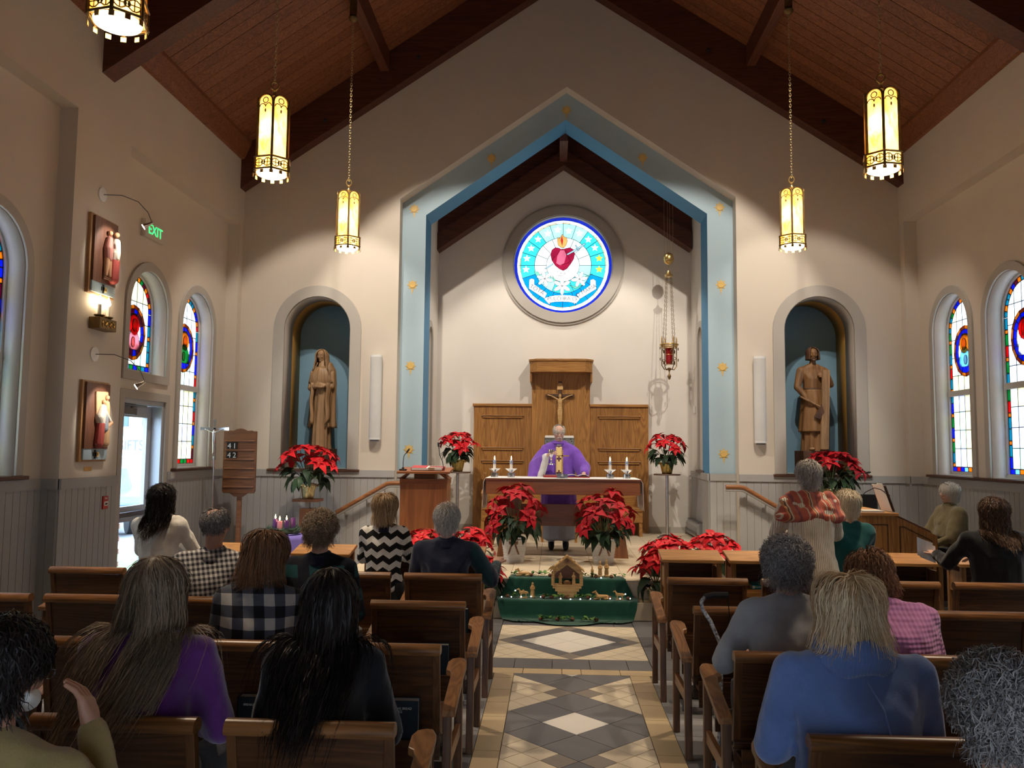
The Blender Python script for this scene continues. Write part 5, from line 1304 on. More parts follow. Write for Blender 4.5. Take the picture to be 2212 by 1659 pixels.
# ================================================================== SANCTUARY LAMP
sl = thing('sanctuary_lamp', 'hanging brass sanctuary lamp with a red glass right of the round window', 'lamp', (1.70, 13.2, 2.88))
MB().lathe([(.012, 0), (.02, .02), (.03, .05), (.018, .08), (.008, .10), (.012, .14), (.03, .155), (.035, .17), (.02, .19)], 12).build('drop_finial', 'dark_brass', sl, smooth=True)
for i in range(4):
    a = PI / 2 * i + .4; c, s_ = math.cos(a), math.sin(a); R_ = .135
    MB().tube([(.02 * c, .02 * s_, .17), (.09 * c, .09 * s_, .16), (R_ * c, R_ * s_, .22), (R_ * c, R_ * s_, .55)], .008, 6).build('rod', 'dark_brass', sl, smooth=True)
    m = MB()
    for z in (.27, .45):
        m.torus((.10 * c, .10 * s_, z), .028, .006, 'y' if i % 2 else 'x', 12, 4).torus((.165 * c, .165 * s_, z + .05), .022, .005, 'y' if i % 2 else 'x', 12, 4)
    m.build('scroll', 'dark_brass', sl, smooth=True); MB().tube([(R_ * c, R_ * s_, .56), (R_ * c, R_ * s_, .66), (R_ * c, R_ * s_, .70)], [.012, .010, .003], 6).build('spike', 'brass', sl, smooth=True)
    ch = MB(); a0 = V3(R_ * .8 * c, R_ * .8 * s_, .60); a1 = V3(.05 * c, .05 * s_, 1.68); n = 30; fs = [tuple(p.vertices) for p in _link.polygons]
    for k in range(n):
        q = a0.lerp(a1, k / (n - 1)); rot = Matrix.Rotation((k % 2) * PI / 2, 3, 'Z'); ch.add([rot @ v.co * .8 + q for v in _link.vertices], fs)
    ch.build('chain', 'dark_brass', sl, smooth=True)
MB().torus((0, 0, .56), .14, .014, 'z', 24, 8).torus((0, 0, .53), .125, .010, 'z', 24, 8).build('crown_ring', 'brass', sl, smooth=True)
MB().lathe([(.05, .25), (.058, .30), (.062, .48), (.07, .50)], 18).build('red_glass', 'ruby_glass', sl, smooth=True); MB().lathe([(.062, .395), (.066, .40), (.062, .405)], 18).lathe([(.052, .24), (.055, .25)], 18).build('glass_band', 'brass', sl, smooth=True)
MB().lathe([(.06, 1.67), (.07, 1.70), (.03, 1.73), (.015, 1.77)], 16).build('canopy', 'brass', sl, smooth=True); MB().ball((0, 0, 1.97), (.085, .085, .10), 18, 12).build('weight_ball', 'brass', sl, smooth=True)
for dx in (-.07, -.015, .02, .07): MB().tube([(dx, 0, 2.02 if abs(dx) < .05 else 1.98), (dx, 0, 3.5)], .0025, 4).build('cord', 'chain_brass', sl)
MB().tube([(0, 0, 1.76), (0, 0, 1.9)], .004, 4).build('cord', 'chain_brass', sl); MB().lathe([(.10, 3.5), (.08, 3.18 + .25), (.02, 3.4)], 12).build('ceiling_plate', 'dark_brass', sl)

# ================================================================== POINSETTIAS
def leaf_mesh(name, mats, w=.28, droop=.3, fold=.12, tip=.06, lobed=False):
    m = MB(); st = [0, .14, .34, .56, .78, 1.0]; hw = [.02, .17, w, w * .92, w * .5, .0]
    if lobed: hw = [.02, .15, w, w * .72, w * .5, .0]
    vs = []
    for t, h in zip(st, hw):
        z = .10 * math.sin(PI * t) - droop * t * t; vs += [(t, -h, z + fold * h * 2), (t, 0, z), (t, h, z + fold * h * 2)]
    fs = []
    for i in range(5): fs += [(3 * i, 3 * i + 3, 3 * i + 4, 3 * i + 1), (3 * i + 1, 3 * i + 4, 3 * i + 5, 3 * i + 2)]
    m.add(vs, fs); me = m.mesh(name, 'all', recalc=False); me.materials.append(MATS[mats]); return me
def leaf_mat(name, c, c2, rough=.5, trans=.25):
    m, nt, b = _nt(name); oi = N(nt, 'ShaderNodeObjectInfo'); L(nt, ramp(nt, oi.outputs['Random'], [(0, c), (1, c2)]), b.inputs['Base Color'])
    b.inputs['Roughness'].default_value = rough; b.inputs['Specular IOR Level'].default_value = .18
leaf_mat('bract_red', (.40, .006, .012), (.62, .014, .022)); leaf_mat('bract_deep', (.24, .005, .012), (.46, .010, .018)); leaf_mat('leaf_green', (.010, .022, .012), (.03, .06, .028), .45)
plain('cyathia', (.55, .42, .06), .6, 0, .3)
BR = [leaf_mesh('bract', 'bract_red', .27, .22), leaf_mesh('bract', 'bract_red', .30, .42, .10), leaf_mesh('bract', 'bract_red', .24, .05, .16)]
BD = [leaf_mesh('bract', 'bract_deep', .27, .22), leaf_mesh('bract', 'bract_deep', .30, .42, .10), leaf_mesh('bract', 'bract_deep', .24, .05, .16)]
LF = [leaf_mesh('leaf', 'leaf_green', .30, .35, .1, lobed=True), leaf_mesh('leaf', 'leaf_green', .28, .65, .08)]
CY = MB().ball((0, 0, 0), (1, 1, .7), 6, 4).mesh('flower_centre', True); CY.materials.append(MATS['cyathia'])
def poinsettia(label, loc, R, H, base, heads, size, seed, deep=False, pot=None, leaves=34, group='red poinsettias', low=.15, flat=.75):
    """dome of flower heads: centre at height base, radius R, rise H"""
    t = thing('poinsettia', label, 'plant', loc, 0, group); r = random.Random(seed); src = BD if deep else BR
    stems = MB(); c0 = V3(0, 0, base * .55 if pot else 0)
    for k in range(heads):
        f = (k + .5) / heads; el = math.asin(low + (1 - low) * (1 - f)) ; az = k * 2.39996 + r.uniform(-.3, .3)
        n = V3(math.cos(el) * math.cos(az), math.cos(el) * math.sin(az), math.sin(el)); q = V3(n.x * R, n.y * R, base + n.z * H) * 1.0
        q += V3(r.uniform(-.03, .03), r.uniform(-.03, .03), r.uniform(-.04, .04)) * (R / .35)
        nn = (n + V3(0, 0, flat)).normalized(); rot = nn.to_track_quat('Z', 'Y').to_matrix()
        stems.tube([c0, c0.lerp(q, .5) + V3(0, 0, .04), q], .005, 4)
        nb = r.choice((6, 7, 7, 8)); a0 = r.uniform(0, 6)
        for j in range(nb + 4):
            inner = j >= nb; a = a0 + (j * 2 * PI / nb if not inner else (j + .5) * 2 * PI / 4); s = size * (r.uniform(.85, 1.15) if not inner else r.uniform(.45, .6))
            mm = rot @ Matrix.Rotation(a, 3, 'Z') @ Matrix.Rotation(-(.10 + r.uniform(-.22, .18)) - (.35 if inner else 0), 3, 'Y') @ Matrix.Rotation(r.uniform(-.3, .3), 3, 'X')
            e = mm.to_euler(); off = rot @ V3(0, 0, .012 if inner else 0); inst('bract', r.choice(src), t, q + off, e, s)
        inst('flower_centre', CY, t, q + rot @ V3(0, 0, .015), (0, 0, 0), .010)
    for k in range(leaves):
        el = r.uniform(-.75, .35); az = r.uniform(0, 2 * PI); n = V3(math.cos(el) * math.cos(az), math.cos(el) * math.sin(az), math.sin(el)); q = V3(n.x * R * .62, n.y * R * .62, base + n.z * H * .55 - .02)
        mm = Matrix.Rotation(az, 3, 'Z') @ Matrix.Rotation(-el * .5 + r.uniform(.0, .5), 3, 'Y') @ Matrix.Rotation(r.uniform(-.5, .5), 3, 'X')
        inst('leaf', r.choice(LF), t, q, mm.to_euler(), size * r.uniform(1.0, 1.35))
    stems.build('stems', 'stem_green', t)
    if pot == 'foil' or pot == 'foil_pale':
        h = base * .52; m = 'foil_gold' if pot == 'foil' else 'foil_pale'
        o = MB().grid(lambda u, v: ((.075 + .035 * v) * (1 + .05 * math.sin(17 * 2 * PI * u) * (.3 + v)) * math.cos(2 * PI * u), (.075 + .035 * v) * (1 + .05 * math.sin(17 * 2 * PI * u) * (.3 + v)) * math.sin(2 * PI * u), h * v * (1 + .04 * math.sin(7 * 2 * PI * u) * v)), 68, 7).build('foil_pot', m, t, smooth='all', solid=.003)
        MB().lathe([(.07, .003), (.09, h * .75)], 16).build('soil', 'soil', t)
        MB().grid(lambda u, v: ((.105 + .05 * v + .02 * math.sin(9 * 2 * PI * u) * v) * math.cos(2 * PI * u), (.105 + .05 * v + .02 * math.sin(9 * 2 * PI * u) * v) * math.sin(2 * PI * u), h * .92 + .025 * math.sin(5 * 2 * PI * u) * v), 54, 2).build('foil_skirt', m, t, smooth='all', solid=.002)
    elif pot == 'wicker':
        h = .275
        MB().lathe([(.115, 0), (.118, .005), (.155, h - .01), (.158, h), (.148, h), (.14, h - .03), (.10, h - .04)], 28).build('pot', 'white_wicker', t, smooth=True)
        for k in range(8): z = .02 + k * .031; rr0 = .118 + .037 * z / h; MB().grid(lambda u, v: ((rr0 + .007 * abs(math.sin(PI * (u * 18 + (k % 2) * .5))) * math.sin(PI * v)) * math.cos(2 * PI * u), (rr0 + .004 * v + .007 * abs(math.sin(PI * (u * 18 + (k % 2) * .5))) * math.sin(PI * v)) * math.sin(2 * PI * u), z + .031 * v), 72, 4).build('wicker_course', 'white_wicker', t, smooth='all')
        MB().lathe([(.14, h - .035), (.12, h - .015), (.02, h - .012)], 20).build('soil', 'soil', t)
        b = thing('x', None, None); bpy.data.objects.remove(b)
        bow = MB()
        for s in (-1, 1):
            bow.grid(lambda u, v: (s * (.055 * math.sin(PI * u)), -.165 - .03 * math.sin(PI * u) , h - .005 + .03 * math.sin(2 * PI * u) + .035 * (v - .5)), 10, 2)
            bow.grid(lambda u, v: (s * (.012 + .05 * u) + .022 * (v - .5), -.17 - .02 * math.sin(4 * u), h - .02 - .15 * u), 8, 2)
        bow.build('ribbon_bow', 'ribbon', t, smooth='all', solid=.003)
    return t
poinsettia('poinsettia in gold foil on the steel stand left of the reredos', (-1.69, 13.2, 1.372), .26, .26, .36, 11, .145, 1, pot='foil')
poinsettia('poinsettia in gold foil on the steel stand right of the reredos', (1.655, 13.2, 1.372), .26, .26, .36, 11, .145, 2, pot='foil')
poinsettia('tall poinsettia in the white wicker pot left in front of the altar', (-.625, 10.16, .367), .34, .42, .50, 13, .155, 3, True, 'wicker', 52, low=-.1, flat=.5)
poinsettia('tall poinsettia in the white wicker pot right in front of the altar', (.465, 10.16, .367), .36, .36, .48, 14, .15, 5, True, 'wicker', 52, low=-.1, flat=.5)
poinsettia('poinsettia in pale foil on the wooden pedestal under the left niche', (-3.58, 11.4, 1.02), .36, .33, .40, 14, .17, 6, pot='foil_pale')
poinsettia('dark red poinsettia under the right niche', (3.66, 11.5, 1.02), .37, .32, .42, 14, .165, 7, True, 'foil_pale', 46)
poinsettia('poinsettia on the left steps behind the kneeling desks, farthest from the aisle', (-1.60, 9.3, .367), .21, .20, .22, 8, .15, 8, pot='foil', leaves=18)
poinsettia('poinsettia on the left steps, right beside the lectern front', (-1.10, 9.35, .367), .25, .21, .22, 10, .155, 9, pot='foil', leaves=20)
poinsettia('poinsettia low on the left steps beside the green cloth', (-.88, 8.72, .178), .17, .20, .22, 6, .145, 10, pot='foil_pale', leaves=18)
poinsettia('poinsettia on the right steps, nearest the aisle', (1.12, 9.3, .367), .24, .20, .20, 10, .155, 11, pot='foil', leaves=20)
poinsettia('poinsettia on the right steps, farther from the aisle', (1.62, 9.35, .367), .27, .22, .22, 11, .155, 12, pot='foil', leaves=20)
poinsettia('poinsettia low on the right steps in a pale foil pot', (.93, 8.72, .178), .18, .22, .26, 7, .15, 13, pot='foil_pale', leaves=20)
# pedestals under the niche plants
pd = thing('plant_pedestal', 'square wooden pedestal under the poinsettia by the left niche', 'pedestal', (-3.58, 11.4, 0), 0, 'wooden plant pedestals')
MB().box(-.175, .175, -.16, .16, .985, 1.02).build('top_board', 'altar_x', pd); MB().box(-.03, .03, -.03, .03, .89, .985).build('neck', 'dark_steel', pd); MB().box(-.09, .09, -.09, .09, .03, .89).build('column', 'altar_z', pd); MB().box(-.16, .16, -.16, .16, 0, .03).build('base', 'altar_x', pd)
o = copy_tree(pd); o.location = (3.66, 11.5, 0); o['label'] = 'square wooden pedestal under the poinsettia by the right niche'

# ================================================================== ADVENT WREATH TABLE
tb = thing('wreath_table', 'small round table under a purple cloth with the advent wreath', 'table', (-3.65, 10.6, 0))
MB().lathe([(.26, .56), (.27, .58), (.26, .60)], 24).build('table_top', 'altar_x', tb); MB().lathe([(.04, 0), (.04, .56)], 12).build('post', 'altar_z', tb); MB().lathe([(.18, 0), (.17, .03), (.05, .05)], 16).build('foot', 'altar_x', tb)
pcl = setp(MB().grid(lambda u, v: ((.02 + .255 * min(1, v * 2.5) + (.035 + .02 * math.sin(11 * 2 * PI * u)) * max(0, v - .4)) * math.cos(2 * PI * u), (.02 + .255 * min(1, v * 2.5) + (.035 + .02 * math.sin(11 * 2 * PI * u)) * max(0, v - .4)) * math.sin(2 * PI * u), .604 - .50 * max(0, v - .4) / .6), 88, 15).build('table_cloth', 'purple_cloth', smooth='all', solid=.003), 'purple cloth draped over the round wreath table', 'cloth'); pcl.location = (-3.65, 10.6, 0)
wr = thing('advent_wreath', 'evergreen advent wreath on the purple cloth', 'wreath', (-3.65, 10.6, .607))
MB().torus((0, 0, .045), .19, .03, 'z', 24, 6).build('wire_ring', 'stem_green', wr)
r = random.Random(3); nd = [MB(), MB(), MB()]
for k in range(1500):
    a = r.uniform(0, 2 * PI); q = r.uniform(0, 2 * PI); c = V3(.19 * math.cos(a), .19 * math.sin(a), .045) + V3(math.cos(q) * math.cos(a), math.cos(q) * math.sin(a), abs(math.sin(q))) * .04
    d = V3(r.gauss(0, 1), r.gauss(0, 1), r.gauss(.3, .6)).normalized() * r.uniform(.04, .075); b = d.cross(V3(r.random(), r.random(), 1)).normalized() * .003
    nd[k % 3].add([c - b, c + b, c + d], [(0, 1, 2)])
plain('pine_light', (.07, .13, .085), .7, 0, .3, 12); plain('pine_grey', (.11, .16, .13), .7, 0, .3, 12)
for k, m in enumerate(('pine', 'pine_light', 'pine_grey')): o = nd[k].build('needles', m, wr); o['kind'] = 'stuff'
for x, y, m, hh, lit_, lab in ((-.09, -.06, 'wax_purple', .15, 1, 'lit purple candle at the left of the advent wreath'), (-.02, -.10, 'wax_pink', .13, 1, 'lit pink candle of the advent wreath'), (.06, -.07, 'wax_purple', .135, 1, 'lit purple candle right of the pink one on the wreath'), (.10, .07, 'wax_purple', .16, 0, 'tall purple candle at the back of the advent wreath')):
    t = thing('advent_candle', lab, 'candle', (-3.65 + x, 10.6 + y, .612), 0, 'advent candles')
    MB().lathe([(.032, 0), (.033, .005), (.032, .04 + hh), (.028, .045 + hh), (.006, .043 + hh)], 18).build('wax', m, t, smooth=True); MB().tube([(0, 0, .04 + hh), (0, 0, .058 + hh)], .0018, 4).build('wick', 'black_felt', t)
    if lit_: MB().lathe([(.003, .052 + hh), (.009, .066 + hh), (.007, .084 + hh), (.0006, .108 + hh)], 8).build('flame', 'flame', t, smooth=True)

# ================================================================== HYMN BOARD, PROCESSIONAL CROSS
hb = thing('hymn_board', 'dark wooden hymn board on a post showing 41 and 42 left of the niche', 'board', (-4.54, 11.3, 0))
pr = [(-.235, 1.12), (-.215, 1.09), (.215, 1.09), (.235, 1.12), (.235, 1.955), (.19, 1.955), (.16, 1.965), (.10, 1.96), (.05, 1.985), (0, 1.995), (-.05, 1.985), (-.10, 1.96), (-.16, 1.965), (-.19, 1.955), (-.235, 1.955)]
MB().prism(pr, 'y', 0, .03).build('board', 'board_wood', hb, bevel=.004); MB().prism([(-.14, 1.10), (.14, 1.10), (.06, 1.04), (-.06, 1.04)], 'y', .005, .03).build('foot_mould', 'board_wood', hb)
for k in range(6): z = 1.17 + k * .128; MB().box(-.215, .215, -.014, 0, z, z + .018).build('slat', 'rail_wood', hb, bevel=.003)
for z, tx in ((1.745, '41'), (1.615, '42')):
    for k, chh in enumerate(tx): 
        x = -.145 + k * .075; cd = MB().box(x - .036, x + .036, -.012, -.006, z - .055, z + .055).build('number_card', 'black_felt', hb); text(chh, .105, 'paper', cd, (x, -.0135, z))
MB().box(-.032, .032, .03, .07, .04, 1.30).build('post', 'rail_wood', hb, bevel=.004); MB().box(-.2, .2, -.02, .12, 0, .04).box(-.03, .03, -.18, .28, 0, .035).build('base', 'rail_wood', hb)
px = thing('processional_cross', 'slender chrome processional cross on a staff beside the hymn board', 'cross', (-4.78, 11.0, 0))
MB().tube([(0, 0, .05), (0, 0, 1.60)], .014, 10).build('staff', 'silver', px, smooth=True); MB().lathe([(.13, 0), (.12, .03), (.03, .06), (.02, .08)], 20).build('base', 'silver', px, smooth=True)
MB().hexa([(-.024, -.01, 1.55), (.024, -.01, 1.55), (.024, .01, 1.55), (-.024, .01, 1.55)], [(-.012, -.008, 1.95), (.012, -.008, 1.95), (.012, .008, 1.95), (-.012, .008, 1.95)]).hexa([(-.012, -.008, 1.95), (.012, -.008, 1.95), (.012, .008, 1.95), (-.012, .008, 1.95)], [(-.026, -.008, 2.11), (.026, -.008, 2.11), (.026, .008, 2.11), (-.026, .008, 2.11)]).build('upright', 'silver', px)
for s in (-1, 1): MB().hexa([(0, -.008, 1.97), (s * .20, -.008, 1.955), (s * .20, .008, 1.955), (0, .008, 1.97)], [(0, -.008, 1.99), (s * .20, -.008, 2.0), (s * .20, .008, 2.0), (0, .008, 1.99)]).build('cross_arm', 'silver', px)
add_mesh('corpus', skin([[((0, -.02, 1.95), .016)], [((0, -.02, 1.92), .022), ((0, -.02, 1.82), .02)], [((0, -.02, 1.82), .02), ((0, -.02, 1.64), .012)], [((.015, -.02, 1.93), .009), ((.13, -.016, 1.975), .006)], [((-.015, -.02, 1.93), .009), ((-.13, -.016, 1.975), .006)]], .006, 1, 'corpus'), 'silver', px)

# ================================================================== ORGAN at the right wall
og = thing('organ', 'oak organ console with a sloping keyboard side at the right of the desks', 'organ', (3.22, 9.35, 0))
MB().prism([(0, 0), (.86, 0), (.86, .83), (.50, 1.0), (.40, 1.04), (0, 1.04)], 'y', 0, .05).build('side_panel', 'oak_z', og)
MB().prism([(0, 0), (.86, 0), (.86, .60), (.50, 1.0), (.40, 1.04), (0, 1.04)], 'y', .9, .95).build('side_panel', 'oak_z', og)
MB().box(0, .05, .05, .9, 0, 1.04).build('back_panel', 'oak_z', og); MB().box(-.03, .44, -.03, .98, 1.04, 1.075).build('top_board', 'desk_x', og, bevel=.006)
for pts in ([(.10, .10), (.33, .10), (.33, .95), (.10, .95)], [(.45, .10), (.80, .10), (.80, .78), (.50, .93), (.45, .93)]):
    inn = inset(pts, .012); MB().slab([pts, inn], 'y', -.006, 0).build('panel_mould', 'pew_x', og)
MB().box(.50, .84, .06, .89, .70, .74).build('key_bed', 'oak_x', og); MB().box(.62, .82, .10, .86, .74, .76).build('keys', 'wax_white', og); MB().box(.50, .62, .06, .89, .74, .95).build('stop_board', 'sill_wood', og)
MB().prism([(.48, .98), (.50, 1.06), (.92, .86), (.96, .80), (.96, .52), (.90, .52), (.90, .78), (.86, .80)], 'y', .30, .86).build('fall_board', 'sill_wood', og, bevel=.01)
for x in (.70,): MB().box(.05, .80, .1, .85, .02, .05).build('pedal_board', 'oak_x', og)
mu = thing('music_sheets', 'sheet music leaning on the rack of the organ console', 'paper', (3.63, 9.55, 1.08)); mu.rotation_euler = (0, -.32, 0)
MB().box(-.004, .0, -.14, .02, 0, .33).build('sheet', 'paper', mu); MB().box(.004, .008, -.10, .20, .0, .31).build('sheet', 'paper', mu); MB().box(.012, .02, -.16, .24, -.0, .30).build('rack', 'sill_wood', mu)
nb = thing('closed_notebook', 'white folder lying on top of the organ', 'folder', (3.38, 9.45, 1.077)); MB().box(-.11, .14, -.1, .12, 0, .008).build('cover', 'paper', nb); MB().box(-.108, .138, -.098, .118, .008, .018).build('page_block', 'page_edge', nb)
goose('black gooseneck microphone arching over the organ sheet music', (3.22, 9.42, 1.076), [(0, 0, .02), (.03, 0, .12), (.12, 0, .22), (.22, 0, .27), (.29, 0, .25), (.34, 0, .215)])
goose('gooseneck lamp rising highest above the organ', (3.35, 9.9, 1.076), [(0, 0, .02), (-.03, 0, .2), (.0, 0, .34), (.08, 0, .41), (.18, 0, .425)])
goose('short gooseneck microphone at the back corner of the organ', (3.10, 9.9, 1.06), [(0, 0, .02), (.03, 0, .12), (.09, 0, .17), (.16, 0, .175)])
setp(MB().box(-.13, .13, -.012, .012, -.10, .10).build('wall_screen', 'black_plastic', bevel=.006), 'small black screen on the wall behind the organ', 'screen').location = (4.30, 11.94, 1.05)
ob = thing('organ_bench', 'dark bench at the organ under the seated woman in olive', 'bench', (4.42, 9.72, 0)); MB().box(-.17, .17, -.42, .42, .50, .54).build('seat', 'sill_wood', ob, bevel=.006)
for s in (-1, 1): MB().box(-.15, .15, s * .38 - .02, s * .38 + .02, 0, .50).build('end_panel', 'sill_wood', ob)

# ================================================================== LEFT PIER: stations, sconce, picture lamps, exit sign, fire alarm
def station(label, loc, seed, figs):
    t = thing('station_relief', label, 'plaque', loc, PI / 2, 'carved stations on the left pier')   # local x runs along the wall, -y faces the room
    MB().box(-.245, .245, -.035, 0, 0, .82).build('backboard', 'panel_edge', t, bevel=.004); MB().box(-.205, .225, -.058, -.035, .13, .80).build('walnut_panel', 'panel_wood', t); MB().box(-.205, .225, -.052, -.035, .02, .13).build('blue_panel', 'blue_paint', t)
    MB().box(-.012, .012, -.06, -.052, .03, .12).box(-.035, .035, -.06, -.052, .055, .095).build('number_cross', 'lead', t); MB().slab([[(.02, .05), (.06, .05), (.06, .095), (.02, .095)], [(.03, .06), (.05, .06), (.05, .085), (.03, .085)]], 'y', -.062, -.052).build('number_frame', 'gold_paint', t)
    for nm, mat, hh in figs: add_mesh(nm, skin(hh, .006, 2, nm), mat, t)
    return t
plain('relief_white', (.70, .63, .54), .6); plain('relief_red', (.36, .06, .05), .6); plain('relief_rose', (.42, .18, .15), .6); plain('relief_flesh', (.50, .28, .15), .6); plain('relief_wood', (.52, .33, .17), .6); plain('relief_blue', (.25, .28, .32), .6)
Y1 = -.085
S1 = [('figure', 'relief_rose', [[((.02, Y1, .60), .035), ((.0, Y1, .50), .05), ((.01, Y1, .40), .045)]]), ('figure', 'relief_flesh', [[((.03, Y1, .67), .028)], [((.0, Y1, .40), .035), ((-.02, Y1, .22), .02)], [((.03, Y1, .40), .03), ((.05, Y1, .22), .02)]]),
      ('figure', 'relief_white', [[((.14, Y1 - .01, .60), .04), ((.13, Y1 - .01, .48), .052), ((.14, Y1, .40), .045)], [((.10, Y1 - .03, .56), .02), ((.12, Y1 - .04, .42), .018)]]), ('figure', 'relief_flesh', [[((.14, Y1 - .01, .68), .03)], [((.13, Y1 - .035, .40), .016)]]), ('figure', 'relief_red', [[((.14, Y1, .40), .05), ((.13, Y1, .20), .055)]]), ('ledge', 'panel_wood', [[((-.04, Y1, .19), .015), ((.15, Y1, .18), .015)]])]
S2 = [('figure', 'relief_white', [[((.05, Y1, .55), .04), ((.0, Y1, .45), .05), ((.03, Y1, .38), .04)], [((.06, Y1 - .02, .52), .02), ((.15, Y1 - .03, .42), .016)]]), ('figure', 'relief_flesh', [[((.06, Y1, .61), .028)], [((.12, Y1, .66), .028)], [((.17, Y1 - .03, .40), .022), ((.13, Y1 - .02, .36), .02)]]), ('figure', 'relief_red', [[((.02, Y1, .38), .045), ((.0, Y1, .18), .05)]]), ('figure', 'relief_blue', [[((.09, Y1, .46), .04), ((.09, Y1, .34), .045)]]), ('figure', 'relief_wood', [[((.12, Y1, .34), .04), ((.12, Y1, .19), .045)], [((.13, Y1 + .01, .60), .035), ((.14, Y1 + .01, .42), .04)]]), ('drapery', 'relief_wood', [[((-.05, Y1 + .02, .70), .015), ((.15, Y1 + .02, .71), .015), ((.15, Y1 + .02, .50), .012), ((-.03, Y1 + .02, .48), .012)]]), ('ledge', 'panel_wood', [[((-.04, Y1, .17), .015), ((.13, Y1, .17), .015)]])]
station('upper carved station relief of two figures on the left pier', (-4.87, 8.145, 3.275), 1, S1)
station('lower carved station relief with bowl on the left pier', (-4.87, 8.145, 1.57), 2, S2)
setp(MB().box(-.004, 0, -.07, .07, -.02, .02).build('brass_plaque', 'brass'), 'small brass plaque under the lower station relief', 'plaque').location = (-4.866, 8.12, 1.497)
sc = thing('candle_sconce', 'brass wall sconce with two lit candle bulbs between the stations', 'lamp', (-4.87, 8.16, 2.92))
MB().box(0, .12, -.16, .16, 0, .12).build('box', 'dark_brass', sc, bevel=.006)
for y in (-.08, 0, .08): MB().torus((.124, y, .06), .032, .006, 'x', 12, 4).build('tracery_ring', 'brass', sc)
for y in (-.08, .08):
    MB().lathe([(.02, .12), (.05, .14), (.052, .15), (.015, .155)], 14, (.065, y, 0)).build('drip_cup', 'dark_brass', sc, smooth=True); MB().lathe([(.018, .15), (.018, .26)], 12, (.065, y, 0)).build('candle_tube', 'wax_white', sc, smooth=True)
    MB().lathe([(.012, .26), (.024, .285), (.018, .315), (.002, .355)], 10, (.065, y, 0)).build('bulb', 'bulb', sc, smooth=True)
for k, (z, lab, tz) in enumerate(((4.343, 'upper picture lamp on a thin arched arm over the station', 3.75), (2.668, 'lower picture lamp on a thin arched arm over the station', 2.05))):
    t = thing('picture_lamp', lab, 'lamp', (-4.87, 8.13, z), 0, 'arched picture lamps on the left pier')
    MB().lathe([(.075, 0), (.075, .012), (.02, .02)], 20).build('wall_disc', 'white_plastic', t, smooth=True).rotation_euler = (0, PI / 2, 0)
    pts = [(.02, 0, 0), (.20, .03, .0), (.36, .06, -.06), (.46, .08, -.17), (.50, .09, -.27)]
    MB().tube(pts, .005, 6).build('arm', 'dark_steel', t, smooth=True)
    m = MB().tube([(.51, .09, -.27), (.47, .075, -.30), (.43, .06, -.325)], [.012, .02, .034], 12).build('shade', 'silver', t, smooth=True); ln_ = MB().lathe([(.028, 0), (.028, .004)], 12).build('lens', 'spot_lens', t)
    ln_.location = (.428, .059, -.328); ln_.rotation_euler = Vector((-.8, -.3, -.55)).to_track_quat('Z', 'Y').to_euler()
    lamp('picture_spot', 'SPOT', (-4.87 + .41, 8.185, z - .34), 9, WHITE, (-4.87, 8.19, tz), spot_size=math.radians(75), spot_blend=.5, shadow_soft_size=.02)
ex = thing('exit_sign', 'green lit exit sign above the side door window', 'sign', (-5.05, 9.535, 4.22), PI / 2)
MB().box(-.24, .24, -.055, 0, 0, .21).build('housing', 'wall_paint', ex, bevel=.004); text('EXIT', .17, 'exit_green', ex, (0, -.057, .105), (PI / 2, 0, 0))
fa = thing('fire_alarm', 'red fire alarm box on the left wainscot beside the door', 'alarm', (-4.885, 8.44, 1.07), PI / 2)
MB().box(-.05, .05, -.045, 0, 0, .135).build('box', 'red_plastic', fa, bevel=.005); MB().box(-.035, .035, -.05, -.045, .035, .08).build('pull_handle', 'paper', fa); text('FIRE', .028, 'paper', fa, (0, -.047, .11)); MB().box(-.02, .02, -.053, -.05, .045, .065).build('slot', 'black_plastic', fa)
setp(MB().box(-.004, 0, -.055, .055, -.035, .035).build('door_label', 'frame_white'), 'small pale label plate on the rail beside the side door', 'label').location = (-5.018, 10.32, 1.36)
setp(MB().box(0, .003, -.09, .09, -.12, .12).build('window_notice', 'paper'), 'white notice taped to the right window beside the organ', 'notice').location = (5.222, 10.72, 1.93)

# ================================================================== OUTSIDE, seen through the side door
setp(MB().box(-60, -5.35, -30, 60, -.35, -.2).build('outdoor_ground', 'asphalt'), kind='structure'); setp(MB().box(-8.8, -5.5, 5, 14.5, -.2, -.16).build('outdoor_lawn', 'grass'), kind='structure')
setp(MB().box(5.35, 60, -30, 60, -.35, -.2).build('outdoor_yard', 'asphalt'), kind='structure')
sh = thing('roadside_store', 'white sided store building across the road through the door', 'building', (-19.5, 34, -.2), -.35)
MB().box(-7, 7, 0, 6, 0, 4.2).build('wall', 'siding', sh); MB().prism([(-.3, 4.2), (6.3, 4.2), (3, 6)], 'x', -7.2, 7.2).build('roof', 'asphalt', sh)
for k in range(7):
    w = MB().box(-6 + k * 1.7, -5.1 + k * 1.7, -.03, 0, 2.75, 3.25).build('window', 'car_glass', sh); MB().box(-5.58 + k * 1.7, -5.52 + k * 1.7, -.05, -.03, 2.75, 3.25).build('glazing_bar', 'siding', w)
text('ANTIQUES & GIFTS', .62, 'dark_steel', sh, (0, -.04, 1.95)); text('GENERAL STORE', .5, 'grey_metal', sh, (0, -.04, 1.25)); MB().box(-6.5, 6.5, -.06, 0, 2.45, 2.55).build('sill_band', 'siding', sh)
ca = thing('parked_car', 'grey blue car parked outside the side door', 'car', (-10.9, 18.4, -.2), -.9)
MB().prism([(-2.1, .35), (2.1, .35), (2.15, .7), (1.9, .85), (1.0, .95), (.4, 1.42), (-1.0, 1.45), (-1.8, 1.0), (-2.1, .95)], 'y', -.85, .85).build('body', 'car_paint', ca, bevel=.06)
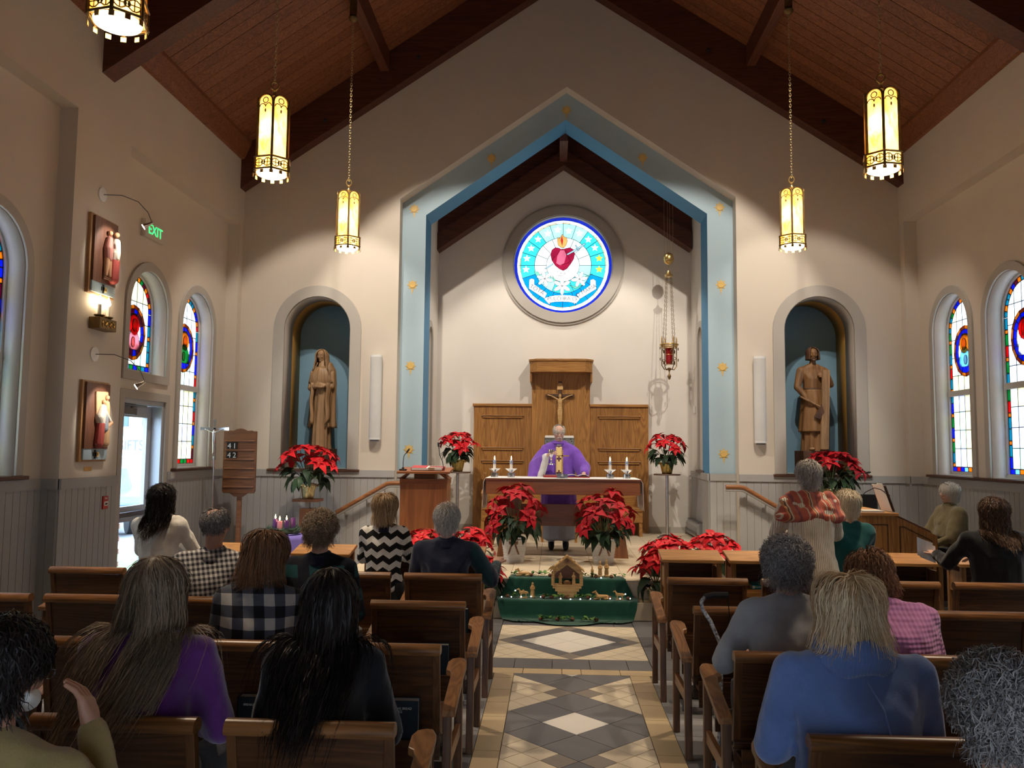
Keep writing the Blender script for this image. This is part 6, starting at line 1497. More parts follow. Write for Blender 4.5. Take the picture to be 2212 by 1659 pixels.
for s in (-1, 1): MB().prism([(.85, .98), (.32, 1.36), (-.25, 1.38), (-.25, .98)], 'y', s * .85 - .01, s * .85 + .01).build('side_window', 'car_glass', ca); MB().prism([(-.35, .98), (-.35, 1.38), (-.95, 1.39), (-1.55, 1.02)], 'y', s * .85 - .01, s * .85 + .01).build('side_window', 'car_glass', ca)
for x in (-1.3, 1.3):
    for s in (-1, 1): o = MB().lathe([(.33, -.1), (.34, 0), (.33, .1)], 20).build('wheel', 'black_plastic', ca); o.location = (x, s * .78, .33); o.rotation_euler = (PI / 2, 0, 0)
bp = thing('brick_pier', 'low brick pier just outside the side door', 'pier', (-6.35, 10.95, -.2))
MB().box(-.17, .17, -.17, .17, 0, 1.0).build('core', 'siding', bp); MB().box(-.22, .22, -.22, .22, .98, 1.06).build('cap', 'siding', bp)
bk_ = MB().box(-.10, .10, -.012, .012, 0, .07).mesh('brick'); bk_.materials.append(MATS['brick'])
for k in range(11):
    for s in (-1, 1):
        for q in range(2): inst('brick', bk_, bp, (-.10 + q * .21 + (.05 if k % 2 else -.0) - .02, s * .172, .02 + k * .086), (0, 0, 0), (.95 if not k % 2 else .9, 1, 1)); inst('brick', bk_, bp, (s * .172, -.10 + q * .2, .02 + k * .086), (0, 0, PI / 2), (.9, 1, 1))

# ================================================================== NATIVITY on the chancel steps
PATH = [(9.02, .372), (8.835, .372), (8.822, .36), (8.815, .20), (8.80, .186), (8.61, .184), (8.59, .17), (8.583, .03), (8.55, .008), (8.26, .004)]
PL = [0]
for a, b in zip(PATH, PATH[1:]): PL.append(PL[-1] + math.hypot(b[0] - a[0], b[1] - a[1]))
gc = thing('nativity_cloth', 'dark green cloth draped down the chancel steps under the nativity', 'cloth', (0, 0, 0))
def gcf(u, v):
    l = PL[-1] * v; y = float(np.interp(l, PL, [p[0] for p in PATH])); z = float(np.interp(l, PL, [p[1] for p in PATH]))
    hw = float(np.interp(v, [0, .2, .42, .62, .78, .9, 1], [.60, .62, .735, .71, .66, .50, .30])); w = (u - .5) * 2
    e = abs(w) ** 3; wav = .012 * math.sin(13 * u * PI + v * 4) * (.3 + e) * (1 if z > .03 or v > .9 else .2)
    yy = y - (.012 + abs(wav) * .6) + (.05 * (1 - w * w) * 0 if v < .9 else -.0) + (.16 * e if v > .88 else 0); 
    if v < .12: yy += .03 * math.sin(u * 17) 
    return (.0 + hw * w, yy, max(z + abs(wav) * .5 + .008, .006))
MB().grid(gcf, 90, 70).build('fabric', 'green_cloth', gc, smooth='all')
stb = thing('nativity_stable', 'olive wood nativity stable with star on the green cloth', 'stable', (-.0, 8.72, .20))
steps_o = [(-.075, .0), (.075, .0), (.075, .03), (.10, .03), (.10, .06), (.125, .06), (.125, .09), (.15, .09), (.15, .12), (.165, .12), (.165, .26), (.15, .27), (.15, .30), (.12, .31), (.12, .335), (.085, .345), (.085, .375), (.05, .38), (.05, .41), (.02, .415), (.02, .43)]
oc = steps_o + [(-x, z) for x, z in reversed(steps_o[2:])]
hole_ = [(-.13, .13), (.13, .13), (.13, .24), (.0, .335), (-.13, .24)]
MB().slab([oc, hole_], 'y', 0, .02).build('front_frame', 'olive_wood', stb); MB().prism([(-.15, .10), (.15, .10), (.15, .27), (.02, .40), (-.02, .40), (-.15, .27)], 'y', .10, .115).build('rear_wall', 'olive_dark', stb)
MB().box(-.15, .15, .015, .11, .115, .13).build('stable_floor', 'olive_wood', stb)
for s in (-1, 1): MB().hexa([(0, -.02, .415), (s * .18, -.02, .26), (s * .18, .12, .26), (0, .12, .415)], [(0, -.02, .43), (s * .18, -.02, .275), (s * .18, .12, .275), (0, .12, .43)]).build('roof_side', 'olive_wood', stb)
m = MB()
for k in range(4): a = PI * k / 4; m.box(-.03, .03, -.004, .0, -.004, .004); n = len(m.v); m.v[n - 8:] = [(x * math.cos(a) - z * math.sin(a), y - .002 - k * .001, .375 + x * math.sin(a) + z * math.cos(a)) for x, y, z in m.v[n - 8:]]
m.build('star', 'olive_dark', stb)
MB().tube([(-.15, -.01, .12), (-.145, -.012, .20), (-.14, -.01, .29)], .008, 6).build('palm_trunk', 'olive_wood', stb)
for k in range(7): a = PI * k / 6; MB().tube([(-.14, -.012, .29), (-.14 + .035 * math.cos(a), -.02, .29 + .03 * math.sin(a) + .01), (-.14 + .065 * math.cos(a), -.025, .275 + .03 * math.sin(a))], [.006, .007, .002], 5).build('palm_frond', 'olive_wood', stb)
def figurine(label, loc, h, hat=True, mat='olive_wood', rz=0, cat='figurine'):
    t = thing('nativity_figure', label, cat, loc, rz, 'olive wood nativity figures'); s = h / .16
    m = MB().lathe([(.026 * s, 0), (.026 * s, .012 * s), (.019 * s, .016 * s), (.022 * s, .03 * s), (.018 * s, .07 * s), (.021 * s, .10 * s), (.012 * s, .122 * s), (.008 * s, .126 * s)], 12, sy=.8); m.build('robe', mat, t, smooth=True)
    MB().ball((0, 0, .135 * s), (.011 * s, .011 * s, .014 * s), 10, 6).build('head', mat, t, smooth=True)
    if hat: MB().lathe([(.010 * s, .145 * s), (.012 * s, .15 * s), (.006 * s, .162 * s), (.009 * s, .168 * s)], 8).build('crown', mat, t)
    for q in (-1, 1): MB().tube([(q * .019 * s, 0, .105 * s), (q * .021 * s, -.010 * s, .085 * s), (q * .004 * s, -.020 * s, .09 * s)], .005 * s, 6).build('arm', mat, t, smooth=True)
    return t
figurine('small kneeling wooden figure at the left inside the stable', (-.07, 8.745, .332), .13, False); figurine('small wooden figure at the right inside the stable', (.07, 8.745, .332), .135, False)
mg = thing('manger', 'tiny wooden manger in the middle of the stable', 'manger', (0, 8.75, .332)); MB().hexa([(-.03, -.015, 0), (.03, -.015, 0), (.03, .015, 0), (-.03, .015, 0)], [(-.042, -.022, .025), (.042, -.022, .025), (.042, .022, .025), (-.042, .022, .025)]).build('crib', 'olive_dark', mg); MB().ball((0, -.002, .03), (.028, .012, .010), 8, 5).build('infant', 'olive_wood', mg, smooth=True)
figurine('kneeling wise man figurine right of the stable', (.27, 8.91, .386), .115); figurine('middle standing wise man figurine right of the stable', (.355, 8.93, .386), .165); figurine('rightmost standing wise man figurine on the top step', (.425, 8.95, .386), .175)
figurine('wooden shepherd figurine on the lower cloth step at the left', (-.36, 8.69, .20), .165, False)
def animal(label, loc, s, rz, lying=False, hump=False):
    t = thing('nativity_animal', label, 'figurine', loc, rz, 'olive wood animals'); z = .055 * s if not lying else .02 * s
    H = [[((-.035 * s, 0, z), .016 * s), ((.03 * s, 0, z), .018 * s)], [((.03 * s, 0, z + .004 * s), .012 * s), ((.05 * s, 0, z + .035 * s), .008 * s)], [((.05 * s, 0, z + .036 * s), .009 * s), ((.072 * s, 0, z + .030 * s), .006 * s)], [((.046 * s, .008 * s, z + .046 * s), .003 * s)], [((.046 * s, -.008 * s, z + .046 * s), .003 * s)], [((-.05 * s, 0, z + .005 * s), .004 * s), ((-.058 * s, 0, z - .02 * s), .003 * s)]]
    if hump: H.append([((0, 0, z + .02 * s), .012 * s)])
    if lying: H += [[((.02 * s, .012 * s, .006 * s), .006 * s), ((.06 * s, .014 * s, .006 * s), .006 * s)], [((-.04 * s, .012 * s, .01 * s), .010 * s), ((-.02 * s, .016 * s, .006 * s), .006 * s)]]
    else:
        for x in (-.03, .026):
            for y in (-.009, .009): H.append([((x * s, y * s, z), .007 * s), ((x * s, y * s, .003), .005 * s)])
    add_mesh('figure', skin(H, .0035, 2, 'figure'), 'olive_wood', t)
    if not lying: MB().box(-.045 * s, .04 * s, -.014 * s, .014 * s, -.004, .006).build('base', 'olive_wood', t)
    return t
animal('small wooden camel on the lower step beside the shepherd', (-.455, 8.66, .20), .95, PI, False, True); animal('wooden ox lying on the top step left of the stable', (-.46, 8.90, .388), 1.25, PI, True); animal('wooden sheep lying on the lower cloth step at the right', (.36, 8.66, .196), 1.35, PI, True); animal('small wooden goat standing at the right end of the lower step', (.54, 8.66, .20), .9, PI)
leaf_mat('holly', (.03, .08, .016), (.12, .24, .06), .35)
HL = leaf_mesh('holly_leaf', 'holly', .24, .12)
def sprig(label, loc, n, sp, seed):
    t = thing('leafy_sprig', label, 'sprig', loc, 0, 'leafy sprigs on the green cloth'); r = random.Random(seed); MB().tube([(-sp, 0, .012), (0, .01, .02), (sp, -.01, .012)], .0025, 4).build('twig', 'stem_green', t)
    for k in range(n):
        a = r.uniform(0, 2 * PI); inst('holly_leaf', HL, t, (r.uniform(-sp, sp), r.uniform(-.02, .02), .012 + r.random() * .015), (r.uniform(-.4, .4), -r.uniform(.1, .6), a), r.uniform(.055, .08))
for lab, loc, n, sp, sd in (('leafy sprig at the left end of the top step', (-.55, 8.92, .385), 7, .05, 1), ('leafy sprig left of the stable on the top step', (-.30, 8.93, .385), 11, .07, 2), ('leafy sprig below the wise men', (.22, 8.88, .385), 9, .06, 3), ('leafy sprig at the right end of the top step', (.56, 8.88, .385), 6, .06, 4), ('leafy sprig beside the camel on the lower step', (-.52, 8.69, .196), 10, .06, 5), ('leafy sprig below the left of the stable', (-.20, 8.68, .196), 9, .06, 6),
                            ('leafy sprig straight below the stable', (-.06, 8.69, .196), 6, .04, 7), ('largest leafy sprig below the right of the stable', (.15, 8.68, .196), 13, .06, 8), ('leafy sprig beside the lying sheep', (.27, 8.68, .196), 6, .04, 9), ('left leafy sprig on the floor fold of the cloth', (-.19, 8.44, .016), 12, .08, 10), ('middle leafy sprig on the floor fold of the cloth', (-.02, 8.44, .016), 11, .07, 11), ('right leafy sprig on the floor fold of the cloth', (.20, 8.43, .016), 10, .07, 12)): sprig(lab, loc, n, sp, sd)
WN = MB().ball((0, 0, .018), (.021, .019, .018), 10, 7).mesh('walnut', True); WN.materials.append(MATS['walnut'])
for k, (x, y, z) in enumerate([(-.50, 8.90, .382), (-.38, 8.88, .382), (-.18, 8.88, .382), (.31, 8.86, .382), (.47, 8.86, .382), (-.62, 8.67, .194), (-.25, 8.66, .194), (-.16, 8.65, .194), (-.0, 8.66, .194), (.22, 8.66, .194), (.44, 8.66, .194), (.63, 8.65, .194), (-.27, 8.44, .014), (-.10, 8.43, .014), (.05, 8.44, .014), (.29, 8.43, .014)]):
    o = inst('walnut', WN, None, (x, y, z), (0, 0, k), 1.1); q = 0 if k < 5 else (5 if k < 12 else 12)
    setp(o, 'brown walnut, %s from the left %s of the green cloth' % (['first', 'second', 'third', 'fourth', 'fifth', 'sixth', 'seventh'][k - q], {0: 'on the top step', 5: 'on the lower step', 12: 'on the floor fold'}[q]), 'walnut', 'walnuts on the green cloth')
fl_ = thing('fairy_lights', 'string of tiny white lights among the sprigs on the lower step', 'lights', (0, 0, 0)); pts = [(-.68 + .034 * k, 8.655 + .02 * math.sin(k * 1.7), .20 + .008 * math.sin(k * 2.3)) for k in range(41)]
MB().tube([(-.5, 8.76, .22), (-.54, 8.70, .26), (-.66, 8.66, .24)] + pts, .0018, 4).build('wire', 'stem_green', fl_); bm_ = MB().ball((0, 0, 0), .0065, 8, 5).mesh('bulb', True); bm_.materials.append(MATS['fairy_bulb'])
for k, p in enumerate(pts[::3] + [(-.54, 8.70, .26), (.60, 8.66, .25), (-.03, 8.87, .40), (.36, 8.84, .385)]): inst('bulb', bm_, fl_, (p[0], p[1] - .01, p[2] + .006))

# ================================================================== PEOPLE
plain('skin_a', (.56, .33, .24), .5, 0, .08, 14); plain('skin_b', (.50, .26, .17), .5, 0, .08, 14); plain('skin_pale', (.62, .38, .29), .5, 0, .08, 14)
plain('eye_white', (.6, .58, .55), .2); plain('iris', (.04, .04, .05), .2); plain('lip', (.42, .16, .13), .5)
def knit(name, c, kind='plain', s=1.0, bs=.5, rough=.9, sheen=.25):
    m, nt, b = _nt(name); b.inputs['Roughness'].default_value = rough; b.inputs['Specular IOR Level'].default_value = .2; b.inputs['Sheen Weight'].default_value = sheen; b.inputs['Sheen Roughness'].default_value = .5
    v = coords(nt); f = noise_tex(nt, v, 9, 4, .6)
    L(nt, ramp(nt, f, [(.3, tuple(x * .86 for x in c)), (.7, tuple(min(1, x * 1.1) for x in c))]), b.inputs['Base Color'])
    sx = N(nt, 'ShaderNodeSeparateXYZ'); L(nt, v, sx.inputs[0])
    wave = lambda o, k: math_(nt, 'SINE', math_(nt, 'MULTIPLY', o, k))
    if kind == 'rib': h = wave(sx.outputs[0], 420 * s)
    elif kind == 'waffle': h = math_(nt, 'ADD', wave(sx.outputs[0], 420 * s), wave(sx.outputs[2], 420 * s))
    elif kind == 'fuzz': h = noise_tex(nt, v, 190, 3, .7)
    else: h = noise_tex(nt, v, 130 * s, 3)
    bump(nt, b, h, bs, .003); return m
def check(name, p, c00, c01, c11, rot=0, line=None):
    """woven check: two bands crossing"""
    m, nt, b = _nt(name); b.inputs['Roughness'].default_value = .9; b.inputs['Specular IOR Level'].default_value = .2
    v = coords(nt, rot=(0, rot, 0)); sx = N(nt, 'ShaderNodeSeparateXYZ'); L(nt, v, sx.inputs[0])
    def band(o, off=0): return math_(nt, 'GREATER_THAN', math_(nt, 'FRACT', math_(nt, 'MULTIPLY', math_(nt, 'ADD', o, 10 + off), 1 / p)), .5)
    a = band(math_(nt, 'ADD', sx.outputs[0], math_(nt, 'MULTIPLY', sx.outputs[1], .5))); c = band(sx.outputs[2])
    col = mix(nt, math_(nt, 'MULTIPLY', math_(nt, 'ADD', a, c), .5), c00, c11)
    mid = math_(nt, 'ABSOLUTE', math_(nt, 'SUBTRACT', a, c)); col = mix(nt, mid, col, c01)
    n = noise_tex(nt, v, 220, 2); col = mix(nt, math_(nt, 'MULTIPLY', n, .35), col, (.03, .03, .035)); L(nt, col, b.inputs['Base Color'])
    bump(nt, b, n, .3, .002); return m
def stripes(name, fn, cols, p):
    m, nt, b = _nt(name); b.inputs['Roughness'].default_value = .9; b.inputs['Specular IOR Level'].default_value = .2
    v = coords(nt); sx = N(nt, 'ShaderNodeSeparateXYZ'); L(nt, v, sx.inputs[0]); t = fn(nt, sx)
    fr = math_(nt, 'FRACT', math_(nt, 'MULTIPLY', t, 1 / p)); L(nt, ramp(nt, fr, cols, 'CONSTANT'), b.inputs['Base Color'])
    bump(nt, b, noise_tex(nt, v, 150, 3), .4, .003); return m
knit('cream_knit', (.74, .71, .64), bs=.3); knit('navy_knit', (.014, .018, .040)); knit('purple_knit', (.13, .026, .18), 'fuzz', 1, .8, .9, .6); knit('black_knit', (.008, .008, .010)); knit('cream_rib', (.70, .63, .51), 'rib', 1, .9); knit('teal_knit', (.005, .075, .075))
knit('grey_knit', (.36, .375, .40), bs=.15); knit('blue_knit', (.13, .21, .47), 'fuzz', 1, .7, .9, .5); knit('pink_waffle', (.56, .24, .49), 'waffle', .7, .45); knit('olive_knit', (.17, .14, .075)); knit('tan_fleece', (.34, .25, .10), 'fuzz', 1, .8); knit('navy_trouser', (.015, .018, .03)); knit('black_cloth', (.009, .009, .011)); knit('blue_rib', (.20, .33, .68), 'rib', 1, 1.0)
knit('chasuble_purple', (.21, .085, .52), 'plain', .4, .2, .75, .2); knit('alb_white', (.72, .71, .70), 'plain', .4, .15, .8, .1); knit('cassock_grey', (.34, .34, .36), 'plain', .4, .15, .8, .1); knit('dark_teal', (.006, .035, .042))
check('buffalo_check', .105, (.012, .012, .016), (.10, .11, .135), (.62, .59, .53)); check('shirt_plaid', .030, (.03, .03, .04), (.26, .25, .25), (.66, .63, .60), .12); check('dark_plaid', .145, (.010, .013, .022), (.010, .013, .022), (.015, .075, .085))
zig = lambda nt, o, p, a: math_(nt, 'MULTIPLY', math_(nt, 'ABSOLUTE', math_(nt, 'SUBTRACT', math_(nt, 'FRACT', math_(nt, 'MULTIPLY', math_(nt, 'ADD', o, 10.035), 1 / p)), .5)), a)
BLK = (.012, .012, .013); WHT = (.70, .68, .64)
stripes('chevron_knit', lambda nt, sx: math_(nt, 'SUBTRACT', math_(nt, 'ADD', sx.outputs[2], zig(nt, sx.outputs[0], .10, .07)), .68), [(0, WHT), (.5, BLK)], .098)
stripes('scarf_weave', lambda nt, sx: math_(nt, 'ADD', sx.outputs[0], math_(nt, 'MULTIPLY', sx.outputs[1], .6)), [(0, (.45, .12, .08)), (.30, (.60, .50, .38)), (.36, (.42, .10, .07)), (.55, (.62, .30, .14)), (.62, (.10, .06, .07)), (.66, (.60, .48, .34)), (.72, (.46, .14, .10)), (.90, (.25, .09, .10))], .16)
m, nt, b = _nt('stole_gold'); b.inputs['Roughness'].default_value = .6
v = coords(nt); sx = N(nt, 'ShaderNodeSeparateXYZ'); L(nt, v, sx.inputs[0])
zf = math_(nt, 'ABSOLUTE', math_(nt, 'SUBTRACT', math_(nt, 'FRACT', math_(nt, 'MULTIPLY', sx.outputs[2], 5.2)), .5)); xa = math_(nt, 'ABSOLUTE', math_(nt, 'ADD', sx.outputs[0], 0))
cr = math_(nt, 'MAXIMUM', math_(nt, 'MULTIPLY', math_(nt, 'LESS_THAN', zf, .20), math_(nt, 'LESS_THAN', xa, .011)), math_(nt, 'MULTIPLY', math_(nt, 'LESS_THAN', zf, .07), math_(nt, 'LESS_THAN', xa, .032)))
L(nt, mix(nt, cr, (.72, .52, .20), (.07, .008, .02)), b.inputs['Base Color'])

def person(label, loc, kind, mats, hairp, h=1.62, rz=0, lean=.06, hp=.12, hy=0, hr=0, sw=1.0, girth=1.0, arms=None, vox=.014, skinm='skin_a', face=False, hem=0, bottom='navy_trouser', thin=1.0, hands=(.4, .4), extra=None, collar=0, hf=1.0, fold=.011, sleeve=1.0, side_lean=0, hand_up=None):
    t = thing('person', label, 'person', loc, rz); s = h / 1.65
    pz = {'sit': .545, 'kneel': .60 * s, 'stand': .89 * s}[kind]; pel = V3(0, 0, pz)
    sp = V3(math.sin(side_lean), math.sin(lean), math.cos(lean)).normalized(); wa = pel + sp * .16 * s; ch = pel + sp * .33 * s; sh = pel + sp * .445 * s; nb = pel + sp * .50 * s
    na = lean * .7 + hp * .55; nd = V3(math.sin(side_lean) * .7, math.sin(na), math.cos(na)).normalized(); hc = nb + nd * .165 * s
    M = Matrix.Translation(hc) @ Matrix.Rotation(hy, 4, 'Z') @ Matrix.Rotation(hr, 4, 'Y') @ Matrix.Rotation(-hp, 4, 'X'); f = .98 * hf
    SL = sh + V3(-.165 * sw * s, 0, 0); SR = sh + V3(.165 * sw * s, 0, 0)
    if arms is None: arms = {'sit': ((-.06, .05, -.27), (.10, .26, -.33)), 'kneel': ((-.06, .16, -.22), (.13, .36, -.20)), 'stand': ((-.06, .10, -.25), (.08, .34, -.24))}[kind]; arms = (arms, arms)
    def J(S, sg, q): return S + V3(-sg * q[0] * 1.0 if False else (sg * -q[0]), q[1], q[2]) * s
    EL, WL = J(SL, -1, arms[0][0]), J(SL, -1, arms[0][1]); ER, WR = J(SR, 1, arms[1][0]), J(SR, 1, arms[1][1])
    if kind == 'sit': legs = [(V3(x * .09, .03, pz - .02), V3(x * .12, .42, pz - .03), V3(x * .11, .43, .09)) for x in (-1, 1)]
    elif kind == 'kneel': legs = [(V3(x * .09, 0, pz), V3(x * .10, .10, .14), V3(x * .10, -.30, .13)) for x in (-1, 1)]
    else: legs = [(V3(x * .09, 0, pz), V3(x * .10, .02, .48 * s), V3(x * .10, -.02, .09)) for x in (-1, 1)]
    def torso(i, g):
        E = lambda c, x, y, z: (c, ((x * g + i) * s, (y * g + i) * s, (z + i) * s))
        return [[E(pel, .155, .115, .08), E(wa, .132, .10, .07)], [E(wa, .132, .10, .07), E(ch, .148, .115, .08)], [E(ch, .148, .115, .07), (SL + V3(.01, 0, .005), (.052 + i) * s), (SR + V3(-.01, 0, .005), (.052 + i) * s)],
                [(SL + V3(.03, 0, .01), (.042 + i) * s), (SR + V3(-.03, 0, .01), (.042 + i) * s), (nb + V3(0, -.005, .005), (.047 + i * .6) * s)]]
    def armh(i, g, k=1.0):
        H = []
        for S, e, w in ((SL, EL, WL), (SR, ER, WR)): w2 = e.lerp(w, k); H += [[(S, (.052 * g + i) * s), (e, (.043 * g + i) * s)], [(e, (.043 * g + i) * s), (w2, (.028 + i) * s)]]
        return H
    def legh(i):
        H = []
        for a, b_, c in legs: H += [[(a, .085 + i), (b_, .058 + i)], [(b_, .055 + i), (c, .036 + i)]]
        return H
    feet = []
    for a, b_, c in legs: d = V3(0, .14, -.05) if kind != 'kneel' else V3(0, -.10, -.06); feet += [[(c, .036), (c + V3(0, -.02, -.05) if kind != 'kneel' else c, .034), (c + d, .026)]]
    neck = [[(nb - V3(0, 0, .03), .055 * s), (hc + V3(0, -.02, -.05), .048 * s)]]
    B = torso(0, thin) + armh(-.004, 1) + legh(-.006) + neck + head_hulls(M, f); HH = []
    for e, w, sg, cu in ((EL, WL, -1, hands[0]), (ER, WR, 1, hands[1])):
        d = (w - e).normalized(); up = V3(0, .3, 1) if hand_up is None else V3(*hand_up); HH += hand_hulls(w, d, up, -sg * -1 if sg > 0 else -1, cu, s * .95)
    bm = bmesh.new(); bm.from_mesh(skin(B, vox, 2, 'body')); bm.from_mesh(skin(HH, .0042, 1, 'body')); me = bpy.data.meshes.new('body'); bm.to_mesh(me); bm.free()
    me.polygons.foreach_set('use_smooth', [True] * len(me.polygons)); add_mesh('body', me, skinm, t)
    top = torso(.016, girth) + armh(.012, 1 + (girth - 1) * .6, sleeve)
    if hem: top.append([(pel, ((.155 * girth + .02) * s, (.115 * girth + .02) * s, .06)), (pel - V3(0, .0, hem), ((.16 * girth + .03) * s, (.125 * girth + .03) * s, .04))])
    if mats: add_mesh('top', skin(top, .012, 3, 'top', fold, (9, 9, 5)), mats, t)
    add_mesh('trousers', skin(legh(.014) + [[(pel, (.165 * girth * s, .125 * girth * s, .09)), (pel - V3(0, 0, .06), (.16 * girth * s, .125 * girth * s, .06))]], .022, 2, 'trousers', .006, (8, 8, 8)), bottom, t)
    for ft in feet: add_mesh('shoe', skin([[(c, r + .01) for c, r in ft]], .016, 1, 'shoe'), 'black_felt', t)
    if collar: MB().grid(lambda u, v: ((nb + nd * (.0 + .05 * v)).x + (.075 - .008 * v) * s * math.cos(2 * PI * u) * (1 + .0 * v), (nb + nd * (.0 + .05 * v)).y - .005 + (.075 - .008 * v) * s * math.sin(2 * PI * u), (nb + nd * (-.02 + .06 * v)).z + .012 * math.sin(2 * PI * u)), 32, 4).build('collar', mats if collar is True else collar, t, smooth='all', solid=.008)
    if face:
        for sg in (-1, 1):
            p = M @ V3(sg * .031 * f, .071 * f, .012 * f); e = MB().ball((0, 0, 0), (.0125 * f, .010 * f, .0075 * f), 12, 8).build('eye', 'eye_white', t, smooth=True); e.matrix_local = Matrix.Translation(p) @ M.to_3x3().to_4x4()
            p = M @ V3(sg * .031 * f, .0795 * f, .012 * f); o = MB().ball((0, 0, 0), (.0055 * f, .003 * f, .0055 * f), 10, 6).build('iris', 'iris', t, smooth=True); o.matrix_local = Matrix.Translation(p) @ M.to_3x3().to_4x4()
            p = M @ V3(sg * .031 * f, .081 * f, .038 * f); o = MB().ball((0, 0, 0), (.017 * f, .005 * f, .004 * f), 10, 6).build('brow', hairp['mat'], t, smooth=True); o.matrix_local = Matrix.Translation(p) @ M.to_3x3().to_4x4()
        o = MB().ball((0, 0, 0), (.021 * f, .005 * f, .0065 * f), 12, 6).build('lips', 'lip', t, smooth=True); o.matrix_local = Matrix.Translation(M @ V3(0, .0945 * f, -.051 * f)) @ M.to_3x3().to_4x4()
    blk = [(ch + V3(0, -.0, .02), ((.165 * girth + .02) * s, (.125 * girth + .02) * s, .17 * s)), (SL, .075 * s), (SR, .075 * s), (sh, (.15 * s, .085 * s, .08 * s)), (wa, ((.15 * girth) * s, (.12 * girth) * s, .14 * s))]
    hp_ = dict(hairp); mat = hp_.pop('mat'); hp_['n'] = int(hp_['n'] * 2.0); hp_['rad'] *= .68; hair(t, M, f, mat, block=blk, seed=len(label), **hp_)
    t_info = dict(M=M, f=f, s=s, nb=nb, sh=sh, ch=ch, pel=pel, SL=SL, SR=SR, EL=EL, ER=ER, WL=WL, WR=WR, hc=hc, nd=nd, wa=wa)
    return t, t_info
def glasses(t, I, lens=.022, mat='dark_steel', y=.094, z=.012, on_top=False):
    M, f = I['M'], I['f']; m = MB(); k = M.to_3x3().to_4x4()
    for sg in (-1, 1):
        m.torus((sg * .032 * f, y * f, z * f), lens * f, .0014, 'y', 18, 4, e=.75); m.tube([((sg * .032 + sg * lens) * f, y * f, (z + .006) * f), (sg * .082 * f, .03 * f, (z + .010) * f), (sg * .084 * f, -.02 * f, (z + .0) * f)], .0015, 4)
    m.tube([((-.032 + lens) * f, y * f, (z + .006) * f), (0, (y + .004) * f, (z + .010) * f), ((.032 - lens) * f, y * f, (z + .006) * f)], .0014, 4)
    o = m.build('glasses', mat, t, smooth=True); o.matrix_local = M
SHORT = lambda mat, **k: dict(dict(mat=mat, n=1000, length=.085, vol=.020, grav=.06, curl=.004, steps=8, rad=.0026), **k)
CURLY = lambda mat, **k: dict(dict(mat=mat, n=1200, length=.085, vol=.032, grav=.04, curl=.009, steps=10, rad=.0026, jit=.8), **k)
BOB = lambda mat, **k: dict(dict(mat=mat, n=1100, length=.21, vol=.036, grav=.16, curl=.002, steps=12, rad=.0030, jit=.15, flare=.012), **k)
LONG = lambda mat, **k: dict(dict(mat=mat, n=1250, length=.42, vol=.034, grav=.20, curl=.004, steps=16, rad=.0032, jit=.15, line=(.24, .35, -.7), back=.25, flare=.010), **k)
yA, yB, yC, yD = [y + .215 for y in ROWY]
person('woman with wavy black hair in a cream sweater kneeling beside the side door', (-3.42, 6.72, 0), 'kneel', 'cream_knit', LONG('hair_black', length=.34, curl=.009, vol=.040), h=1.70, lean=.03, hp=.05, hem=.12, sw=1.0, collar=True, fold=.015)
t, I = person('balding man in a small plaid shirt left of the kneeling desks', (-2.25, yB, 0), 'sit', 'shirt_plaid', SHORT('hair_salt', length=.045, vol=.008, bald=((.0, -.25, .95), .52), n=1100, line=(.05, .2, -.65)), h=1.72, lean=.04, hp=.10, hy=-.25, sw=1.12, girth=1.10, skinm='skin_b', collar=True)
person('woman with a brown bob in a black and white buffalo check shirt', (-1.58, yC, 0), 'sit', 'buffalo_check', BOB('hair_brown', length=.20, vol=.040), h=1.64, lean=.10, hp=.38, hy=-.3, sw=1.05, girth=1.08, collar=True)
person('woman with short grey brown curls in a dark green plaid top', (-1.585, yB, 0), 'sit', 'dark_plaid', CURLY('hair_ash', length=.09), h=1.66, lean=.05, hp=.10, hy=-.25, sw=1.05, girth=1.06, collar='navy_knit')
t, I = person('woman with honey bobbed hair kneeling in a black and white zigzag sweater', (-1.535, 6.75, 0), 'kneel', 'chevron_knit', BOB('hair_honey', length=.16, vol=.034), h=1.62, lean=.03, hp=.06, hy=-.35, sw=.93, collar='navy_knit', hem=.0, bottom='black_cloth')
add_mesh('skirt', skin([[(I['pel'] + V3(0, 0, .06), (.155, .125, .06)), (I['pel'] - V3(0, 0, .22), (.175, .15, .05)), (V3(0, .0, .16), (.16, .16, .05))]], .014, 3, 'skirt', .008), 'black_cloth', t)
t, I = person('woman with short grey hair in a navy sweater on the left front aisle chair', (-.94, yA, 0), 'sit', 'navy_knit', SHORT('hair_grey', length=.10, vol=.028), h=1.63, lean=.05, hp=.06, sw=1.16, girth=1.12, collar=True, vox=.011, arms=(((-.06, .05, -.27), (.10, .26, -.33)), ((-.14, .16, -.24), (-.16, .40, -.15))))
add_mesh('sleeve', skin([[(I['SR'], .072), (I['ER'], .062)], [(I['ER'], .060), (I['ER'].lerp(I['WR'], .85), .046)]], .012, 3, 'sleeve', .006), 'dark_teal', t)
t, I = person('woman with long ash brown hair in a fuzzy purple sweater', (-1.60, yD, 0), 'sit', 'purple_knit', LONG('hair_ash', length=.50, vol=.042, n=1900, part=.4, rad=.0026), h=1.66, lean=.10, hp=.22, hy=-.28, sw=1.14, girth=1.18)
glasses(t, I, .026, 'black_plastic', .098)
person('woman with long black hair dressed in black on the left aisle chair', (-.965, yD, 0), 'sit', 'black_knit', LONG('hair_black', length=.50, vol=.038, n=1500), h=1.58, lean=.16, hp=.30, sw=1.05, girth=1.12)
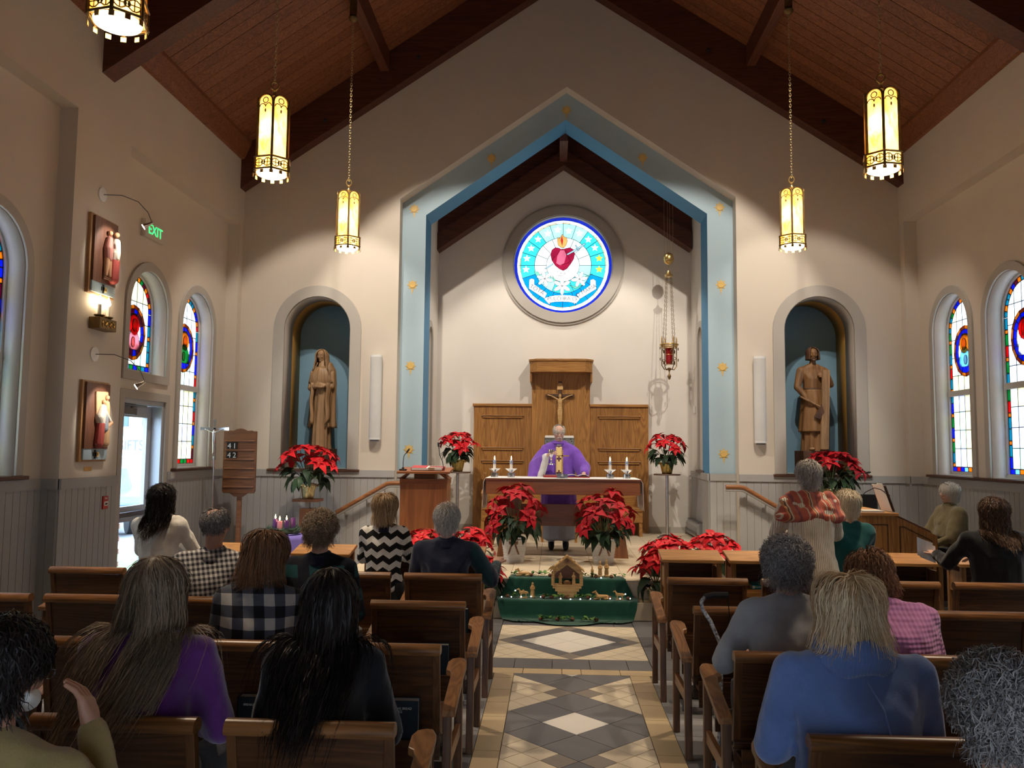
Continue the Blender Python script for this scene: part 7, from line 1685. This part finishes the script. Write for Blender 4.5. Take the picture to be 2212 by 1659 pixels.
t, I = person('person with dark hair and a tan fleece at the lower left corner', (-1.42, 1.80, 0), 'sit', 'tan_fleece', SHORT('hair_black', length=.10, vol=.022, n=1500, line=(.24, .35, -.8)), h=1.66, lean=.08, hp=.30, hy=-.45, sw=1.1, girth=1.15, skinm='skin_b', vox=.009, arms=(((-.06, .05, -.27), (.10, .26, -.33)), ((-.04, .16, -.22), (.06, .22, .02))), collar='black_knit'); glasses(t, I, .024, 'black_plastic', .096)
mk = skin([[(I['M'] @ V3(0, .085, -.055), .030), (I['M'] @ V3(.045, .045, -.05), .02), (I['M'] @ V3(-.045, .045, -.05), .02)]], .008, 2, 'face_mask'); add_mesh('face_mask', mk, 'white_cloth', t)
# standing woman in the striped shawl
t, I = person('standing woman with grey hair, coral striped shawl and cream ribbed cardigan', (1.90, 6.68, 0), 'stand', 'cream_rib', SHORT('hair_grey', length=.11, vol=.028), h=1.64, lean=.10, hp=.12, hy=.25, sw=1.08, girth=1.16, hem=.34, vox=.010)
shl = [[(I['SL'] + V3(-.02, -.01, -.10), (.085, .10, .06)), (I['SL'] + V3(.04, 0, .03), .07), (I['ch'] + V3(0, -.05, .0), (.16, .10, .04))], [(I['SR'] + V3(.02, -.01, -.10), (.085, .10, .06)), (I['SR'] + V3(-.04, 0, .03), .07), (I['ch'] + V3(0, -.05, .0), (.16, .10, .04))], [(I['SL'], .07), (I['SR'], .07), (I['ch'] + V3(0, -.055, .02), (.17, .10, .06))], [(I['nb'] + V3(0, -.01, .03), (.095, .095, .03)), (I['sh'] + V3(0, 0, .0), (.17, .11, .05))]]
add_mesh('shawl', skin(shl, .012, 3, 'shawl', .013, (7, 7, 14)), 'scarf_weave', t)
person('woman with short cream blonde hair in a dark teal sweater beside the shawled woman', (2.30, 6.98, 0), 'kneel', 'teal_knit', SHORT('hair_cream', length=.12, vol=.024, grav=.10), h=1.70, lean=.06, hp=.02, hy=.35, sw=.92, girth=1.0, hem=.12)
person('woman with dark grey curls in a light grey sweater on the right aisle', (.955, yC, 0), 'sit', 'grey_knit', CURLY('hair_dkgrey', length=.10, vol=.044, n=1700), h=1.60, lean=.04, hp=.08, hy=.15, sw=1.06, girth=1.18, skinm='skin_pale', sleeve=.55, arms=(((-.12, .07, -.25), (.06, .28, -.26)), ((-.06, .05, -.27), (.10, .26, -.33))))
t, I = person('woman with a blonde bob in a blue turtleneck sweater on the right aisle', (.885, yD, 0), 'sit', 'blue_knit', BOB('hair_blonde', length=.185, vol=.050, n=2000, part=.3, rad=.0026), h=1.60, lean=.10, hp=.22, sw=1.30, girth=1.42, fold=.007)
MB().grid(lambda u, v: (I['nb'].x + (.112 + .022 * math.sin(PI * v) + .004 * math.sin(60 * 2 * PI * u)) * math.cos(2 * PI * u), I['nb'].y - .005 + (.108 + .022 * math.sin(PI * v) + .004 * math.sin(60 * 2 * PI * u)) * math.sin(2 * PI * u), I['nb'].z - .045 + .115 * v - .012 * math.cos(3 * 2 * PI * u + 1)), 180, 8).build('roll_collar', 'blue_knit', t, smooth='all', solid=.01)
MB().tube([I['nb'] + V3(.005, -.125, -.05), I['ch'] + V3(.02, -.205, .05), I['ch'] + V3(.04, -.215, -.05), I['wa'] + V3(.06, -.205, .05), I['wa'] + V3(.07, -.195, -.03)], .003, 5).build('back_seam', 'blue_rib', t)
person('woman with brown hair in a pink waffle knit bowing forward', (1.53, yC + .01, 0), 'sit', 'pink_waffle', BOB('hair_auburn', length=.15, vol=.038, curl=.006, n=1300), h=1.60, lean=.42, hp=.62, hy=.30, sw=1.15, girth=1.36, side_lean=-.14, skinm='skin_pale')
t, I = person('seated woman with white hair in an olive shawl facing left at the organ', (4.40, 9.68, .08), 'sit', 'olive_knit', SHORT('hair_white', length=.11, vol=.028, n=1200), h=1.62, rz=PI / 2 + .12, lean=.05, hp=-.03, sw=1.05, girth=1.2, vox=.008, face=True, skinm='skin_pale', arms=(((-.05, .12, -.26), (.06, .32, -.38)), ((-.05, .12, -.26), (.06, .32, -.38))))
add_mesh('shawl', skin([[(I['SL'], .085), (I['SR'], .085), (I['wa'] + V3(0, .02, .02), (.24, .17, .05))], [(I['SL'], .08), (I['EL'], .085)], [(I['SR'], .08), (I['ER'], .085)], [(I['nb'] + V3(0, 0, .01), .075), (I['sh'], (.14, .09, .04))]], .014, 4, 'shawl', .012, (7, 7, 5)), 'olive_knit', t)
m = MB().tube([I['M'] @ V3(-.07, .05, .10), I['M'] @ V3(0, .075, .125), I['M'] @ V3(.07, .05, .10), I['M'] @ V3(.085, -.01, .06)], .003, 5).build('hair_glasses', 'black_plastic', t)
t, I = person('woman with brown hair in a black sweater holding a paper at the right edge', (3.36, 6.75, 0), 'kneel', 'black_knit', LONG('hair_dkbrown', length=.30, vol=.038, curl=.007, n=1400), h=1.66, lean=.04, hp=.06, sw=1.22, girth=1.30, hem=.1, vox=.009, arms=(((-.10, .16, -.20), (-.10, .34, -.16)), ((-.06, .16, -.22), (.13, .36, -.20))), skinm='skin_pale')
lf_ = thing('folded_leaflet', 'folded white leaflet held by the woman in black', 'paper', (3.36 + I['WL'].x - .03, 6.75 + I['WL'].y + .07, I['WL'].z + .01)); MB().grid(lambda u, v: (-.10 + .13 * u, .03 * math.sin(PI * u), -.02 + .15 * v - .05 * u), 6, 2).build('page', 'paper', lf_, solid=.001); MB().grid(lambda u, v: (-.07 + .13 * u, .02 + .04 * math.sin(PI * u), -.04 + .14 * v - .05 * u), 6, 2).build('page', 'paper', lf_, solid=.001)
person('person with wiry grey hair at the lower right corner', (.80, 1.74, 0), 'sit', 'black_knit', CURLY('hair_salt', length=.09, vol=.026, n=2000, rad=.0022), h=1.58, lean=.14, hp=.25, sw=1.05)

# ---- the priest
t, I = person('priest in a purple chasuble raising a chalice behind the altar', (-.075, 11.42, .367), 'stand', None, SHORT('hair_white', length=.045, vol=.010, n=800, bald=((0, .35, .9), .72), line=(-.05, .25, -.6)), h=1.70, rz=PI, lean=.05, hp=.26, hy=.10, sw=1.12, girth=1.2, vox=.007, face=True, skinm='skin_pale', bottom='cassock_grey',
    arms=(((-.16, .12, -.25), (-.13, .36, -.335)), ((-.14, .12, -.22), (.05, .34, -.07))), hands=(.15, .75))
glasses(t, I, .022, 'silver', .096)
M, f = I['M'], I['f']
add_mesh('moustache', skin([[(M @ V3(0, .098 * f, -.038 * f), .008), (M @ V3(.028 * f, .088 * f, -.048 * f), .006)], [(M @ V3(0, .098 * f, -.038 * f), .008), (M @ V3(-.028 * f, .088 * f, -.048 * f), .006)]], .004, 1, 'moustache'), 'eye_white', t)
SLp, SRp, nbp, pel = I['SL'], I['SR'], I['nb'], I['pel']
ch_ = [[(SLp, .065), (SRp, .065), (I['ch'], (.20, .15, .10))], [(I['ch'], (.20, .15, .10)), (pel, (.25, .19, .10))], [(pel, (.25, .19, .10)), (V3(0, .01, .42), (.27, .22, .04))], [(SLp, .065), (I['EL'], .085), (I['EL'] + V3(.02, .0, -.14), .075)], [(I['EL'], .08), (I['EL'].lerp(I['WL'], .55), .062), (I['EL'] + V3(.0, .06, -.12), .05)], [(SRp, .065), (I['ER'], .085), (I['ER'] + V3(.03, .0, -.16), .075)], [(I['ER'], .08), (I['ER'].lerp(I['WR'], .6), .065), (I['ER'] + V3(.02, .06, -.22), .055), (I['ER'] + V3(.04, 0, -.2), .06)], [(nbp + V3(0, 0, .01), .075), (SLp, .06), (SRp, .06)]]
add_mesh('chasuble', skin(ch_, .011, 4, 'chasuble', .014, (9, 9, 2.2)), 'chasuble_purple', t)
add_mesh('alb', skin([[(pel, (.21, .17, .08)), (V3(0, 0, .16), (.235, .20, .03))]], .012, 3, 'alb', .012, (10, 10, 1)), 'cassock_grey', t)
add_mesh('alb_sleeve', skin([[(I['ER'].lerp(I['WR'], .45), .050), (I['ER'].lerp(I['WR'], .82), .050), (I['ER'].lerp(I['WR'], .75) + V3(.03, -.01, -.22), (.035, .02, .05)), (I['ER'].lerp(I['WR'], .45) + V3(.05, -.01, -.32), (.035, .02, .05))]], .010, 3, 'alb_sleeve', .006, (12, 12, 4)), 'alb_white', t)
add_mesh('alb_collar', skin([[(nbp + V3(0, .005, .035), (.062, .062, .02)), (nbp + V3(0, .045, .0), (.05, .04, .02))]], .008, 2, 'alb_collar'), 'alb_white', t)
MB().grid(lambda u, v: (-.0 + (u - .5) * .085, float(np.interp(v, [0, .25, .5, 1], [.255, .215, .185, .10])) + .01 * math.cos((u - .5) * 3), 1.0 + (nbp.z - .02 - 1.0) * v), 4, 20).build('orphrey_band', 'stole_gold', t, smooth='all', solid=.004)
MB().torus(tuple(nbp + V3(0, .01, .03)), .078, .014, 'z', 24, 8).build('chasuble_collar', 'chasuble_purple', t, smooth=True)
w = t.matrix_basis @ (I['WR'] + V3(-.035, .075, .0)); 
cc = thing('chalice', 'silver chalice held up by the priest', 'chalice', (w.x, w.y, w.z - .13))
MB().lathe([(.055, 0), (.05, .008), (.012, .02), (.009, .06), (.016, .075), (.009, .09), (.02, .105), (.040, .14), (.043, .20), (.040, .20), (.036, .14), (.004, .115)], 24).build('bowl', 'silver', cc, smooth=True); MB().torus((0, 0, .075), .012, .006, 'z', 16, 6).build('knop', 'brass', cc, smooth=True)

# ================================================================== WALKING CANE at the right aisle
cn = thing('walking_cane', 'patterned walking cane with a black grip leaning on the right aisle chair', 'cane', (0, 0, 0))
plain('cane_print', (.33, .33, .34), .4, .2, .9, 70)
MB().tube([(.70, 4.42, .02), (.73, 4.46, .35), (.745, 4.50, .62), (.74, 4.52, .72), (.70, 4.55, .82), (.66, 4.56, .88), (.655, 4.565, .92), (.675, 4.57, .945)], .011, 8).build('shaft', 'cane_print', cn, smooth=True); MB().tube([(.675, 4.57, .945), (.72, 4.575, .955), (.80, 4.58, .955)], .017, 8).build('grip', 'black_felt', cn, smooth=True); MB().lathe([(.03, 0), (.032, .03), (.018, .045), (.018, .08)], 12, (.70, 4.42, 0)).build('rubber_tip', 'black_felt', cn)
MB().tube([(.80, 4.58, .95), (.805, 4.57, .85), (.80, 4.56, .75)], .003, 4).build('strap', 'black_felt', cn)
for _s in [x for x in bpy.data.scenes if x.name == 'workbench']: bpy.data.scenes.remove(_s)
